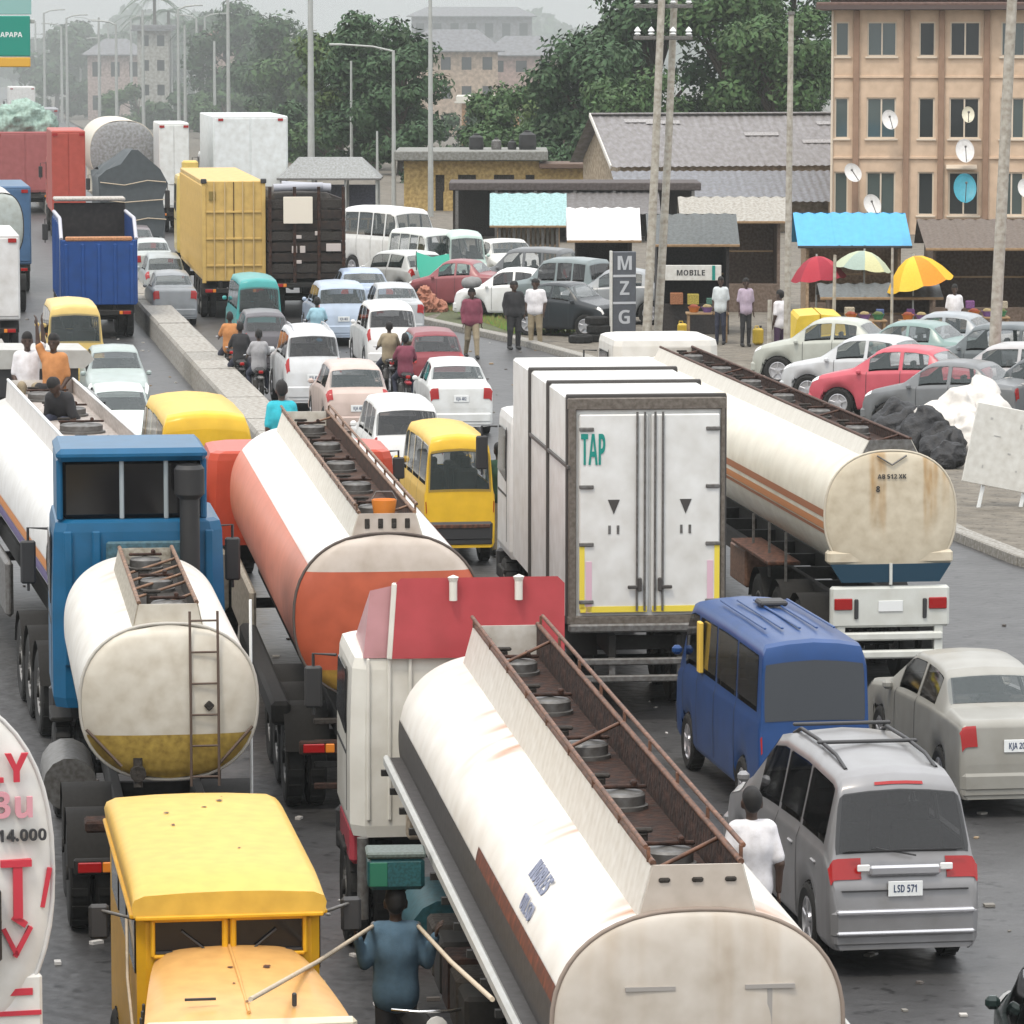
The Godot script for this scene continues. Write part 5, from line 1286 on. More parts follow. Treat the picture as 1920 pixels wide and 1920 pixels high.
# o: h, sx, arms [left, right] each [elbow, wrist] offsets from the shoulder, legs "stand" | "walk" | "sit", shirt, trousers, skirt, cap, fine, lean
func person(label: String, at: Vector3, turn: float, o := {}) -> Node3D:
	var t := thing("person", label, "person", at, turn, o.get("group", "people among the traffic"))
	var s: float = o.get("h", 1.72) / 1.72
	var sx: float = o.get("sx", 0.82)
	var fine: bool = o.get("fine", false)
	var cell: float = 0.017 if fine else 0.027
	var legs: String = o.get("legs", "stand")
	var drop := 0.0
	var lg := {}
	match legs:
		"walk":
			lg = {-1: [Vector3(-0.095, 0.5, -0.13), Vector3(-0.1, 0.1, -0.2)], 1: [Vector3(0.095, 0.49, 0.06), Vector3(0.1, 0.12, 0.3)]}
		"sit":
			drop = -0.83
			lg = {-1: [Vector3(-0.13, 0.98, -0.4), Vector3(-0.14, 0.58, -0.5)], 1: [Vector3(0.13, 1.0, -0.38), Vector3(0.15, 0.6, -0.46)]}
		"ride":
			drop = -0.12
			lg = {-1: [Vector3(-0.24, 0.75, -0.36), Vector3(-0.22, 0.4, -0.2)], 1: [Vector3(0.24, 0.75, -0.36), Vector3(0.22, 0.4, -0.2)]}
		_:
			lg = {-1: [Vector3(-0.1, 0.5, -0.02), Vector3(-0.105, 0.1, 0.03)], 1: [Vector3(0.1, 0.5, -0.03), Vector3(0.11, 0.1, 0.0)]}
	var lean: float = o.get("lean", 0.0)
	var po := Pose.new()
	po.lean = lean; po.s = s; po.drop = drop
	var torso := [[po.J(-0.07, 0.95, 0), po.J(0.07, 0.95, 0), 0.115 * s, 0.115 * s], [po.J(0, 0.95, 0), po.J(0, 1.18, 0.0), 0.125 * s, 0.12 * s], [po.J(0, 1.18, 0), po.J(0, 1.34, 0.01), 0.125 * s, 0.115 * s], [po.J(-0.14, 1.39, 0.01), po.J(0.14, 1.39, 0.01), 0.07 * s, 0.07 * s], [po.J(-0.07, 1.25, 0.02), po.J(0.07, 1.25, 0.02), 0.115 * s, 0.115 * s]]
	var headb := [[po.J(0, 1.4, 0.0), po.J(0, 1.53, -0.01), 0.056 * s, 0.052 * s], [po.J(0, 1.62, 0.015), po.J(0, 1.635, -0.02), 0.092 * s, 0.088 * s], [po.J(0, 1.56, -0.05), po.J(0, 1.53, -0.075), 0.058 * s, 0.04 * s], [po.J(0, 1.6, -0.095), po.J(0, 1.575, -0.115), 0.012 * s, 0.017 * s]]
	for sd in [-1.0, 1.0]: headb.append([po.J(sd * 0.088, 1.61, 0.0), po.J(sd * 0.092, 1.575, 0.0), 0.02 * s, 0.014 * s])
	var upper := []
	var lower := []
	var hands := []
	var arms: Array = o.get("arms", [[Vector3(-0.05, -0.27, 0.02), Vector3(-0.05, -0.5, -0.06)], [Vector3(0.05, -0.27, 0.02), Vector3(0.05, -0.5, -0.06)]])
	for i in 2:
		var sd := -1.0 if i == 0 else 1.0
		var sh: Vector3 = po.J(sd * 0.175, 1.385, 0.01)
		var el: Vector3 = sh + arms[i][0] * s
		var wr: Vector3 = sh + arms[i][1] * s
		upper.append([sh, el, 0.058 * s, 0.046 * s])
		lower.append([el, wr, 0.043 * s, 0.03 * s])
		hands.append_array(hand_bones(wr, wr - el, sd))
	var legb := []
	var feet := []
	for sd in [-1, 1]:
		var hp: Vector3 = po.low(Vector3(sd * 0.085, 0.93, 0))
		var kn: Vector3 = po.low(lg[sd][0])
		var an: Vector3 = po.low(lg[sd][1])
		legb.append([hp, kn, 0.088 * s, 0.058 * s]); legb.append([kn, an, 0.056 * s, 0.04 * s])
		feet.append([an + Vector3(0, -0.045, 0.03), an + Vector3(0, -0.06, -0.14), 0.04 * s, 0.034 * s])
	obj("body", skin_over(torso + headb + upper + lower + legb + feet, cell, 0.03, sx), M.skin, t)
	obj("hands", skin_over(hands, 0.0075 if fine else 0.013, 0.006, sx), M.skin, t)
	var sleeves := []
	for b in upper: sleeves.append([b[0], b[0].lerp(b[1], o.get("sleeve", 0.8)), b[2] + 0.008, b[3] + 0.022])
	if o.get("long_sleeves", false): sleeves += inflated(lower, 0.012)
	var hang := []
	for sd in [-1.0, 1.0]: hang.append([po.J(sd * 0.085, 1.3, 0.01), po.J(sd * 0.085, 0.9, 0.0), 0.115 * s, 0.11 * s])
	if not o.get("bare", false): obj("shirt", skin_over(inflated(torso, 0.016) + hang + sleeves + [[po.J(-0.06, 0.9, 0), po.J(0.06, 0.9, 0), 0.125 * s, 0.125 * s]], cell, 0.035, sx), o.shirt, t)
	obj("trousers", skin_over(inflated(legb, 0.016) + [[po.J(-0.06, 0.93, 0), po.J(0.06, 0.93, 0), 0.122 * s, 0.122 * s]], cell, 0.03, sx), o.trousers, t)
	obj("shoes", skin_over(inflated(feet, 0.012), cell * 0.8, 0.02, sx), M.black, t)
	obj("hair", skin_over([[po.J(0, 1.645, 0.025), po.J(0, 1.66, -0.02), 0.093 * s, 0.088 * s], [po.J(0, 1.6, 0.045), po.J(0, 1.64, 0.03), 0.07 * s, 0.08 * s]], 0.018, 0.03, sx), o.get("hair", M.hair), t)
	if not o.get("no_face", false):
		for sd in [-1.0, 1.0]: obj("eye", G.new().lathe(Transform3D(Basis(Vector3.RIGHT, -PI / 2), po.J(sd * 0.034 * sx, 1.613, -0.098)), [Vector2(0.012, 0), Vector2(0.008, 0.006), Vector2(0.001, 0.009)], 8), M.hair, t)
	return t

func cloth(called: String, c: Color) -> StandardMaterial3D:
	return mat("cloth_" + called, c, 0.9, 0.0, "dust", 2.5, "fine", 0.3)

func motorbike(label: String, at: Vector3, turn: float, m: Material) -> Node3D:
	var t := thing("motorbike", label, "motorbike", at, turn, "motorbikes between the cars")
	for zz in [0.62, -0.62]:
		var ms := wheel_meshes(0.3, 0.1, false)
		var o := obj("wheel", ms[0], M.tyre, t, Vector3(0, 0.3, zz))
		obj("rim", ms[1], M.alloy, o)
	obj("frame", G.new().tube([Vector3(0, 0.3, 0.62), Vector3(0, 0.5, 0.1), Vector3(0, 0.75, -0.35), Vector3(0, 0.95, -0.42)], 0.03, 8).tube([Vector3(-0.05, 0.3, -0.62), Vector3(-0.05, 0.95, -0.42)], 0.02, 6).tube([Vector3(0.05, 0.3, -0.62), Vector3(0.05, 0.95, -0.42)], 0.02, 6), M.chassis, t)
	obj("fuel_tank", skin_over([[Vector3(0, 0.78, -0.3), Vector3(0, 0.74, -0.02), 0.11, 0.09]], 0.025, 0.03, 0.85), m, t)
	obj("engine", G.new().box(Vector3(0, 0.42, -0.08), Vector3(0.22, 0.26, 0.3), 0.05), M.steel, t)
	obj("seat", G.new().box(Vector3(0, 0.75, 0.34), Vector3(0.22, 0.09, 0.62), 0.04), M.black, t)
	obj("handlebar", G.new().tube([Vector3(-0.3, 1.02, -0.3), Vector3(-0.12, 1.02, -0.4), Vector3(0.12, 1.02, -0.4), Vector3(0.3, 1.02, -0.3)], 0.014, 6), M.chrome, t)
	obj("headlight", G.new().lathe(Transform3D(Basis(Vector3.RIGHT, -PI / 2), Vector3(0, 0.92, -0.46)), [Vector2(0.05, -0.06), Vector2(0.08, 0), Vector2(0.08, 0.02), Vector2(0.001, 0.04)], 12), M.clear_lens, t)
	obj("tail_light", G.new().box(Vector3(0, 0.72, 0.68), Vector3(0.1, 0.07, 0.05), 0.015), M.red_lens, t)
	obj("rear_mudguard", G.new().box(Vector3(0, 0.6, 0.66), Vector3(0.13, 0.08, 0.4), 0.03), m, t)
	obj("exhaust", G.new().tube([Vector3(0.13, 0.32, -0.1), Vector3(0.14, 0.32, 0.7)], 0.035, 8), M.chrome, t)
	return t

# --- plants -----------------------------------------------------------------------------------------------------
func leaf_material(called: String, c: Color) -> StandardMaterial3D:
	var m := mat(called, c, 0.75, 0.0, "leaf", 0.8)
	m.backlight_enabled = true
	m.backlight = Color(c.r * 0.5, c.g * 0.55, c.b * 0.3)
	m.cull_mode = BaseMaterial3D.CULL_DISABLED
	m.vertex_color_use_as_albedo = true
	return m

func tree(label: String, at: Vector3, h: float, rx: float, ry: float, leaf: Material, sd: int, leaves := 5200, lobes := 13, size := 0.22, called := "broadleaf_tree", low := 0.3, group := "trees behind the roadside buildings") -> Node3D:
	var t := thing(called, label, "tree", at, 0.0, group)
	var r := RandomNumberGenerator.new()
	r.seed = sd
	var cy := h - ry
	var trunk := G.new()
	var tip := Vector3(0.2, cy + ry * 0.3, 0)
	trunk.tube([Vector3(0, -0.1, 0), Vector3(0.05, h * 0.15, 0.03), Vector3(0.1, h * 0.35, 0), tip], [h * 0.035, h * 0.027, h * 0.022, h * 0.008], 9)
	var C := []
	for k in int(lobes * 1.7):
		var a := r.randf() * TAU
		var q := sqrt(r.randf()) * 0.72
		var yy := r.randf_range(-0.85, 0.75)
		var rad := sqrt(max(0.1, 1 - yy * yy))
		var c := Vector3(cos(a) * q * rx * rad * 1.1, cy + yy * ry, sin(a) * q * rx * rad * 1.1)
		C.append([c, r.randf_range(0.24, 0.42) * min(rx, ry)])
		var st := Vector3(0.1, clamp(c.y - ry * 0.5, h * low * 0.7, cy), 0)
		trunk.tube([st, st.lerp(c, 0.55) + Vector3(0, 0.15, 0), c], [h * 0.012, h * 0.008, h * 0.003], 5)
	obj("trunk", trunk, mat("bark", lin(0.09, 0.07, 0.055), 0.9, 0.0, "dirt", 0.8), t)
	var g := G.new()
	g.coloured = true
	for k in int(leaves * 1.9):
		var L: Array = C[r.randi() % C.size()]
		var d := Vector3(r.randfn(), r.randfn(), r.randfn()).normalized()
		var p: Vector3 = L[0] + d * L[1] * pow(r.randf(), 0.4) * r.randf_range(0.85, 1.25) * Vector3(1.15, 0.85, 1.15)
		var nrm := (d + Vector3(r.randfn(), r.randfn() + 0.6, r.randfn()) * 0.5).normalized()
		var u := nrm.cross(Vector3(r.randfn(), r.randfn(), r.randfn())).normalized()
		var w := nrm.cross(u)
		var sz := size * r.randf_range(0.45, 1.15)
		var tone := r.randf_range(0.6, 1.25)
		g.col = Color(tone * r.randf_range(0.85, 1.25), tone, tone * 0.9)
		g.poly([p - u * sz, p + w * sz * 0.45 + nrm * sz * 0.12, p + u * sz, p - w * sz * 0.45 + nrm * sz * 0.12], nrm)
	obj("crown", g, leaf, t)
	return t

func palm(label: String, at: Vector3, h: float, leaf: Material, sd: int) -> void:
	var t := thing("palm_tree", label, "tree", at, 0.0, "palms far up the road")
	var r := RandomNumberGenerator.new()
	r.seed = sd
	obj("trunk", G.new().tube([Vector3(0, 0, 0), Vector3(0.15, h * 0.5, 0), Vector3(0.1, h, 0)], [0.24, 0.17, 0.14], 8), mat("bark", lin(0.09, 0.07, 0.055), 0.9, 0.0, "dirt", 0.8), t)
	var g := G.new()
	g.coloured = true
	for k in 17:
		var a := TAU * k / 17 + r.randf() * 0.3
		var e := r.randf_range(-0.3, 1.0)
		var d := Vector3(cos(a), 0, sin(a))
		var L := r.randf_range(2.0, 3.0)
		for i in 22:
			var u := i / 22.0
			var p := Vector3(0.1, h, 0) + d * L * u + Vector3.UP * (e * u - 1.3 * u * u) * L * 0.6
			var side := d.cross(Vector3.UP)
			for s in [-1.0, 1.0]:
				var tip: Vector3 = p + side * s * 0.55 * (1.1 - u) + d * 0.25 - Vector3.UP * 0.22
				var tn := r.randf_range(0.7, 1.2)
				g.col = Color(tn, tn, tn)
				g.poly([p, p + d * 0.07, tip], (Vector3.UP + side * s * 0.4).normalized())
	obj("crown", g, leaf, t)

# --- the setting ------------------------------------------------------------------------------------------------
const KERB := [[22, -51], [14, -55.5], [10, -59.5], [7.75, -63.9], [7.1, -67.3], [6.3, -76], [4.4, -90], [1.8, -104], [0.2, -110], [-2.5, -118], [-5.5, -138], [-9.5, -170], [-20, -245], [-42, -400], [-85, -700], [-260, -1900]]

func make_ground() -> void:
	ground_piece("ground", G.new().poly([Vector3(-3000, -0.03, 200), Vector3(3000, -0.03, 200), Vector3(3000, -0.03, -5000), Vector3(-3000, -0.03, -5000)], Vector3.UP), M.soil)
	var g := G.new()
	var e := G.new()
	for i in KERB.size() - 1:
		var a: Array = KERB[i]
		var b: Array = KERB[i + 1]
		g.poly([Vector3(a[0], 0, a[1]), Vector3(b[0], 0, b[1]), Vector3(b[0] - 90 - b[1] * -0.02, 0, b[1]), Vector3(a[0] - 90 - a[1] * -0.02, 0, a[1])], Vector3.UP)
		e.poly([Vector3(a[0], 0.1, a[1]), Vector3(b[0], 0.1, b[1]), Vector3(b[0] + 160, 0.1, b[1]), Vector3(a[0] + 160, 0.1, a[1])], Vector3.UP)
	g.poly([Vector3(22, 0, -51), Vector3(-68, 0, -51), Vector3(-68, 0, 60), Vector3(60, 0, 60), Vector3(60, 0, -51)], Vector3.UP)
	ground_piece("road", g, M.asphalt)
	ground_piece("roadside", e, M.soil)
	var kerb := Node3D.new()
	kerb.name = "kerb"
	add_child(kerb)
	kerb.set_meta("kind", "structure")
	for i in 12:
		var a := Vector3(KERB[i][0], 0.06, KERB[i][1])
		var b := Vector3(KERB[i + 1][0], 0.06, KERB[i + 1][1])
		var L := a.distance_to(b)
		var n := int(max(1, round(L / 1.4)))
		var bs := Basis.looking_at((b - a).normalized())
		for k in n: obj("kerbstone", G.new().box(Vector3.ZERO, Vector3(0.3, 0.2, L / n - 0.012), 0.02), M.kerbstone, kerb, a.lerp(b, (k + 0.5) / n), bs)
	# verge of thin grass behind the kerb
	var vg := G.new()
	for q in [[[-2.2, -117], [0.4, -111.5], [2.2, -114], [-1.8, -124]], [[-4.6, -130], [-2.4, -119], [-1.2, -124], [-4.2, -142]]]:
		vg.poly([Vector3(q[0][0], 0.105, q[0][1]), Vector3(q[1][0], 0.105, q[1][1]), Vector3(q[2][0], 0.105, q[2][1]), Vector3(q[3][0], 0.105, q[3][1])], Vector3.UP)
	ground_piece("verge", vg, M.grass_soil)
	var gr := G.new()
	gr.coloured = true
	rng.seed = 77
	for k in 5200:
		var u := rng.randf()
		var z: float = lerp(-112.0, -140.0, u)
		var x0: float = lerp(0.0, -5.4, clamp((-110 - z) / 28.0, 0, 1))
		var p := Vector3(x0 + 0.5 + rng.randf() * rng.randf() * 2.4, 0.1, z)
		var hgt := rng.randf_range(0.05, 0.2)
		var d := Vector3(rng.randfn() * 0.06, hgt, rng.randfn() * 0.06)
		gr.col = Color(rng.randf_range(0.09, 0.2), rng.randf_range(0.14, 0.24), 0.05)
		gr.poly([p + Vector3(-0.03, 0, 0), p + Vector3(0.03, 0, 0), p + d], Vector3(0, 0.4, 1).normalized())
	var gm := mat("grass_blade", Color.WHITE, 0.9)
	gm.vertex_color_use_as_albedo = true
	tag(obj("grass", gr, gm), "thin grass growing on the verge behind the kerb", "grass", "", "stuff")

func make_median() -> void:
	var m := Node3D.new()
	m.name = "median_wall"
	add_child(m)
	tag(m, "long pale concrete median wall running up between the carriageways", "wall")
	var s := 0.1442
	var bs := Basis.looking_at(Vector3(-s, 0, -1).normalized())
	var block := G.new().prism(PackedVector2Array([Vector2(-0.43, 0), Vector2(0.43, 0), Vector2(0.43, 0.52), Vector2(0.39, 0.6), Vector2(-0.39, 0.6), Vector2(-0.43, 0.52)]), -1.22, 1.22).done()
	var pieces := [block]
	for k in 46: obj("block", block, [M.concrete, M.kerbstone, M.concrete][k % 3] if k % 7 == 3 else M.concrete, m, Vector3(-3.3 - s * (1.25 + k * 2.47), rng.randf_range(-0.012, 0.012), -72.0 - 1.25 - k * 2.47), bs)
	var z1 := -72.0 - 46 * 2.47
	obj("far_wall", G.new().prism(PackedVector2Array([Vector2(-0.43, 0), Vector2(0.43, 0), Vector2(0.43, 0.52), Vector2(0.39, 0.6), Vector2(-0.39, 0.6), Vector2(-0.43, 0.52)]), 0, 500, Transform3D(Basis.looking_at(Vector3(s, 0, 1).normalized()), Vector3(-3.3 + s * (z1 + 72.0), 0, z1)) * Transform3D(Basis(Vector3.UP, 0), Vector3.ZERO)), M.concrete, m)

func facade(x0: float, x1: float, y0: float, y1: float, holes: Array, depth: float, z := 0.0) -> G:   # a wall with real openings
	var xs := [x0, x1]
	var ys := [y0, y1]
	for h in holes:
		xs.append_array([h[0], h[1]]); ys.append_array([h[2], h[3]])
	xs.sort(); ys.sort()
	var g := G.new()
	for i in xs.size() - 1:
		if xs[i + 1] - xs[i] < 1e-4: continue
		var cx: float = (xs[i] + xs[i + 1]) * 0.5
		var j := 0
		var start := -1.0
		while j < ys.size() - 1:
			var cy: float = (ys[j] + ys[j + 1]) * 0.5
			var open := false
			for h in holes:
				if cx > h[0] and cx < h[1] and cy > h[2] and cy < h[3]: open = true
			if not open and start < 0: start = ys[j]
			var last: bool = j == ys.size() - 2
			if start >= 0 and (open or last):
				var end: float = ys[j] if open else ys[j + 1]
				if end - start > 1e-4: g.box(Vector3(cx, (start + end) * 0.5, z - depth * 0.5), Vector3(xs[i + 1] - xs[i], end - start, depth))
				start = -1.0
			j += 1
	return g

func window_into(t: Node, h: Array, z: float, n: int, frame: Material, glass: Material) -> void:
	var w: float = h[1] - h[0]
	var hh: float = h[3] - h[2]
	var c := Vector3((h[0] + h[1]) * 0.5, (h[2] + h[3]) * 0.5, z)
	var win := obj("window", G.new().box(c + Vector3(0, hh * 0.5 - 0.03, -0.1), Vector3(w, 0.06, 0.06)).box(c + Vector3(0, -hh * 0.5 + 0.03, -0.1), Vector3(w, 0.06, 0.06)).box(c + Vector3(-w * 0.5 + 0.03, 0, -0.1), Vector3(0.06, hh - 0.12, 0.06)).box(c + Vector3(w * 0.5 - 0.03, 0, -0.1), Vector3(0.06, hh - 0.12, 0.06)), frame, t)
	for k in n: obj("pane", G.new().box(c + Vector3(-w * 0.5 + w * (k + 0.5) / n, 0, -0.13 - 0.02 * (k % 2)), Vector3(w / n - 0.03, hh - 0.1, 0.012)), glass, win)
	for k in n - 1: obj("mullion", G.new().box(c + Vector3(-w * 0.5 + w * (k + 1.0) / n, 0, -0.1), Vector3(0.06, hh - 0.1, 0.07)), frame, win)
	obj("sill", G.new().box(c + Vector3(0, -hh * 0.5 - 0.04, 0.02), Vector3(w + 0.14, 0.07, 0.16), 0.01), frame, win)

func apartment() -> void:
	var t := thing("apartment_block", "beige three storey apartment block with brown pilasters and satellite dishes", "building", Vector3(12.5, 0, -168), -5.0)
	var wall := mat("wall_beige", lin(0.62, 0.47, 0.345), 0.85, 0.0, "dust", 0.3)
	var pil := mat("pilaster_brown", lin(0.3, 0.19, 0.13), 0.8, 0.0, "dust", 0.4)
	var trim := mat("trim_cream", lin(0.6, 0.52, 0.42), 0.8)
	var holes := []
	for x in [[0.15, 0.7], [1.4, 2.55], [3.42, 4.05], [4.62, 5.8], [6.6, 7.55], [8.4, 9.5], [10.2, 11.3]]:
		for y in [[7.05, 8.4], [3.85, 5.45], [0.85, 2.55]]: holes.append([x[0], x[1], y[0], y[1]])
	obj("wall", facade(0, 12, 0, 8.85, holes, 0.3), wall, t)
	obj("side_wall", G.new().box(Vector3(0.15, 4.42, -5.3), Vector3(0.3, 8.85, 10.0)).box(Vector3(11.85, 4.42, -5.3), Vector3(0.3, 8.85, 10.0)).box(Vector3(6, 4.42, -10.4), Vector3(12, 8.85, 0.3)), wall, t)
	obj("inside", G.new().box(Vector3(6, 4.4, -0.62), Vector3(11.4, 8.7, 0.05)), M.room, t)
	for h in holes: window_into(t, h, 0.0, 2 if h[1] - h[0] > 0.9 else 1, trim, M.pale_glass if (int(h[0] * 7 + h[2]) % 3) else M.glass)
	for x in [0.98, 2.95, 4.3, 6.05, 8.0, 9.85]: obj("pilaster", G.new().box(Vector3(x, 4.42, 0.08), Vector3(0.24, 8.85, 0.18), 0.02), pil, t)
	for y in [3.1, 6.25]: obj("string_course", G.new().box(Vector3(6, y, 0.03), Vector3(12, 0.09, 0.1), 0.01), wall, t)
	obj("downpipe", G.new().tube([Vector3(0.05, 0.2, 0.09), Vector3(0.05, 8.8, 0.09)], 0.05, 8), trim, t)
	obj("roof", G.new().box(Vector3(6, 9.02, -5), Vector3(13.2, 0.28, 11.6), 0.05).box(Vector3(6, 9.6, -5), Vector3(12.6, 0.9, 11.0), 0.3), mat("roof_brown", lin(0.15, 0.09, 0.075), 0.8, 0.0, "dirt", 0.3), t)
	obj("fascia", G.new().box(Vector3(6, 8.95, 0.82), Vector3(13.2, 0.16, 0.06)), mat("fascia_dark", lin(0.08, 0.055, 0.05), 0.7), t)
	for x in [[4.62, 2.75], [8.4, 2.75]]: obj("awning", G.new().box(Vector3(x[0] + 0.5, x[1], 0.2), Vector3(1.2, 0.06, 0.45), 0.01, Basis(Vector3.RIGHT, 0.3)), trim, t)

func dish(label: String, at: Vector3, r: float, m: Material, tilt: float) -> void:
	var t := thing("satellite_dish", label, "satellite dish", at, 0, "satellite dishes on the apartment block")
	var b := Basis(Vector3.BACK, tilt) * Basis(Vector3.RIGHT, 1.15)
	obj("reflector", G.new().lathe(Transform3D(b * Basis.from_scale(Vector3(0.72, 1, 1)), Vector3.ZERO), [Vector2(0.001, 0.0), Vector2(r * 0.5, 0.035), Vector2(r * 0.85, 0.1), Vector2(r, 0.15), Vector2(r * 0.98, 0.12), Vector2(r * 0.5, -0.01), Vector2(0.001, -0.03)], 22), m, t)
	obj("feed_arm", G.new().tube([b * Vector3(0, 0.1, r * 0.95), b * Vector3(0, r * 1.1, 0.0)], 0.018, 6).box(b * Vector3(0, r * 1.1, 0), Vector3(0.09, 0.09, 0.09), 0.02), M.steel, t)
	obj("bracket", G.new().tube([Vector3.ZERO, Vector3(0.0, -0.15, -0.25), Vector3(0, -0.3, -0.42)], 0.03, 6), M.steel, t)

func sheet_roof(t: Node, w: float, run: float, y0: float, y1: float, zf: float, m: Material, called := "roof") -> void:   # corrugated sheets from the eave (front) up to the ridge
	var n := int(w / 0.9)
	for k in n:
		var rows := []
		for i in 2:
			var row := PackedVector3Array()
			for j in 13:
				row.append(Vector3(-w / 2 + (k + j / 12.0) * w / n, (y0 if i == 0 else y1) + 0.022 * sin(j / 12.0 * TAU * 3) + 0.006 * (k % 2), zf - (0.0 if i == 0 else run)))
			rows.append(row)
		obj(called + "_sheet", G.new().grid(rows, false, Vector3(0, -20, zf)), m, t)

func hall() -> void:
	var t := thing("hall", "long hall with a worn grey pitched roof and pale gable", "building", Vector3(9.2, 0, -181.5), 14.0)
	var wall := mat("wall_hall", lin(0.42, 0.35, 0.26), 0.85, 0.0, "dirt", 0.25)
	var rf := mat("roof_grey", lin(0.27, 0.265, 0.28), 0.6, 0.0, "dirt", 0.22)
	obj("wall", G.new().box(Vector3(0, 1.3, 0), Vector3(11.2, 2.6, 6.0)), wall, t)
	for s in [-1.0, 1.0]: obj("gable", G.new().prism(PackedVector2Array([Vector2(-3.0, 2.6), Vector2(3.0, 2.6), Vector2(0, 4.4)]), -0.1, 0.1, Transform3D(Basis(Vector3(0, 0, 1), Vector3(0, 1, 0), Vector3(1, 0, 0)), Vector3(s * 5.5, 0, 0))), wall, t)
	var a := Node3D.new()
	sheet_roof(t, 12.2, 3.4, 2.45, 4.55, 3.4, rf)
	obj("rear_roof", G.new().face([Vector3(-6.1, 4.55, 0), Vector3(6.1, 4.55, 0), Vector3(6.1, 2.45, -3.4), Vector3(-6.1, 2.45, -3.4)], Vector3(0, 0, 0)), rf, t)
	obj("ridge", G.new().box(Vector3(0, 4.58, 0), Vector3(12.2, 0.08, 0.4), 0.03), rf, t)
	for q in [[-4.0, 0.5], [-3.1, 0.6], [1.0, 1.4], [3.4, 1.9], [4.4, 0.7]]: obj("roof_patch", G.new().box(Vector3(q[0], 4.55 - q[1] * 0.618 + 0.05, q[1]), Vector3(1.5, 0.02, 0.25), 0.0, Basis(Vector3.RIGHT, 0.553)), mat("patch_white", lin(0.4, 0.4, 0.42), 0.7, 0.0, "dirt", 0.6), t)
	obj("barge_board", G.new().box(Vector3(-6.12, 3.5, 1.7), Vector3(0.06, 0.18, 4.0), 0.01, Basis(Vector3.RIGHT, 0.553)), mat("barge_white", lin(0.6, 0.58, 0.54), 0.7), t)
	for k in 5: obj("opening", G.new().box(Vector3(-4 + k * 2.0, 1.4, 3.0), Vector3(0.9, 1.1, 0.04)), M.glass, t)
	a.free()

func low_roofs() -> void:
	var t := thing("shed", "low shed with a blue grey roof before the pitched hall", "building", Vector3(8.6, 0, -170.0), 4.0)
	obj("wall", G.new().box(Vector3(0, 0.9, -1.2), Vector3(8.0, 1.8, 2.6)), M.wall_hall, t)
	sheet_roof(t, 9.0, 3.6, 1.35, 2.45, 1.6, mat("roof_slate", lin(0.2, 0.21, 0.24), 0.6, 0.0, "dirt", 0.25))
	var c := thing("canopy", "dark flat canopy spanning the stalls below the ochre building", "canopy", Vector3(2.4, 0, -163.0), 0.0)
	obj("roof_slab", G.new().box(Vector3(0, 2.15, -1.6), Vector3(9.6, 0.3, 3.6), 0.03), mat("canopy_dark", lin(0.09, 0.075, 0.075), 0.8, 0.0, "dirt", 0.4), c)
	sheet_roof(c, 6.4, 2.2, 1.2, 1.95, 2.2, mat("roof_dull", lin(0.17, 0.165, 0.17), 0.7, 0.0, "dirt", 0.3))
	for k in 7: obj("post", G.new().box(Vector3(-4.5 + k * 1.5, 1.0, 0.1), Vector3(0.12, 2.0, 0.12), 0.01), M.steel, c)
	obj("back_wall", G.new().box(Vector3(0, 1.0, -3.3), Vector3(9.4, 2.0, 0.15)), M.grime, c)

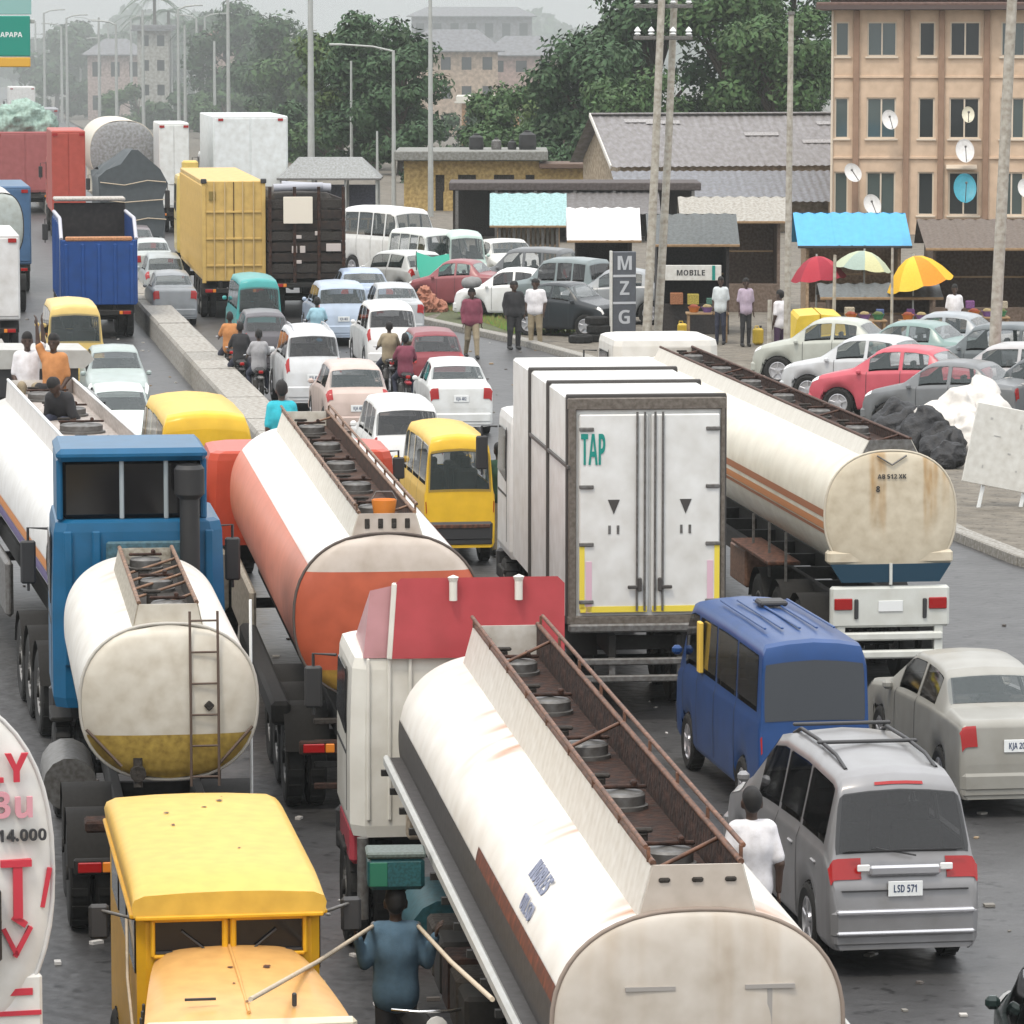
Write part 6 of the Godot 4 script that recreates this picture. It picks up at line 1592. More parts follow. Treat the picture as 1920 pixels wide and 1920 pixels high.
func ochre_house() -> void:
	var t := thing("ochre_house", "ochre flat roofed house with grey slab roof and dark doorways", "building", Vector3(-0.8, 0, -190.0), 0.0)
	var wall := mat("wall_ochre", lin(0.55, 0.4, 0.16), 0.85, 0.0, "dirt", 0.3)
	var salmon := mat("wall_salmon", lin(0.55, 0.36, 0.23), 0.85, 0.0, "dirt", 0.3)
	var holes := [[-2.6, -2.2, 0.0, 1.7], [-1.6, -0.8, 0.9, 1.7], [0.0, 0.9, 0.9, 1.7], [1.4, 1.8, 0.0, 1.7]]
	obj("wall", facade(-4.0, 2.0, 0, 2.3, holes, 0.25), wall, t)
	obj("inside", G.new().box(Vector3(-1, 1.1, -0.6), Vector3(5.8, 2.1, 0.06)), M.room, t)
	for k in 6: obj("wall_panel", G.new().box(Vector3(-2.0 + k * 0.62, 0.5, 0.03), Vector3(0.5, 0.9, 0.05), 0.01), salmon if k % 2 else wall, t)
	obj("side_wall", G.new().box(Vector3(-3.9, 1.15, -3), Vector3(0.2, 2.3, 5.5)), wall, t)
	obj("roof_slab", G.new().box(Vector3(-1.0, 2.55, -2.6), Vector3(6.8, 0.42, 6.6), 0.04), mat("slab_grey", lin(0.25, 0.26, 0.25), 0.8, 0.0, "dirt", 0.4), t)
	obj("wing_wall", G.new().box(Vector3(5.0, 1.0, -1.5), Vector3(6.0, 2.0, 3.0)), wall, t)
	obj("wing_roof", G.new().box(Vector3(5.2, 2.1, -1.3), Vector3(6.4, 0.22, 3.8), 0.03), mat("fascia_brown", lin(0.11, 0.07, 0.05), 0.8), t)
	for q in [[-0.8, 3.0, 0.5], [0.1, 2.95, 0.35], [1.5, 3.15, 0.6], [0.8, 2.95, 0.3]]:
		var b := thing("water_tank", "small %s water tank on the slab roof" % ["black", "grey", "tall black", "squat black"][[0.5, 0.35, 0.6, 0.3].find(q[2])], "water tank", Vector3(q[0] - 0.8, 2.76, -192.0))
		obj("tank_wall", G.new().lathe(Transform3D.IDENTITY, [Vector2(q[2] * 0.62, 0), Vector2(q[2] * 0.66, q[2] * 0.3), Vector2(q[2] * 0.62, q[2] * 1.1), Vector2(q[2] * 0.3, q[2] * 1.3), Vector2(0.001, q[2] * 1.34)], 18), M.steel if q[2] == 0.35 else M.black, b)
		obj("lid", G.new().lathe(Transform3D(Basis.IDENTITY, Vector3(0, q[2] * 1.3, 0)), [Vector2(q[2] * 0.25, 0), Vector2(q[2] * 0.25, 0.06), Vector2(0.001, 0.08)], 12), M.black, b)

func kiosk(label: String, at: Vector3, turn: float, w: float, h: float, d: float, wall: Material, roof: Material, opt := {}) -> Node3D:
	var t := thing(opt.get("called", "kiosk"), label, "kiosk", at, turn, "roadside stalls")
	var wy: float = h * opt.get("wall_h", 0.66)
	obj("back_wall", G.new().box(Vector3(0, wy / 2, -d + 0.04), Vector3(w, wy, 0.08)), wall, t)
	for s in [-1.0, 1.0]: obj("side_wall", G.new().box(Vector3(s * (w / 2 - 0.04), wy / 2, -d / 2), Vector3(0.08, wy, d)), wall, t)
	obj("counter", G.new().box(Vector3(0, 0.4, -0.1), Vector3(w * 0.96, 0.8, 0.14), 0.01), opt.get("front", wall), t)
	var n := int(w / 0.16)
	if opt.get("slats", false):
		for k in n: obj("slat", G.new().box(Vector3(-w / 2 + (k + 0.5) * w / n, wy * 0.5, 0.0), Vector3(w / n * 0.6, wy, 0.03), 0.005), mat("slat_grey", lin(0.12, 0.115, 0.105), 0.8, 0.0, "dirt", 1.0) if k % 3 else M.steel, t)
	obj("shelf", G.new().box(Vector3(0, wy * 0.66, -d * 0.4), Vector3(w * 0.88, 0.04, 0.2)), M.wood, t)
	var o: float = opt.get("over", 0.35)
	var rr := Node3D.new()
	rr.name = "roof"
	t.add_child(rr)
	sheet_roof(rr, w + 0.5, d * 0.8 + o, wy + 0.02, h, o, roof)
	obj("eave_board", G.new().box(Vector3(0, wy, o), Vector3(w + 0.5, 0.07, 0.04), 0.01), opt.get("eave", M.wood), rr)
	obj("rear_roof", G.new().face([Vector3(-w / 2 - 0.25, h, -d * 0.8), Vector3(w / 2 + 0.25, h, -d * 0.8), Vector3(w / 2 + 0.25, wy, -d - 0.2), Vector3(-w / 2 - 0.25, wy, -d - 0.2)], Vector3(0, 0, 0)), roof, rr)
	return t

func hip_shelter() -> void:
	var t := thing("shelter", "open shelter with a grey hipped roof beside the tall lamp posts", "shelter", Vector3(-7.3, 0.05, -172.0))
	var m := mat("roof_ash", lin(0.3, 0.32, 0.33), 0.6, 0.0, "dirt", 0.5)
	var w := 2.05
	var d := 1.6
	var g := G.new()
	var e := [Vector3(-w, 2.15, d), Vector3(w, 2.15, d), Vector3(w, 2.15, -d), Vector3(-w, 2.15, -d)]
	var r := [Vector3(-w * 0.62, 2.95, 0.3), Vector3(w * 0.62, 2.95, 0.3), Vector3(w * 0.62, 2.95, -0.3), Vector3(-w * 0.62, 2.95, -0.3)]
	for i in 4: g.face([e[i], e[(i + 1) % 4], r[(i + 1) % 4], r[i]], Vector3(0, 1.0, 0))
	g.poly(r, Vector3.UP)
	obj("roof", g, m, t)
	obj("eave", G.new().box(Vector3(0, 2.12, d), Vector3(w * 2, 0.08, 0.06)).box(Vector3(0, 2.12, -d), Vector3(w * 2, 0.08, 0.06)).box(Vector3(-w, 2.12, 0), Vector3(0.06, 0.08, d * 2)).box(Vector3(w, 2.12, 0), Vector3(0.06, 0.08, d * 2)), M.steel, t)
	for x in [-1.9, -0.65, 0.65, 1.9]:
		for z in [-1.4, 1.4]: obj("post", G.new().box(Vector3(x, 1.06, z), Vector3(0.09, 2.12, 0.09), 0.01), M.galvanised, t)
	obj("back_wall", G.new().box(Vector3(0, 0.9, -1.5), Vector3(3.9, 1.8, 0.08)), mat("stall_blue", lin(0.1, 0.11, 0.16), 0.8, 0.0, "dirt", 0.6), t)
	for k in 5: obj("bench", G.new().box(Vector3(-1.5 + k * 0.75, 0.45, -0.6), Vector3(0.6, 0.07, 0.4), 0.01).box(Vector3(-1.5 + k * 0.75, 0.2, -0.6), Vector3(0.08, 0.42, 0.3)), M.wood, t)

func parasol(label: String, at: Vector3, r: float, h: float, mats: Array, tilt := 0.0, drop := 0.42) -> void:
	var t := thing("parasol", label, "umbrella", at, 0, "parasols over the stalls")
	obj("pole", G.new().tube([Vector3(0, 0, 0), Vector3(0, h + 0.05, 0)], 0.025, 8), M.galvanised, t)
	var B := Basis(Vector3.BACK, tilt)
	for k in 8:
		var rows := []
		for i in 5:
			var u := i / 4.0
			var row := PackedVector3Array()
			for j in 5:
				var a := TAU * (k + j / 4.0) / 8
				var rr := r * u * (1 - 0.06 * sin(j / 4.0 * PI) * u)
				row.append(Vector3(0, h, 0) + B * Vector3(cos(a) * rr, -drop * r * u * u * (1 + 0.08 * sin(j / 4.0 * PI)), sin(a) * rr))
			rows.append(row)
		obj("panel", G.new().grid(rows, false, Vector3(0, h - 3, 0)), mats[k % mats.size()], t)
	for k in 8:
		var a := TAU * k / 8
		obj("rib", G.new().tube([Vector3(0, h - 0.02, 0), Vector3(0, h - 0.02, 0) + B * Vector3(cos(a) * r, -drop * r, sin(a) * r)], 0.008, 5), M.steel, t)

func lamp_post(label: String, at: Vector3, h: float, r: float, arm: float, m: Material, double := false) -> void:
	var t := thing("lamp_post", label, "lamp post", at, 0, "lamp posts along the road")
	obj("pole", G.new().tube([Vector3(0, 0, 0), Vector3(0, h * 0.5, 0), Vector3(0, h, 0)], [r, r * 0.8, r * 0.6], 9), m, t)
	for s in ([1.0, -1.0] if double else [1.0]):
		if arm != 0.0:
			obj("arm", G.new().tube([Vector3(0, h - 0.05, 0), Vector3(s * arm * 0.4, h + 0.16, 0), Vector3(s * arm, h + 0.25, 0)], r * 0.45, 6), m, t)
			obj("lantern", G.new().box(Vector3(s * (arm + sign(arm) * 0.25), h + 0.25, 0), Vector3(0.6, 0.1, 0.22), 0.03), M.galvanised, t)

func far_house(label: String, at: Vector3, turn: float, w: float, h: float, d: float, wall: Material, roof: Material, pitch: float, cols: int, rowsn: int) -> void:
	var t := thing("far_house", label, "building", at, turn, "houses beyond the trees")
	var holes := []
	for i in cols:
		for j in rowsn:
			var cx := -w / 2 + w * (i + 0.5) / cols
			var cy := h * (j + 0.55) / rowsn
			holes.append([cx - w / cols * 0.24, cx + w / cols * 0.24, cy - h / rowsn * 0.22, cy + h / rowsn * 0.22])
	obj("wall", facade(-w / 2, w / 2, 0, h, holes, 0.3, d / 2), wall, t)
	obj("side_wall", G.new().box(Vector3(-w / 2 + 0.1, h / 2, -0.2), Vector3(0.2, h, d - 0.4)).box(Vector3(w / 2 - 0.1, h / 2, -0.2), Vector3(0.2, h, d - 0.4)), wall, t)
	for q in holes: obj("window", G.new().box(Vector3((q[0] + q[1]) / 2, (q[2] + q[3]) / 2, d / 2 - 0.2), Vector3(q[1] - q[0], q[3] - q[2], 0.04)), M.glass, t)
	var e := 0.5
	if pitch > 0.0:
		var g := G.new()
		g.face([Vector3(-w / 2 - e, h, d / 2 + e), Vector3(w / 2 + e, h, d / 2 + e), Vector3(w / 2 - d * 0.25, h + pitch, 0), Vector3(-w / 2 + d * 0.25, h + pitch, 0)], Vector3(0, 0, 0))
		g.face([Vector3(-w / 2 - e, h, -d / 2 - e), Vector3(w / 2 + e, h, -d / 2 - e), Vector3(w / 2 - d * 0.25, h + pitch, 0), Vector3(-w / 2 + d * 0.25, h + pitch, 0)], Vector3(0, 0, 0))
		for s in [-1.0, 1.0]: g.face([Vector3(s * (w / 2 + e), h, d / 2 + e), Vector3(s * (w / 2 + e), h, -d / 2 - e), Vector3(s * (w / 2 - d * 0.25), h + pitch, 0)], Vector3(0, 0, 0))
		obj("roof", g, roof, t)
	else: obj("roof", G.new().box(Vector3(0, h + 0.2, 0), Vector3(w + 0.8, 0.4, d + 0.8), 0.05), roof, t)
	obj("eave", G.new().box(Vector3(0, h - 0.06, d / 2 + 0.3), Vector3(w + 1.0, 0.12, 0.5), 0.02), roof, t)

func make_litter() -> void:   # scraps and grit on the road
	var r := RandomNumberGenerator.new()
	r.seed = 3
	var g := G.new()
	g.coloured = true
	for k in 900:
		var D := r.randf_range(26, 120)
		var x := r.randf_range(-0.13, 0.13) * D
		if x > 5.5 and D > 60: continue
		var s := r.randf_range(0.015, 0.06)
		var c: Color = [Color(0.45, 0.43, 0.4), Color(0.1, 0.09, 0.08), Color(0.3, 0.22, 0.14), Color(0.55, 0.54, 0.52), Color(0.2, 0.19, 0.17)][r.randi() % 5]
		g.col = c
		g.box(Vector3(x, s * 0.25 + 0.003, -D), Vector3(s * r.randf_range(0.8, 2.0), s * 0.5, s * r.randf_range(0.8, 2.2)), 0.0, Basis(Vector3.UP, r.randf() * 3.0))
	var m := mat("litter_scraps", Color.WHITE, 0.9)
	m.vertex_color_use_as_albedo = true
	tag(obj("litter", g, m), "scraps of litter and grit scattered over the road", "litter", "", "stuff")

func make_cars() -> void:
	var gR := "cars and vans in the right carriageway"
	var gL := "cars and vans in the left carriageway"
	var gP := "cars parked beside the stalls"
	var c := ahead(3.34, -35.64, 8.5, 2.35)
	var silver := paint("silver_grey", lin(0.28, 0.28, 0.29), 0.28)
	silver.metallic = 0.35
	var s := car("minivan", "silver grey minivan with red tail lights beside white shirted man", "minivan", "minivan", Vector3(1.34, 1.76, 4.7), silver, c, 8.5, gR, {"rails": true, "rail_mat": M.trim, "brake_light": true, "handles": true, "number": "LSD 571", "glass": M.dark_glass})
	obj("chrome_strip", G.new().box(Vector3(0, 0.93, 2.33), Vector3(0.62, 0.09, 0.05), 0.02), mat("silver_strip", lin(0.5, 0.5, 0.52), 0.25, 0.6), s)
	obj("bumper_strip", G.new().box(Vector3(0, 0.58, 2.37), Vector3(1.2, 0.045, 0.06), 0.015).box(Vector3(0, 0.4, 2.37), Vector3(1.2, 0.04, 0.06), 0.015), M.silver_strip, s)
	for sd in [-1.0, 1.0]: obj("reverse_lamp", G.new().box(Vector3(sd * 0.36, 0.955, 2.33), Vector3(0.11, 0.06, 0.02), 0.008), M.clear_lens, s)
	obj("tailgate_seam", G.new().box(Vector3(0, 0.76, 2.345), Vector3(1.1, 0.012, 0.02)).box(Vector3(0, 1.1, 2.31), Vector3(1.0, 0.012, 0.02)), M.trim, s)
	obj("rear_wiper", G.new().tube([Vector3(0.1, 1.05, 2.31), Vector3(-0.25, 1.12, 2.3)], 0.008, 5), M.trim, s)
	for k in 2: obj("roof_bar", G.new().box(Vector3(0, 1.8, 0.9 - k * 1.0), Vector3(0.9, 0.03, 0.05), 0.01), M.trim, s)
	c = ahead(5.18, -43.0, 8.0, 2.3)
	car("sedan", "beige silver saloon cut off by the picture edge near the road bend", "car", "sedan", Vector3(1.26, 1.42, 4.5), paint("champagne", lin(0.29, 0.285, 0.26), 0.3), c, 8.0, gR, {"tail_glass": M.pale_glass, "number": "KJA 203"})
	c = ahead(3.07, -42.3, 9.0, 2.35)
	var bl := paint("van_blue", lin(0.015, 0.06, 0.2), 0.4)
	var v := car("blue_van", "blue panel van with grey rear window ahead of the silver minivan", "van", "boxvan", Vector3(1.16, 1.92, 4.5), bl, c, 9.0, gR, {"glass": M.dark_glass, "tail_glass": mat("dusty_glass", lin(0.05, 0.056, 0.065), 0.15), "plate": false, "bumper": M.trim})
	obj("roof_vent", G.new().box(Vector3(0.1, 1.98, -0.3), Vector3(0.3, 0.06, 0.3), 0.02), M.trim, v)
	for k in 5: obj("roof_groove", G.new().box(Vector3(-0.36 + k * 0.18, 1.955, 0.4), Vector3(0.03, 0.02, 2.2), 0.008), bl, v)
	obj("door_pillar", G.new().box(Vector3(-0.575, 1.45, -0.75), Vector3(0.05, 0.55, 0.14), 0.01), M.marker_yellow, v)
	# yellow minibuses
	var yb := paint("danfo_yellow", lin(0.74, 0.46, 0.03), 0.35)
	var t := car("minibus", "yellow minibus squeezed between salmon tanker and white box lorry", "minibus", "van", Vector3(1.08, 2.0, 3.7), yb, ahead(-0.78, -63.7, 8.0, 1.85), 8.0, gR, {"glass": M.pale_glass, "plate": false, "bumper": M.trim})
	obj("door_band", G.new().box(Vector3(0, 0.62, 1.88), Vector3(0.9, 0.06, 0.03), 0.01), M.rusty_rail, t)
	car("minibus", "large yellow minibus beside the near end of the median wall", "minibus", "van", Vector3(1.5, 2.5, 4.8), yb, ahead(-4.45, -62.0, 9.0, 2.4), 9.0, gL, {"plate": false, "tail_glass": yb})
	car("minibus", "faded yellow minibus behind the blue tipper", "minibus", "van", Vector3(1.3, 2.0, 3.8), paint("danfo_pale", lin(0.68, 0.5, 0.17), 0.4), ahead(-9.7, -94.6, 9.0, 1.9), 9.0, gL, {"tail_glass": M.pale_glass, "plate": false})
	# right carriageway
	var white := paint("car_white", lin(0.74, 0.75, 0.75), 0.3)
	car("suv", "white estate car directly behind the red tanker and the yellow minibus", "car", "suv", Vector3(1.25, 1.75, 4.4), white, ahead(-1.75, -72.1, 8.0, 2.2), 8.0, gR, {"number": "EKY 110"})
	car("hatchback", "pale pinkish hatchback with broad red tail lights", "car", "hatch", Vector3(1.3, 1.5, 4.1), paint("car_rose", lin(0.52, 0.42, 0.38), 0.35), ahead(-3.02, -83.5, 8.0, 2.0), 8.0, gR, {"glass": M.pale_glass})
	car("suv", "white off-roader nearest the median wall", "car", "suv", Vector3(1.22, 1.8, 4.4), paint("car_pearl", lin(0.6, 0.62, 0.64), 0.3), ahead(-4.15, -89.3, 8.0, 2.2), 8.0, gR, {"rails": true})
	car("estate_car", "white estate car with red lights beside pale blue cars", "car", "suv", Vector3(1.25, 1.68, 4.4), white, ahead(-2.77, -99.4, 8.0, 2.2), 8.0, gR, {"rails": false, "number": "AGL 77"})
	car("sedan", "white saloon with pale rear window near the walking man", "car", "sedan", Vector3(1.3, 1.45, 4.3), paint("car_white2", lin(0.66, 0.68, 0.68), 0.3), ahead(-1.01, -84.4, 6.0, 2.1), 6.0, gR, {"glass": M.pale_glass})
	car("minibus", "teal minibus behind the yellow container lorry", "minibus", "van", Vector3(1.15, 2.0, 3.8), paint("teal", lin(0.06, 0.33, 0.33), 0.35), ahead(-6.2, -104.6, 8.0, 1.9), 8.0, gR, {"tail_glass": M.pale_glass, "plate": false})
	car("hatchback", "dark grey hatchback close behind the teal minibus", "car", "hatch", Vector3(1.2, 1.5, 3.9), paint("car_dark", lin(0.09, 0.085, 0.095), 0.3), ahead(-5.7, -99.2, 8.0, 1.95), 8.0, gR, {})
	car("estate_car", "pale blue estate car beside the dark stake lorry", "car", "suv", Vector3(1.45, 1.6, 4.4), paint("car_iceblue", lin(0.42, 0.5, 0.62), 0.3), ahead(-4.3, -109.0, 8.0, 2.2), 8.0, gR, {"glass": M.pale_glass})
	car("sedan", "light blue saloon beyond the pale blue estate car", "car", "sedan", Vector3(1.5, 1.5, 4.4), paint("car_skyblue", lin(0.36, 0.44, 0.58), 0.3), ahead(-3.95, -116.5, 8.0, 2.2), 8.0, gR, {"glass": M.pale_glass})
	var q := [[-13.3, -153, "suv", 1.75, lin(0.4, 0.43, 0.43), "silver grey car farthest along the median queue"], [-11.6, -137, "sedan", 1.45, lin(0.46, 0.5, 0.5), "silver saloon second in the queue beside the median"], [-10.45, -127.2, "hatch", 1.5, lin(0.36, 0.4, 0.42), "grey hatchback third in the queue beside the median"], [-9.5, -118.5, "sedan", 1.45, lin(0.25, 0.27, 0.29), "dark silver saloon beside the container lorry wheels"], [-12.9, -146, "sedan", 1.45, lin(0.16, 0.14, 0.15), "dark saloon between two silver cars by the median"], [-15.4, -167, "suv", 1.7, lin(0.5, 0.5, 0.5), "pale off-roader at the far end of the median queue"]]
	for k in q.size(): car("sedan" if q[k][2] == "sedan" else q[k][2].replace("hatch", "hatchback"), q[k][5], "car", q[k][2], Vector3(1.25, q[k][3], 4.3), paint("queue%d" % k, q[k][4], 0.3), Vector2(q[k][0], q[k][1]), 8.2, gR, {"glass": M.pale_glass, "plate": false})
	# left carriageway, facing the viewer
	car("sedan", "grey green saloon facing the viewer behind the faded yellow minibus", "car", "sedan", Vector3(1.3, 1.5, 4.3), paint("car_sage", lin(0.33, 0.39, 0.38), 0.3), Vector2(-8.3, -88.8), 188.0, gL, {"screen_glass": M.pale_glass, "plate": false})
	car("sedan", "pale mint saloon facing the viewer next to yellow minibus", "car", "sedan", Vector3(1.25, 1.5, 4.3), paint("car_mint", lin(0.58, 0.66, 0.64), 0.3), Vector2(-7.3, -79.0), 188.0, gL, {"screen_glass": M.pale_glass, "plate": false})
	car("suv", "grimy white off-roader at the picture edge above the grey lorry cab", "car", "suv", Vector3(1.4, 1.9, 4.2), paint("car_grimy", lin(0.42, 0.4, 0.37), 0.5, "dirt"), Vector2(-10.6, -84.5), 188.0, gL, {"plate": false})
	plain_box("box_lorry", "white box lorry at the picture edge beside the blue tipper", Vector3(-12.9, 0, -104.0), 9.0, 1.8, 1.0, 3.1, 5.0, paint("edge_white", lin(0.66, 0.66, 0.66), 0.4), white)
	plain_box("box_lorry", "navy box lorry at the picture edge behind the tipper", Vector3(-15.7, 0, -131.0), 9.0, 1.9, 0.9, 3.3, 6.0, paint("edge_navy", lin(0.06, 0.13, 0.25), 0.4), white)
	plain_box("box_lorry", "tall white box lorry far ahead of the container", Vector3(-10.5, 0, -172.0), 8.0, 3.0, 1.3, 4.65, 8.0, paint("far_box", lin(0.7, 0.74, 0.75), 0.4), white)
	plain_box("box_lorry", "red lorry beside the cream arched tanker", Vector3(-17.2, 0, -166.0), 8.0, 1.3, 1.0, 4.2, 6.0, paint("far_red", lin(0.4, 0.07, 0.05), 0.5), M.far_red)
	plain_box("box_lorry", "red lorry with a mint green roof far along the left", Vector3(-21.6, 0, -190.0), 8.0, 3.0, 0.9, 3.6, 6.0, paint("far_maroon", lin(0.33, 0.1, 0.1), 0.5), M.far_maroon)
	var mint := thing("covered_load", "mint green tarpaulin load on the far red lorry", "load", Vector3(-21.6, 3.6, -190.0), 8.0)
	obj("cover", rumpled(skin_over([[Vector3(-0.7, 0.35, -1.2), Vector3(0.8, 0.3, -1.2), 0.75, 0.6], [Vector3(0, 0.5, -1.2), Vector3(0.1, 0.5, -4.5), 0.8, 0.7], [Vector3(-1.0, 0.2, -2.0), Vector3(1.1, 0.15, -2.0), 0.5, 0.4]], 0.12, 0.3), 0.3, 1.2, 9), mat("mint_cover", lin(0.36, 0.52, 0.47), 0.7, 0.0, "dirt", 0.4), mint)
	var wt := thing("tanker_lorry", "small white tanker lorry beside the navy box lorry", "lorry", Vector3(-14.5, 0, -121.5), 9.0, "tanker lorries")
	tank_into(wt, {"L": 6.0, "a": 0.6, "b": 0.95, "yc": 2.5, "shell": paint("wt_white", lin(0.66, 0.64, 0.62), 0.4), "ends": [[-1.0, 1.0, mat("wt_end", lin(0.42, 0.47, 0.46), 0.5, 0.0, "streak", 0.5)]]})
	chassis_into(wt, 0, -7, 1.3)
	axles_into(wt, [-1.2, -4.8], 1.4)
	plain_box("box_lorry", "white lorry cab and box behind the yellow container", Vector3(-13.5, 0, -171.0), 8.0, 1.2, 1.0, 4.4, 4.0, paint("far_white", lin(0.7, 0.73, 0.72), 0.4), white)
	for k in 7:
		var z: float = [-245, -270, -300, -330, -360, -400, -430][k]
		var x: float = -4.0 + 0.1442 * (z + 72.0) + [-3.2, 3.0, -4.0, 3.5, -3.0, -5.0, 3.0][k]
		plain_box("distant_lorry", ["pale lorry first beyond the cream tanker", "grey lorry first beyond the tall white box", "cream lorry under the far lamp posts", "white lorry far up the right carriageway", "dusty pink lorry below the far lamp posts", "ivory lorry nearly lost in the haze", "grey lorry farthest up the right carriageway"][k], Vector3(x, 0, z), 8.2, 2.0, 1.0, [3.4, 3.2, 3.6, 3.8, 3.3, 3.9, 3.4][k], 6.0, paint("haze%d" % k, [lin(0.6, 0.58, 0.54), lin(0.3, 0.31, 0.33), lin(0.62, 0.55, 0.44), lin(0.72, 0.72, 0.72), lin(0.5, 0.36, 0.33), lin(0.68, 0.66, 0.6), lin(0.4, 0.4, 0.42)][k], 0.5), white)
	# parked
	car("minibus", "white minibus parked side-on below the grey canopy", "minibus", "van", Vector3(1.6, 2.35, 3.6), white, Vector2(-3.9, -137.0), 215.0, gP, {"plate": false, "up": 0.1, "glass": M.pale_glass})
	car("minibus", "white minibus with its nose towards the road", "minibus", "van", Vector3(1.6, 1.95, 3.2), paint("van_white3", lin(0.68, 0.72, 0.71), 0.35), Vector2(-2.5, -130.0), 205.0, gP, {"plate": false, "up": 0.1, "glass": M.pale_glass})
	car("minibus", "mint white minibus beside the teal roofed kiosk", "minibus", "van", Vector3(1.2, 1.95, 3.2), paint("van_mint", lin(0.45, 0.58, 0.54), 0.35), Vector2(-1.45, -128.5), 185.0, gP, {"plate": false, "up": 0.1, "glass": M.pale_glass})
	car("sedan", "dull red saloon parked side-on on the verge", "car", "sedan", Vector3(1.6, 1.42, 2.6), paint("car_maroon", lin(0.28, 0.09, 0.1), 0.35), Vector2(-1.6, -122.6), 75.0, gP, {"plate": false, "up": 0.1, "glass": M.pale_glass})
	car("sedan", "white saloon parked side-on before the teal roofed kiosk", "car", "sedan", Vector3(1.6, 1.42, 3.0), white, Vector2(0.0, -118.2), 78.0, gP, {"plate": false, "up": 0.1})
	car("suv", "grey off-roader parked behind the black saloon", "car", "suv", Vector3(1.5, 1.75, 3.0), paint("car_grey5", lin(0.2, 0.24, 0.25), 0.35), Vector2(1.3, -117.5), 60.0, gP, {"plate": false, "up": 0.1})
	car("sedan", "black saloon parked near the vertical signboard", "car", "sedan", Vector3(1.5, 1.4, 2.8), paint("car_black", lin(0.03, 0.035, 0.04), 0.25), Vector2(1.5, -111.8), 240.0, gP, {"plate": false, "up": 0.1, "glass": M.pale_glass})
	car("sedan", "pinkish red saloon parked side-on near the yellow van", "car", "sedan", Vector3(1.7, 1.5, 3.5), paint("car_red", lin(0.5, 0.09, 0.12), 0.35), Vector2(8.0, -87.6), 68.0, gP, {"plate": false, "up": 0.1, "glass": M.pale_glass})
	car("sedan", "silver saloon parked between the red saloon and the yellow van", "car", "sedan", Vector3(1.7, 1.48, 3.4), paint("car_silver7", lin(0.5, 0.52, 0.54), 0.3), Vector2(7.6, -91.0), 66.0, gP, {"plate": false, "up": 0.1, "glass": M.pale_glass})
	car("sedan", "green grey saloon parked behind the silver saloon", "car", "sedan", Vector3(1.7, 1.48, 3.2), paint("car_green8", lin(0.2, 0.29, 0.28), 0.3), Vector2(8.9, -95.6), 66.0, gP, {"plate": false, "up": 0.1, "glass": M.pale_glass})
	car("suv", "dark estate car parked beside the thin leaning pole", "car", "suv", Vector3(1.7, 1.6, 3.4), paint("car_dark9", lin(0.13, 0.15, 0.16), 0.3), Vector2(10.5, -93.2), 66.0, gP, {"plate": false, "up": 0.1, "glass": M.pale_glass})
	car("sedan", "dark grey saloon parked between red saloon and rubbish heap", "car", "sedan", Vector3(1.7, 1.45, 3.2), paint("car_slate", lin(0.16, 0.17, 0.18), 0.3), Vector2(8.7, -84.4), 66.0, gP, {"plate": false, "up": 0.1, "glass": M.pale_glass})
	car("hatchback", "crimson hatchback cut off by the picture edge", "car", "hatch", Vector3(1.7, 1.5, 3.0), paint("car_crimson", lin(0.33, 0.03, 0.06), 0.3), Vector2(11.9, -90.6), 66.0, gP, {"plate": false, "up": 0.1})
	var more := [[10.3, -88.6, "hatch", lin(0.45, 0.45, 0.46), "light grey hatchback parked right of the red saloon"], [9.9, -98.2, "sedan", lin(0.3, 0.33, 0.36), "blue grey saloon parked in the rear row by the market tables"], [12.2, -96.6, "suv", lin(0.6, 0.61, 0.61), "white off-roader parked at the picture edge in the rear row"], [7.2, -96.2, "sedan", lin(0.42, 0.44, 0.4), "pale olive saloon parked nearest the yellow covered van"], [10.6, -85.0, "sedan", lin(0.1, 0.11, 0.12), "black saloon parked right of the dark grey saloon"], [2.9, -116.5, "sedan", lin(0.3, 0.32, 0.34), "grey saloon parked behind the vertical signboard"], [-3.4, -126.5, "hatch", lin(0.55, 0.57, 0.57), "white hatchback parked between verge and pale blue saloon"], [0.3, -124.0, "suv", lin(0.14, 0.15, 0.16), "charcoal off-roader parked behind the white saloon"], [-0.2, -133.0, "sedan", lin(0.6, 0.6, 0.58), "cream saloon parked before the teal roofed kiosk"]]
	for k in more.size(): car({"hatch": "hatchback"}.get(more[k][2], more[k][2]), more[k][4], "car", more[k][2], Vector3(1.65, 1.5 if more[k][2] != "suv" else 1.7, 3.3), paint("parked%d" % k, more[k][3], 0.3), Vector2(more[k][0], more[k][1]), [66.0, 70.0, 64.0, 72.0, 66.0, 80.0, 40.0, 70.0, 200.0][k], gP, {"plate": false, "up": 0.1, "glass": M.pale_glass})
	car("hatchback", "dark red hatchback just beyond the white saloon", "car", "hatch", Vector3(1.25, 1.5, 4.0), paint("mid_red", lin(0.2, 0.03, 0.04), 0.3), ahead(-1.6, -92.8, 8.0, 2.0), 8.0, gR, {"plate": false})
	car("sedan", "silver saloon far ahead beside the verge", "car", "sedan", Vector3(1.3, 1.45, 4.3), paint("mid_silver", lin(0.42, 0.44, 0.46), 0.3), ahead(-2.9, -110.5, 8.0, 2.1), 8.0, gR, {"plate": false, "glass": M.pale_glass})
	var y := thing("minivan", "bright yellow covered van parked beside the man in white", "van", Vector3(7.45, 0.1, -104.5), 180.0, gP)
	var yc := paint("cover_yellow", lin(0.76, 0.55, 0.06), 0.5)
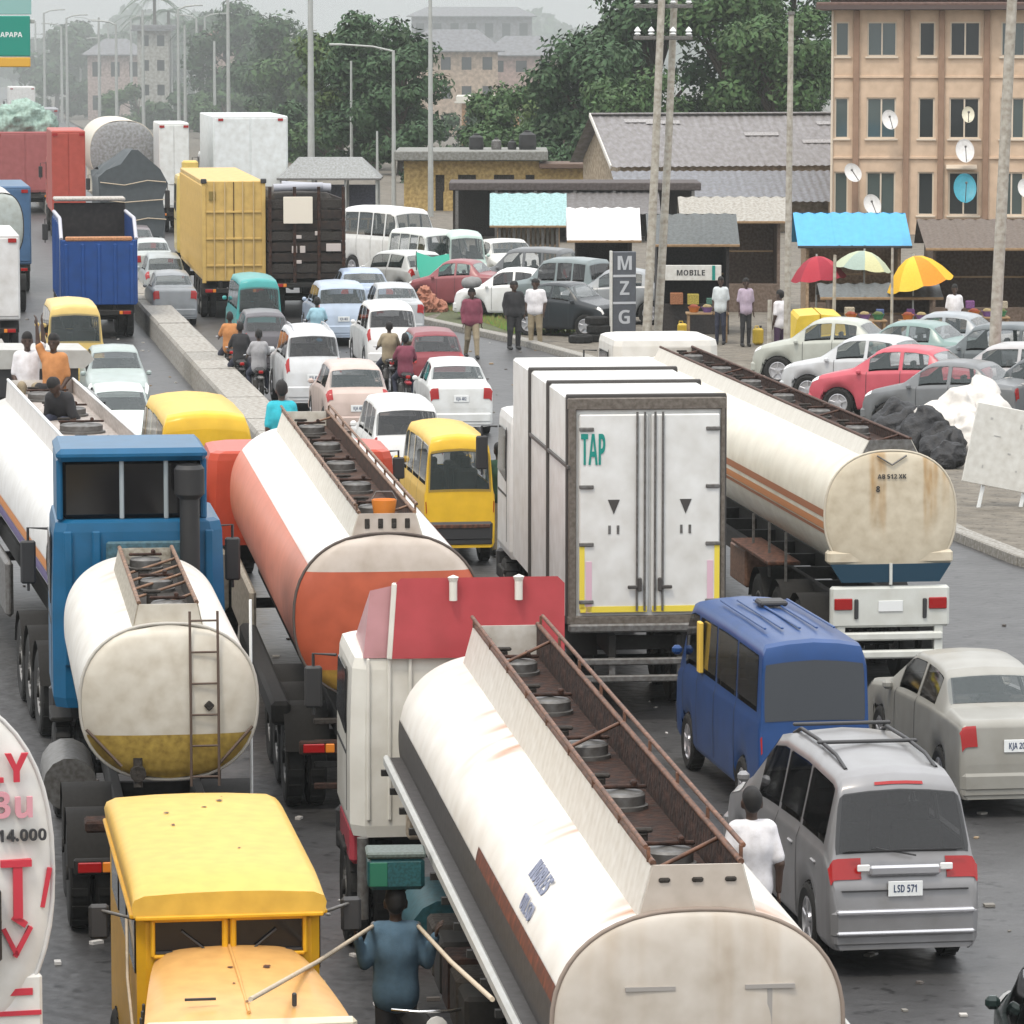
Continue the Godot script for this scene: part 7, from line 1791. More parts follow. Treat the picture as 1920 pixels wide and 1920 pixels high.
	for sd in [-1.0, 1.0]: obj("cover_half", G.new().prism(PackedVector2Array([Vector2(sd * 0.02, 0.18), Vector2(sd * 0.66, 0.18), Vector2(sd * 0.68, 0.35), Vector2(sd * 0.56, 1.0), Vector2(sd * 0.5, 1.08), Vector2(sd * 0.02, 1.12)]), -1.6, 1.0), yc, y)
	for sd in [-1.0, 1.0]:
		for zz in [-1.1, 0.6]: wheel(y, Vector3(sd * 0.5, 0.2, zz), 0.2, 0.14)
	# the dark car whose bonnet shows in the lower corner
	car("hatchback", "black green car in the lower corner behind the silver minivan", "car", "hatch", Vector3(1.35, 1.5, 4.0), paint("corner_black", lin(0.02, 0.035, 0.033), 0.2), Vector2(4.15, -29.7), -4.0, gR, {"plate": false, "glass": M.dark_glass})

func make_people() -> void:
	var white := cloth("white", lin(0.72, 0.71, 0.74))
	var navy := cloth("navy", lin(0.03, 0.035, 0.06))
	var dark := cloth("dark", lin(0.025, 0.025, 0.028))
	var denim := cloth("denim", lin(0.08, 0.15, 0.22))
	var teal := cloth("turquoise", lin(0.03, 0.42, 0.52))
	var maroon := cloth("maroon", lin(0.2, 0.05, 0.08))
	var green := cloth("green", lin(0.02, 0.06, 0.035))
	var khaki := cloth("khaki", lin(0.3, 0.25, 0.17))
	var orange := cloth("orange", lin(0.5, 0.22, 0.08))
	person("man in a white shirt walking past the silver minivan", Vector3(1.99, 0, -34.9), 8.0, {"fine": true, "legs": "walk", "shirt": white, "trousers": navy, "h": 1.76, "sx": 0.86, "arms": [[Vector3(-0.09, -0.26, 0.04), Vector3(-0.03, -0.4, -0.18)], [Vector3(0.08, -0.27, 0.05), Vector3(0.08, -0.5, 0.02)]]})
	# the hawker in front
	var hp := Vector3(-0.86, 0, -31.0)
	person("hawker in a faded teal shirt and dark trousers beside the rusty tanker", hp, 4.0, {"fine": true, "shirt": denim, "trousers": dark, "sx": 0.85, "long_sleeves": true, "arms": [[Vector3(-0.1, -0.22, 0.02), Vector3(-0.16, -0.02, 0.1)], [Vector3(0.1, -0.22, 0.02), Vector3(0.16, -0.02, 0.1)]]})
	var cool := thing("cool_box", "teal and blue plastic box carried on the hawker's head", "box", hp + Vector3(0, 1.73, 0), 4.0)
	obj("box_wall", G.new().box(Vector3(0, 0.12, 0), Vector3(0.42, 0.24, 0.3), 0.03), mat("cool_teal", lin(0.02, 0.12, 0.14), 0.4, 0.0, "dirt", 2.0), cool)
	obj("box_side", G.new().box(Vector3(-0.13, 0.12, 0.153), Vector3(0.13, 0.18, 0.01), 0.004), mat("cool_green", lin(0.02, 0.15, 0.09), 0.4), cool)
	obj("lid", G.new().box(Vector3(0, 0.26, 0), Vector3(0.44, 0.05, 0.32), 0.015), mat("cool_grey", lin(0.12, 0.16, 0.15), 0.5, 0.0, "dirt", 2.0), cool)
	for s in [-1.0, 1.0]:
		var p := thing("wooden_pole", "long pale pole reaching %s from the hawker's shoulder" % ("towards the yellow bus" if s < 0 else "towards the rusty tanker"), "pole", hp)
		obj("shaft", G.new().tube([Vector3(s * 0.17, 1.44, 0.05), Vector3(s * 0.45, 1.78, 2.8), Vector3(s * 0.74, 2.12, 5.4)], 0.016, 8), M.pale_wood, p)
		obj("tip", G.new().tube([Vector3(s * 0.17, 1.44, 0.05), Vector3(s * 0.165, 1.43, -0.08)], 0.022, 8), M.steel, p)
	var mb := motorbike("chrome motorbike standing in front of the hawker", Vector3(-0.62, 0, -30.4), 190.0, mat("bike_grey", lin(0.2, 0.22, 0.25), 0.4))
	person("person in a turquoise shirt sitting on the front of the salmon tanker", Vector3(-2.98, 2.62, -55.0), 10.0, {"legs": "sit", "shirt": teal, "trousers": dark, "group": "people riding on tankers"})
	person("person in white sitting at the front of the long white tanker", Vector3(-6.75, 2.95, -59.3), 190.0, {"legs": "sit", "shirt": white, "trousers": khaki, "group": "people riding on tankers", "arms": [[Vector3(-0.1, 0.2, 0), Vector3(-0.08, 0.45, 0)], [Vector3(0.05, -0.27, 0.02), Vector3(0.02, -0.4, -0.2)]]})
	person("person in orange brown sitting at the front of the long white tanker", Vector3(-6.35, 2.95, -59.0), 170.0, {"legs": "sit", "shirt": orange, "trousers": dark, "group": "people riding on tankers", "arms": [[Vector3(-0.05, -0.27, 0.02), Vector3(-0.02, -0.4, -0.2)], [Vector3(0.1, 0.2, 0), Vector3(0.12, 0.45, 0)]]})
	person("person in dark clothes sitting low halfway along the long white tanker", Vector3(-5.75, 2.85, -55.2), 160.0, {"legs": "sit", "shirt": dark, "trousers": navy, "group": "people riding on tankers", "lean": 0.7})
	person("man in dark green standing between yellow minibus and box lorry", Vector3(-0.2, 0, -65.2), 20.0, {"shirt": green, "trousers": khaki, "long_sleeves": true})
	person("man in a maroon jacket walking on the open road", Vector3(-0.99, 0, -105.0), 190.0, {"legs": "walk", "shirt": maroon, "trousers": khaki, "long_sleeves": true, "sx": 1.0})
	var ld := thing("bundle", "grey bundle balanced on the head of the walking man", "bundle", Vector3(-0.99, 1.74, -105.0), 0.0)
	obj("sack", skin_over([[Vector3(-0.12, 0.12, 0), Vector3(0.12, 0.14, 0), 0.14, 0.13], [Vector3(0, 0.1, 0.06), Vector3(0, 0.22, 0), 0.1, 0.06]], 0.025, 0.05), mat("sack_grey", lin(0.28, 0.29, 0.3), 0.8, 0.0, "dirt", 2.0), ld)
	person("person in black at the kerb behind the box lorry", Vector3(0.05, 0, -108.0), 200.0, {"shirt": dark, "trousers": dark, "long_sleeves": true, "sx": 1.1})
	person("person in white at the kerb near the black saloon", Vector3(0.6, 0, -109.0), 160.0, {"shirt": white, "trousers": khaki, "sx": 1.1})
	person("man in a white shirt standing beside the yellow covered van", Vector3(6.45, 0.1, -102.6), 40.0, {"shirt": white, "trousers": cloth("purple", lin(0.06, 0.03, 0.07))})
	person("person in white beside the brown roofed shack", Vector3(10.9, 0.1, -105.0), 180.0, {"shirt": white, "trousers": navy})
	person("person in lilac standing before the dark stall", Vector3(5.9, 0.1, -107.6), 190.0, {"shirt": cloth("lilac", lin(0.4, 0.33, 0.42)), "trousers": dark})
	person("person in pale blue beside the white signboard stall", Vector3(5.3, 0.1, -108.3), 170.0, {"shirt": cloth("paleblue", lin(0.55, 0.6, 0.62)), "trousers": navy})
	# motorbikes with riders
	var bikes := [[-6.05, -94.6, "dark motorbike behind the dark grey hatchback", "rider in black on the dark motorbike", dark, M.black], [-2.3, -91.0, "red motorbike between pale hatchback and white saloon", "rider in maroon on the red motorbike", maroon, paint("bike_red", lin(0.3, 0.02, 0.03), 0.3)], [-5.5, -92.3, "grey motorbike beside the white off-roader", "rider in a grey shirt on the grey motorbike", cloth("grey", lin(0.35, 0.35, 0.37)), M.steel], [-4.75, -103.6, "blue motorbike between teal minibus and estate car", "rider in light blue on the blue motorbike", cloth("lightblue", lin(0.3, 0.5, 0.6)), paint("bike_blue", lin(0.03, 0.2, 0.35), 0.3)]]
	bikes.append_array([[-2.75, -94.8, "black motorbike beside the dark red hatchback", "rider in khaki on the black motorbike", khaki, M.black], [-6.5, -98.0, "brown motorbike close to the median wall", "rider in orange on the brown motorbike", orange, M.rusty_rail]])
	for b in bikes:
		motorbike(b[2], Vector3(b[0], 0, b[1]), 8.0, b[5])
		var a := deg_to_rad(8.0)
		person(b[3], Vector3(b[0] + sin(a) * 0.15, 0, b[1] + cos(a) * 0.15), 8.0, {"legs": "ride", "shirt": b[4], "trousers": navy, "arms": [[Vector3(-0.1, -0.2, -0.12), Vector3(-0.1, -0.26, -0.36)], [Vector3(0.1, -0.2, -0.12), Vector3(0.1, -0.26, -0.36)]], "group": "motorbike riders"})

func make_roadside() -> void:
	apartment()
	for d in [["white dish before the middle window of the second floor", 14.75, 4.55, -167.3, 0.42, 0.3], ["white dish on the left pilaster at first floor height", 13.35, 2.5, -167.2, 0.42, 0.6], ["white dish low above the blue awning", 14.1, 1.25, -167.2, 0.45, 0.4], ["round cream dish beside the second floor window", 17.75, 4.75, -167.3, 0.34, 0.0], ["pale lilac dish below the cream dish", 17.65, 3.35, -167.3, 0.5, 0.1], ["large turquoise dish beside the first floor window", 17.65, 1.9, -167.2, 0.62, 0.0], ["white dish at the picture edge", 20.0, 1.9, -167.3, 0.4, 0.2]]:
		dish(d[0], Vector3(d[1], d[2], d[3] + (d[1] - 12.5) * 0.0875), d[4], mat("dish_turquoise", lin(0.03, 0.28, 0.38), 0.5, 0.0, "dust", 1.0) if d[0].begins_with("large") else mat("dish_white" if not d[0].begins_with("round") else "dish_cream", lin(0.66, 0.66, 0.66) if not d[0].begins_with("round") else lin(0.66, 0.64, 0.52), 0.5, 0.0, "dust", 1.0), d[5])
	hall()
	low_roofs()
	ochre_house()
	kiosk("kiosk with a turquoise sheet roof and slatted dark front", Vector3(0.55, 0.1, -143.5), 0.0, 2.1, 2.45, 2.2, mat("wall_peach", lin(0.5, 0.36, 0.24), 0.85, 0.0, "dirt", 0.5), mat("roof_turquoise", lin(0.33, 0.55, 0.58), 0.5, 0.0, "dirt", 0.5), {"slats": true, "wall_h": 0.58})
	kiosk("stall with white sheet awning left of the twin utility poles", Vector3(2.6, 0.1, -121.0), 0.0, 1.6, 2.9, 1.6, M.grime, mat("roof_white", lin(0.66, 0.65, 0.66), 0.6, 0.0, "dust", 0.6), {"wall_h": 0.7, "over": 0.6})
	kiosk("dark stall with a grey awning right of the twin utility poles", Vector3(4.75, 0.1, -112.0), 0.0, 1.9, 3.1, 1.8, mat("stall_dark", lin(0.05, 0.045, 0.045), 0.8, 0.0, "dirt", 0.8), mat("roof_greygreen", lin(0.12, 0.135, 0.14), 0.7, 0.0, "dirt", 0.5), {"wall_h": 0.76, "over": 0.5})
	kiosk("brown stall behind the dark stall", Vector3(6.3, 0.1, -121.0), 0.0, 2.6, 3.2, 2.0, mat("stall_brown", lin(0.2, 0.15, 0.12), 0.85, 0.0, "dirt", 0.6), mat("roof_pale", lin(0.4, 0.39, 0.36), 0.7, 0.0, "dirt", 0.5), {"wall_h": 0.8})
	kiosk("blue awning shop below the apartment block", Vector3(9.0, 0.1, -112.5), 0.0, 2.5, 3.1, 2.0, mat("stall_peach", lin(0.48, 0.34, 0.22), 0.85, 0.0, "dirt", 0.6), mat("awning_blue", lin(0.05, 0.33, 0.6), 0.5, 0.0, "dust", 0.6), {"wall_h": 0.74, "over": 0.5, "eave": M.trim, "front": M.stall_brown})
	kiosk("brown roofed shack at the picture edge", Vector3(12.6, 0.1, -110.5), 0.0, 3.4, 3.0, 2.4, M.stall_brown, mat("roof_mud", lin(0.15, 0.12, 0.1), 0.8, 0.0, "dirt", 0.5), {"wall_h": 0.78, "over": 0.6})
	kiosk("low market stall behind the yellow covered van", Vector3(9.3, 0.1, -107.4), 0.0, 2.6, 1.55, 1.2, M.stall_brown, M.roof_greygreen, {"wall_h": 0.8, "over": 0.2})
	hip_shelter()
	var sb := thing("signboard", "white shop signboard above the dark stall", "sign", Vector3(4.75, 1.72, -111.1))
	obj("board", G.new().box(Vector3(-0.05, 0.05, 0), Vector3(1.5, 0.4, 0.05), 0.01), mat("board_white", lin(0.66, 0.66, 0.63), 0.6, 0.0, "dust", 1.0), sb)
	letters("MOBILE", 0.2, M.trim, sb, Vector3(-0.1, 0.05, 0.03))
	obj("board_edge", G.new().box(Vector3(0.5, 0.05, 0.03), Vector3(0.08, 0.38, 0.02)), M.logo_green, sb)
	var vs := thing("signboard", "tall dark vertical signboard with stacked white letters", "sign", Vector3(2.9, 0.1, -110.6), 10.0)
	obj("board", G.new().box(Vector3(0, 1.15, 0), Vector3(0.62, 2.2, 0.14), 0.02), mat("board_slate", lin(0.09, 0.1, 0.12), 0.5, 0.0, "dust", 1.0), vs)
	obj("board_side", G.new().box(Vector3(-0.34, 1.15, 0.0), Vector3(0.05, 2.24, 0.18), 0.01), M.board_white, vs)
	for q in [["M", 1.95], ["Z", 1.3], ["G", 0.55]]: letters(q[0], 0.5, mat("letter_grey", lin(0.45, 0.47, 0.5), 0.5), vs, Vector3(0, q[1], 0.075))
	for y in [1.62, 0.92]: obj("divider", G.new().box(Vector3(0, y, 0.075), Vector3(0.6, 0.06, 0.02)), M.letter_grey, vs)
	parasol("red parasol beside the blue awning shop", Vector3(7.8, 0.1, -109.3), 0.72, 2.2, [cloth("red1", lin(0.38, 0.03, 0.05)), cloth("red2", lin(0.3, 0.02, 0.04))], 0.1, 0.8)
	parasol("pale green parasol in front of the blue awning shop", Vector3(9.0, 0.1, -109.0), 0.75, 2.35, [cloth("pgreen", lin(0.42, 0.47, 0.34)), cloth("pgreen2", lin(0.52, 0.52, 0.3)), cloth("pgreen3", lin(0.3, 0.38, 0.34))], -0.12, 0.6)
	parasol("large yellow and orange parasol beside the brown roofed shack", Vector3(10.1, 0.1, -107.4), 0.86, 2.3, [cloth("yellow1", lin(0.7, 0.42, 0.02)), cloth("orange1", lin(0.68, 0.25, 0.02)), cloth("yellow2", lin(0.72, 0.5, 0.05))], 0.25, 0.85)
	# goods on the stalls
	rng.seed = 12
	for i in 12:
		var st: Array = [[4.1, 0.9, -111.9, 1.3, "dark stall"], [8.1, 0.9, -107.2, 2.3, "low market stall"], [8.0, 0.9, -112.0, 2.0, "blue awning shop"], [11.4, 0.9, -110.2, 2.6, "brown roofed shack"]][i % 4]
		var c: Color = [lin(0.45, 0.2, 0.1), lin(0.5, 0.45, 0.35), lin(0.1, 0.25, 0.2), lin(0.25, 0.1, 0.3), lin(0.6, 0.5, 0.1), lin(0.1, 0.15, 0.35)][i % 6]
		var sz := rng.randf_range(0.16, 0.32)
		tag(obj("carton", G.new().box(Vector3(0, sz * 0.5, 0), Vector3(sz * 1.1, sz, sz), 0.015).box(Vector3(0, sz + 0.004, 0), Vector3(sz * 1.0, 0.008, 0.04)), mat("goods%d" % (i % 6), c, 0.7, 0.0, "dirt", 1.5), null, Vector3(st[0] + (int(i / 4.0) + 0.5) * st[3] / 3.0, st[1], st[2] + 0.05)), "small %s carton on the counter of the %s" % [["rust red", "beige", "dark green", "violet", "mustard", "navy"][i % 6], st[4]], "carton", "cartons on the stall counters")
	# clutter of the market
	var jc := mat("jerrycan_yellow", lin(0.6, 0.42, 0.04), 0.5, 0.0, "dust", 1.5)
	for i in 4:
		var j := thing("jerrycan", ["yellow jerrycan under the white signboard", "yellow jerrycan beside the lilac dressed person", "yellow jerrycan at the foot of the thin wooden pole", "yellow jerrycan under the red parasol"][i], "jerrycan", Vector3([4.4, 6.25, 6.95, 7.7][i], 0.1, [-110.0, -108.2, -102.8, -108.6][i]), 20.0 * i, "jerrycans around the stalls")
		obj("can", G.new().box(Vector3(0, 0.22, 0), Vector3(0.26, 0.42, 0.2), 0.05), jc, j)
		obj("spout", G.new().tube([Vector3(0.07, 0.42, 0), Vector3(0.07, 0.49, 0)], 0.03, 8), M.trim, j)
		obj("handle", G.new().tube([Vector3(-0.09, 0.42, 0), Vector3(-0.08, 0.48, 0), Vector3(0.0, 0.48, 0), Vector3(0.01, 0.42, 0)], 0.014, 6), jc, j)
	for i in 5:
		var ty := thing("tyre", ["bottom tyre of the stack beside the vertical signboard", "second tyre of the stack beside the vertical signboard", "top tyre of the stack beside the vertical signboard", "loose tyre lying near the black saloon", "loose tyre lying before the white awning stall"][i], "tyre", Vector3([2.2, 2.22, 2.18, 1.75, 2.5][i], [0.2, 0.42, 0.64, 0.2, 0.2][i], [-109.4, -109.4, -109.42, -108.9, -112.4][i]), 0.0, "old tyres by the stalls")
		obj("tread", wheel_meshes(0.3, 0.2, false)[0], M.tyre, ty, Vector3.ZERO, Basis(Vector3.BACK, PI / 2))
	for i in 4:
		var tb := thing("market_table", ["wooden table under the pale green parasol", "wooden table under the yellow parasol", "wooden table before the dark stall", "wooden table before the brown roofed shack"][i], "table", Vector3([8.8, 10.2, 5.0, 12.0][i], 0.1, [-106.4, -106.2, -109.2, -107.6][i]), 0.0, "tables of the market stalls")
		obj("table_top", G.new().box(Vector3(0, 0.74, 0), Vector3(1.1, 0.05, 0.6), 0.01), M.wood, tb)
		for x in [-0.48, 0.48]:
			for z in [-0.24, 0.24]: obj("leg", G.new().box(Vector3(x, 0.36, z), Vector3(0.06, 0.72, 0.06), 0.008), M.wood, tb)
		for k in 3:
			var bs := thing("basin", "%s basin of goods on the wooden table %s" % [["orange", "violet", "green"][k], ["under the pale green parasol", "under the yellow parasol", "before the dark stall", "before the brown roofed shack"][i]], "basin", tb.position + Vector3(-0.34 + k * 0.34, 0.77, 0.05), 0.0, "basins on the market tables")
			obj("bowl", G.new().lathe(Transform3D.IDENTITY, [Vector2(0.001, 0), Vector2(0.1, 0), Vector2(0.15, 0.13), Vector2(0.165, 0.135), Vector2(0.14, 0.1), Vector2(0.001, 0.1)], 16), mat("basin%d" % k, [lin(0.5, 0.16, 0.03), lin(0.18, 0.1, 0.3), lin(0.04, 0.2, 0.1)][k], 0.4), bs)
			obj("goods", skin_over([[Vector3(-0.05, 0.12, 0), Vector3(0.05, 0.13, 0.02), 0.08, 0.07], [Vector3(0.02, 0.12, -0.05), Vector3(-0.03, 0.16, 0.03), 0.06, 0.05]], 0.03, 0.03), mat("produce%d" % k, [lin(0.3, 0.06, 0.02), lin(0.4, 0.32, 0.15), lin(0.12, 0.16, 0.04)][k], 0.7, 0.0, "dirt", 4.0), bs)
	# poles
	var up := thing("utility_pole", "twin concrete utility poles with cross arms and insulators", "utility pole", Vector3(3.44, 0.1, -109.0))
	obj("pole", G.new().tube([Vector3(0, 0, 0), Vector3(0.22, 5, 0), Vector3(0.42, 10.5, 0)], [0.125, 0.105, 0.09], 10), M.pole_concrete, up)
	obj("pole", G.new().tube([Vector3(0.3, 0, -0.5), Vector3(0.56, 5, -0.5), Vector3(0.76, 10.5, -0.5)], [0.115, 0.1, 0.085], 10), M.pole_concrete, up)
	for y in [7.75, 8.55]:
		var arm := obj("cross_arm", G.new().box(Vector3(0.4, y, -0.1), Vector3(1.5, 0.1, 0.12), 0.01), M.steel, up)
		for x in [-0.25, 0.1, 0.65, 1.05]: obj("insulator", G.new().lathe(Transform3D(Basis.IDENTITY, Vector3(x, y + 0.05, -0.1)), [Vector2(0.03, 0), Vector2(0.09, 0.05), Vector2(0.05, 0.08), Vector2(0.09, 0.13), Vector2(0.04, 0.2), Vector2(0.001, 0.24)], 10), M.plate, arm)
	for q in [["thin wooden pole before the hall roof", 6.58, -102.0, 8.3, 0.085, 0.05], ["tall leaning pole before the parked cars", 10.35, -91.7, 12.0, 0.13, 0.45], ["short pale post beside the man in white", 6.2, -102.5, 1.5, 0.07, 0.0], ["thin post in front of the blue awning shop", 8.0, -106.0, 2.4, 0.05, 0.02], ["thin post under the pale green parasol", 9.4, -105.5, 2.6, 0.04, 0.0]]:
		var pl := thing("post", q[0], "pole", Vector3(q[1], 0.1, q[2]))
		obj("shaft", G.new().tube([Vector3(0, 0, 0), Vector3(q[5] * 0.5, q[3] * 0.5, 0), Vector3(q[5], q[3], 0)], [q[4], q[4] * 0.9, q[4] * 0.75], 8), M.pole_concrete, pl)
		if q[3] > 5.0: obj("cap", G.new().box(Vector3(q[5], q[3] + 0.04, 0), Vector3(q[4] * 2, 0.08, q[4] * 2), 0.01), M.steel, pl)
	var gal: Material = M.galvanised
	lamp_post("tall lamp post with a double head before the far houses", Vector3(-3.5, 0, -184.0), 9.5, 0.13, 0.9, gal, true)
	lamp_post("lamp post with its arm over the grey hipped shelter", Vector3(-5.25, 0, -190.0), 7.2, 0.11, -2.3, gal)
	lamp_post("thick lamp post left of the tall tree", Vector3(-10.7, 0, -228.0), 13.0, 0.2, 1.6, gal)
	lamp_post("slim lamp post in front of the tall tree", Vector3(-9.0, 0, -240.0), 6.4, 0.1, 0.0, gal)
	lamp_post("short post beside the grey hipped shelter", Vector3(-6.3, 0, -200.0), 3.4, 0.08, 0.0, gal)
	lamp_post("tall lamp post before the distant trees", Vector3(-17.2, 0, -260.0), 11.5, 0.14, 1.4, gal)
	rng.seed = 5
	var px := [350, 388, 325, 272, 250, 208, 190, 155, 120, 110, 88, 97, 300, 235, 172, 140, 548, 415, 72, 130, 222, 286, 338, 372, 405, 455, 500]
	for i in px.size():
		var D: float = [300, 330, 360, 300, 380, 400, 330, 420, 380, 460, 350, 500, 440, 480, 520, 560, 290, 410, 430, 350, 310, 390, 300, 350, 320, 380, 340][i]
		var rank := 0
		for q in px: rank += 1 if q > px[i] else 0
		lamp_post("slender hazy lamp post, %s counting leftwards from the thick lamp post" % ["first", "second", "third", "fourth", "fifth", "sixth", "seventh", "eighth", "ninth", "tenth", "eleventh", "twelfth", "thirteenth", "fourteenth", "fifteenth", "sixteenth", "seventeenth", "eighteenth", "nineteenth", "twentieth", "twenty-first", "twenty-second", "twenty-third", "twenty-fourth", "twenty-fifth", "twenty-sixth", "twenty-seventh"][rank], Vector3((px[i] - 960.0) * D / 8000.0, 0, -D), 7.0 + rng.randf() * 2.6, 0.14, [0.0, 1.2, -1.2][i % 3], gal)
	# overhead sign
	var gs := thing("overhead_sign", "green overhead road sign with a yellow strip at the picture edge", "sign", Vector3(-18.9, 0, -160.0))
	obj("post", G.new().tube([Vector3(-2.6, 0, 0), Vector3(-2.6, 9.0, 0)], 0.18, 10), gal, gs)
	obj("gantry_arm", G.new().box(Vector3(-0.8, 8.4, -0.1), Vector3(3.8, 0.16, 0.16), 0.02), gal, gs)
	obj("panel", G.new().box(Vector3(-0.75, 7.85, 0.05), Vector3(3.4, 1.5, 0.08), 0.03), mat("sign_green", lin(0.0, 0.22, 0.16), 0.5), gs)
	obj("yellow_strip", G.new().box(Vector3(-0.75, 6.88, 0.05), Vector3(3.4, 0.36, 0.08), 0.03), mat("sign_amber", lin(0.6, 0.33, 0.03), 0.5), gs)
	letters("APAPA", 0.26, M.plate, gs, Vector3(0.25, 7.9, 0.095))
	obj("top_panel", G.new().box(Vector3(-0.6, 9.1, 0.0), Vector3(3.2, 0.9, 0.06), 0.02), mat("sign_mint", lin(0.22, 0.4, 0.38), 0.5), gs)
	# rubbish heap, board, cone
	var blackbag := mat("bag_black", lin(0.008, 0.008, 0.01), 0.6, 0.0, "dust", 1.5, "bump", 0.8)
	var whitebag := mat("bag_white", lin(0.62, 0.6, 0.57), 0.6, 0.0, "dust", 1.2)
	rng.seed = 44
	var bags := [[7.3, -80.8, 0.5, 0], [7.75, -80.3, 0.55, 0], [7.5, -81.4, 0.6, 0], [8.1, -79.7, 0.42, 0], [8.35, -80.9, 0.75, 1], [8.6, -80.2, 0.5, 1], [7.9, -78.6, 0.38, 0], [8.0, -77.4, 0.34, 0], [8.9, -81.6, 0.8, 1], [9.4, -81.0, 0.5, 0], [9.6, -80.2, 0.4, 1]]
	var words := ["bulging black bag at the near side of the heap", "large black bag in the middle of the heap", "black bag at the back of the heap", "small black bag leaning on the heap", "big white sack on top of the heap", "white sack leaning against the big sack", "small black bag lying before the heap", "torn black bag nearest the white board", "huge white sheeted sack behind the heap", "black bag at the picture edge", "small white sack at the picture edge"]
	for i in bags.size():
		var b: Array = bags[i]
		var r: float = b[2] * 1.35
		var lumps := [[Vector3(-r * 0.35, r * 0.42, 0), Vector3(r * 0.3, r * 0.45, r * 0.1), r * 0.45, r * 0.42], [Vector3(rng.randf_range(-0.3, 0.3) * r, r * 0.3, r * 0.3), Vector3(0, r * 0.5, 0), r * 0.35, r * 0.3], [Vector3(0, r * 0.7, 0), Vector3(rng.randf_range(-0.2, 0.2), r * 1.0, 0), r * 0.36, r * 0.2], [Vector3(rng.randf_range(-0.4, 0.4) * r, r * 0.7, -r * 0.2), Vector3(rng.randf_range(-0.4, 0.4) * r, r * 0.85, 0), r * 0.25, r * 0.2]]
		tag(obj("rubbish_bag", rumpled(skin_over(lumps, r * 0.07, r * 0.15, 0.9), r * 0.2, 0.75 / r, i), whitebag if b[3] else blackbag, null, Vector3(b[0], 0.08, b[1])), words[i], "bag", "bags of the rubbish heap")
	var wb := thing("notice_board", "white leaning notice board on posts at the road bend", "board", Vector3(8.0, 0.1, -70.9), 6.0)
	var tl := Basis(Vector3.BACK, -0.2)
	obj("panel", G.new().box(Vector3(0.2, 1.0, 0), Vector3(1.15, 1.35, 0.05), 0.01, tl), mat("notice_white", lin(0.66, 0.66, 0.63), 0.6, 0.0, "dust", 0.9), wb)
	for x in [-0.1, 0.62]: obj("post", G.new().box(Vector3(x, 0.45, -0.06), Vector3(0.06, 1.0, 0.06), 0.01, tl), M.plate, wb)
	obj("brace", G.new().tube([Vector3(0.75, 0.05, -0.1), Vector3(1.0, 1.1, -0.1)], 0.03, 8), M.black, wb)
	for i in 6: obj("notice_mark", G.new().box(Vector3(0, 0, 0), Vector3([0.02, 0.05, 0.03, 0.12, 0.02, 0.04][i], [0.05, 0.02, 0.08, 0.012, 0.03, 0.03][i], 0.006)), mat("faded_ink", lin(0.4, 0.4, 0.39), 0.7), wb, Vector3([-0.15, 0.3, 0.5, 0.1, 0.42, 0.0][i], [0.7, 0.9, 1.35, 1.2, 0.6, 1.5][i], 0.03), tl)
	var cn := thing("cloth_pile", "salmon pink cloth heap on the verge beside the walking man", "cloth", Vector3(-2.3, 0.1, -121.0))
	obj("cloth", rumpled(skin_over([[Vector3(-0.15, 0.2, 0), Vector3(0.25, 0.12, 0), 0.3, 0.2], [Vector3(-0.1, 0.3, 0), Vector3(-0.2, 0.55, 0), 0.22, 0.16]], 0.03, 0.1), 0.13, 4.0, 3), mat("cloth_salmon", lin(0.5, 0.22, 0.15), 0.8, 0.0, "dirt", 1.5, "bump", 0.6), cn)
	var gt := thing("tarpaulin", "green tarpaulin slung between parked minibuses", "tarpaulin", Vector3(-2.35, 0.1, -125.0))
	obj("sheet", G.new().grid([PackedVector3Array([Vector3(-0.45, 1.5, 0), Vector3(0, 1.35, 0), Vector3(0.5, 1.45, 0)]), PackedVector3Array([Vector3(-0.42, 1.1, 0.5), Vector3(0.05, 0.95, 0.5), Vector3(0.55, 1.15, 0.5)]), PackedVector3Array([Vector3(-0.3, 0.7, 0.8), Vector3(0.0, 0.6, 0.8), Vector3(0.3, 0.8, 0.8)])], false, Vector3(0, 0, -2)), mat("tarp_green", lin(0.0, 0.25, 0.17), 0.6), gt)
	for s in [-0.45, 0.5]: obj("stake", G.new().tube([Vector3(s, 0, 0), Vector3(s, 1.52, 0)], 0.02, 6), M.steel, gt)

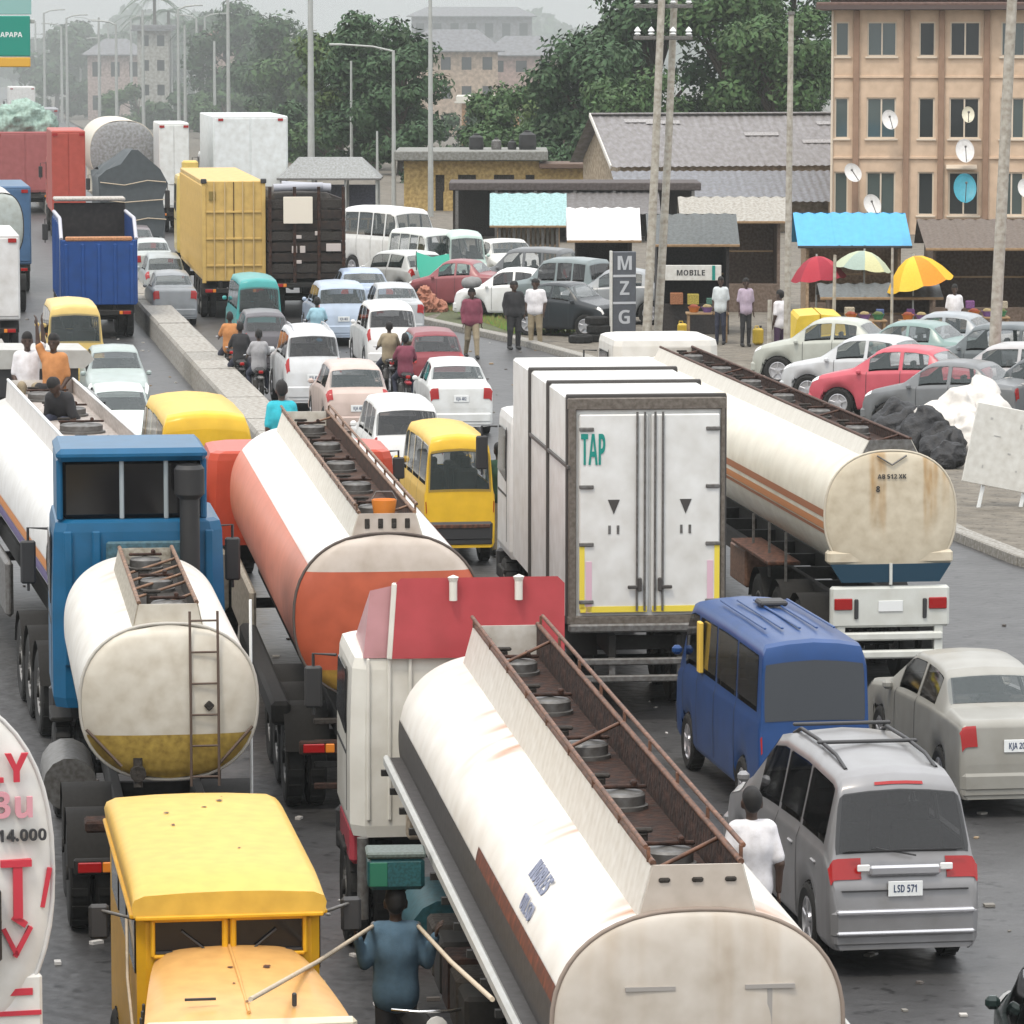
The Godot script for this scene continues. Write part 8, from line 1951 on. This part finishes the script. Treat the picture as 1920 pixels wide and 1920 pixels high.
func make_trees() -> void:
	var l1 := leaf_material("leaf_dark", lin(0.052, 0.12, 0.05))
	var l2 := leaf_material("leaf_mid", lin(0.075, 0.155, 0.05))
	var l3 := leaf_material("leaf_yellow", lin(0.1, 0.165, 0.04))
	tree("tall dark tree behind the grey hipped shelter", Vector3(-8.0, 0, -246), 9.6, 3.6, 4.3, l1, 1, 7000, 16, 0.24)
	tree("yellow green tree beside the thick lamp post", Vector3(-10.2, 0, -252), 9.0, 2.6, 3.6, l3, 2, 5000, 12, 0.24)
	tree("dark round tree left of the far houses", Vector3(-6.2, 0, -238), 7.4, 2.6, 3.3, l1, 3, 5000, 12, 0.22)
	tree("wide green tree behind the hall gable", Vector3(3.6, 0, -212), 8.2, 3.2, 4.0, l1, 4, 7000, 16, 0.22)
	tree("tall dark tree behind the utility poles", Vector3(7.2, 0, -218), 11.8, 3.4, 5.6, l1, 5, 8500, 18, 0.23)
	tree("broad tree over the hall roof", Vector3(10.6, 0, -215), 11.5, 3.6, 5.6, l2, 6, 8500, 18, 0.23)
	tree("tall tree beside the apartment block", Vector3(14.2, 0, -220), 12.6, 3.4, 6.2, l1, 7, 8500, 18, 0.23)
	tree("dark tree filling the gap left of the utility poles", Vector3(5.0, 0, -222), 9.4, 2.8, 4.5, l1, 15, 6000, 15, 0.22)
	tree("leafy tree close beside the apartment block", Vector3(12.6, 0, -208), 10.4, 2.8, 5.0, l2, 16, 6500, 16, 0.22)
	tree("low bushy tree between hall and utility poles", Vector3(5.8, 0, -206), 6.6, 2.6, 3.0, l2, 8, 5000, 12, 0.2)
	tree("light green tree behind the ochre house", Vector3(-0.6, 0, -222), 5.2, 2.4, 2.2, l2, 9, 4200, 11, 0.2)
	tree("low green bush behind the ochre house wing", Vector3(2.0, 0, -214), 4.6, 2.0, 1.9, l2, 10, 3600, 10, 0.2)
	tree("bushy tree right of the ochre house", Vector3(1.0, 0, -232), 5.4, 2.0, 2.3, l3, 11, 3600, 10, 0.22)
	tree("hazy tree behind the tall white box lorry", Vector3(-16.5, 0, -300), 9.2, 3.8, 4.0, l1, 12, 5000, 13, 0.3)
	tree("hazy tree above the yellow container", Vector3(-21.0, 0, -330), 10.8, 4.0, 4.8, l1, 13, 5000, 13, 0.32)
	tree("hazy round tree left of the thick lamp post", Vector3(-14.2, 0, -285), 8.0, 3.2, 3.6, l2, 14, 4600, 12, 0.28)
	for i in 9:
		var D: float = [420, 440, 470, 500, 520, 450, 560, 600, 400][i]
		var x: float = [110, 165, 215, 300, 60, 360, 250, 30, 430][i]
		tree(["hazy tree above the green road sign", "hazy tree right of the green road sign", "hazy tree behind the cream arched tanker", "hazy tree above the tarpaulin lorry", "hazy tree under the sign's yellow strip", "hazy tree near the tall far palms", "farthest hazy tree between lamp posts", "hazy tree at the picture edge", "hazy tree over the white lorry cab"][i], Vector3((x - 960) * D / 8000.0, 0, -D), [8.6, 9.8, 8.0, 9.0, 8.0, 9.6, 9.5, 9.0, 10.4][i], 4.2, [3.6, 4.4, 3.4, 4.0, 3.4, 4.4, 4.2, 4.0, 4.8][i], l1, 30 + i, 3400, 11, 0.42, "broadleaf_tree", 0.3, "hazy trees far up the road")
	for i in 4:
		var D: float = [380, 395, 360, 420][i]
		palm(["leaning palm tallest of the far palms", "palm beside the tallest far palm", "shorter palm near the thick lamp post", "palm above the pale far tower"][i], Vector3(([292, 318, 378, 268][i] - 960) * D / 8000.0, 0, -D), [11.0, 10.0, 8.6, 9.4][i], l1, 60 + i)
	var where := ["left of the tall dark tree", "under the tall dark tree", "below the yellow green tree", "behind the tall white box lorry", "behind the ochre house roof", "between ochre house and hall gable", "under the wide green tree", "left of the far pink house", "below the pale far tower", "behind the cream arched tanker", "right of the pale far tower", "below the rose house", "at the foot of the far palms", "below the cream house in the gap", "under the thick lamp post"]
	for i in 15:
		var D: float = [262, 248, 258, 290, 226, 216, 208, 390, 350, 400, 340, 320, 372, 270, 268][i]
		var x: float = [560, 660, 610, 480, 800, 960, 1050, 130, 260, 190, 350, 420, 310, 880, 720][i]
		tree("low dense bush " + where[i], Vector3((x - 960) * D / 8000.0, 0, -D), [3.8, 4.2, 3.6, 3.8, 3.6, 3.8, 4.2, 4.4, 3.8, 4.0, 4.2, 4.0, 4.4, 3.6, 4.0][i], [2.6, 2.8, 2.4, 3.2, 2.2, 2.2, 2.2, 4.0, 3.2, 3.6, 3.4, 3.2, 3.4, 2.6, 2.6][i], 2.0, [l1, l1, l2][i % 3], 70 + i, 2300, 9, 0.22 if D < 300 else 0.3, "bush", 0.1, "bushes under the trees")
	# wood on the horizon
	var g := G.new()
	g.coloured = true
	var r := RandomNumberGenerator.new()
	r.seed = 91
	for k in 26000:
		var D := r.randf_range(620, 760)
		var a := r.randf_range(-0.16, 0.16)
		var hgt := 7.0 + 2.6 * sin(a * 61.0) + 1.8 * sin(a * 143.0 + 1.0) + 1.2 * sin(a * 331.0)
		var p := Vector3(a * D, r.randf() * hgt + 0.4, -D)
		var n := Vector3(r.randfn() * 0.6, r.randfn() * 0.5 + 0.4, 1).normalized()
		var u := n.cross(Vector3(r.randfn(), r.randfn(), r.randfn())).normalized()
		var w := n.cross(u)
		var s := r.randf_range(0.5, 1.1)
		var tone := r.randf_range(0.7, 1.2)
		g.col = Color(tone, tone, tone)
		g.poly([p - u * s, p + w * s * 0.6, p + u * s, p - w * s * 0.6], n)
	tag(obj("far_wood", g, l1), "hazy line of trees along the horizon", "trees", "", "stuff")
	var cream := mat("far_wall_cream", lin(0.55, 0.43, 0.33), 0.9, 0.0, "dirt", 0.15)
	var pinkw := mat("far_wall_pink", lin(0.48, 0.33, 0.29), 0.9, 0.0, "dirt", 0.15)
	var grey := mat("far_roof_grey", lin(0.24, 0.25, 0.28), 0.8, 0.0, "dirt", 0.15)
	var red := mat("far_roof_red", lin(0.27, 0.14, 0.12), 0.8, 0.0, "dirt", 0.15)
	far_house("cream house with orange ground floor in the gap between trees", Vector3(-4.6, 0, -330), 8.0, 6.4, 6.6, 5.0, cream, grey, 1.6, 4, 3)
	far_house("pinkish house beside the cream house in the gap", Vector3(1.0, 0, -345), -6.0, 5.6, 6.2, 5.0, pinkw, grey, 1.5, 3, 3)
	far_house("wide hazy house above the cream house roof", Vector3(-4.0, 0, -430), 0.0, 12.0, 9.6, 6.0, grey, grey, 0.9, 7, 3)
	far_house("low cream house below the cream house", Vector3(-1.5, 0, -300), 0.0, 4.0, 3.2, 4.0, mat("far_wall_orange", lin(0.55, 0.3, 0.12), 0.9, 0.0, "dirt", 0.2), mat("far_fascia", lin(0.6, 0.58, 0.52), 0.8), 0.0, 3, 1)
	far_house("pale pink house behind the far lamp posts", Vector3(-36.0, 0, -390), 4.0, 5.0, 6.0, 6.0, mat("far_wall_rose", lin(0.52, 0.42, 0.4), 0.9, 0.0, "dirt", 0.2), grey, 1.4, 3, 2)
	far_house("pale tall tower behind the far palms", Vector3(-30.0, 0, -360), 0.0, 2.6, 8.2, 3.0, mat("far_wall_grey", lin(0.45, 0.46, 0.44), 0.9, 0.0, "dirt", 0.2), grey, 0.0, 2, 4)
	far_house("rose house behind the hazy trees by the container", Vector3(-23.4, 0, -345), 0.0, 2.2, 7.4, 4.0, M.far_wall_rose, red, 1.0, 2, 3)
	far_house("low grey house beyond the cream arched tanker", Vector3(-38.0, 0, -420), 0.0, 5.0, 3.6, 5.0, M.far_wall_grey, red, 1.2, 3, 1)

func _ready() -> void:
	font = SystemFont.new()
	font.font_names = PackedStringArray(["Droid Sans"])
	font.font_weight = 700
	# camera: from a footbridge, 8 m above the road
	var cam := Camera3D.new()
	cam.position = Vector3(0, 8, 0)
	cam.rotation_degrees = Vector3(-6.4188, 0, 0)
	cam.fov = 13.6855
	cam.near = 0.5
	cam.far = 6000
	add_child(cam)
	cam.make_current()
	var env := Environment.new()
	var sky := Sky.new()
	var sm := ProceduralSkyMaterial.new()
	sm.sky_top_color = lin(0.93, 0.95, 0.98)
	sm.sky_horizon_color = lin(0.4, 0.405, 0.41)
	sm.sky_curve = 0.6
	sm.ground_bottom_color = lin(0.2, 0.2, 0.19)
	sm.ground_horizon_color = lin(0.4, 0.405, 0.41)
	sm.sun_angle_max = 0.0
	sm.energy_multiplier = 2.0
	sky.sky_material = sm
	env.background_mode = Environment.BG_SKY
	env.sky = sky
	env.tonemap_mode = Environment.TONE_MAPPER_LINEAR
	env.tonemap_exposure = 1.28
	env.fog_enabled = true
	env.fog_density = 0.00025
	env.fog_light_color = Color(0.84, 0.86, 0.86)
	env.ssao_enabled = true
	env.ssil_enabled = true
	env.sdfgi_enabled = true
	env.volumetric_fog_enabled = true
	env.volumetric_fog_density = 0.0
	var fv := FogVolume.new()   # the traffic's haze thickens up the road
	fv.name = "road_haze"
	fv.size = Vector3(900, 60, 620)
	fv.position = Vector3(0, 28, -560)
	var fm := FogMaterial.new()
	fm.density = 0.003
	fm.albedo = Color(0.92, 0.94, 0.94)
	fv.material = fm
	add_child(fv)
	var we := WorldEnvironment.new()
	we.environment = env
	add_child(we)
	var sun := DirectionalLight3D.new()
	sun.rotation_degrees = Vector3(-62, -28, 0)
	sun.light_energy = 0.5
	sun.light_angular_distance = 12.0
	sun.light_color = Color(1.0, 0.96, 0.9)
	sun.shadow_enabled = true
	add_child(sun)
	rng.seed = 1
	make_materials()
	make_ground()
	make_median()
	make_litter()
	rust_white_tanker()
	red_tanker()
	short_tanker()
	far_white_tanker()
	lettered_tanker()
	cream_tanker()
	hazy_tanker()
	box_lorry()
	container_lorry()
	tipper_lorry()
	tarp_lorry()
	scrap_lorry()
	bonnet_bus()
	make_cars()
	make_roadside()
	make_trees()
	make_people()
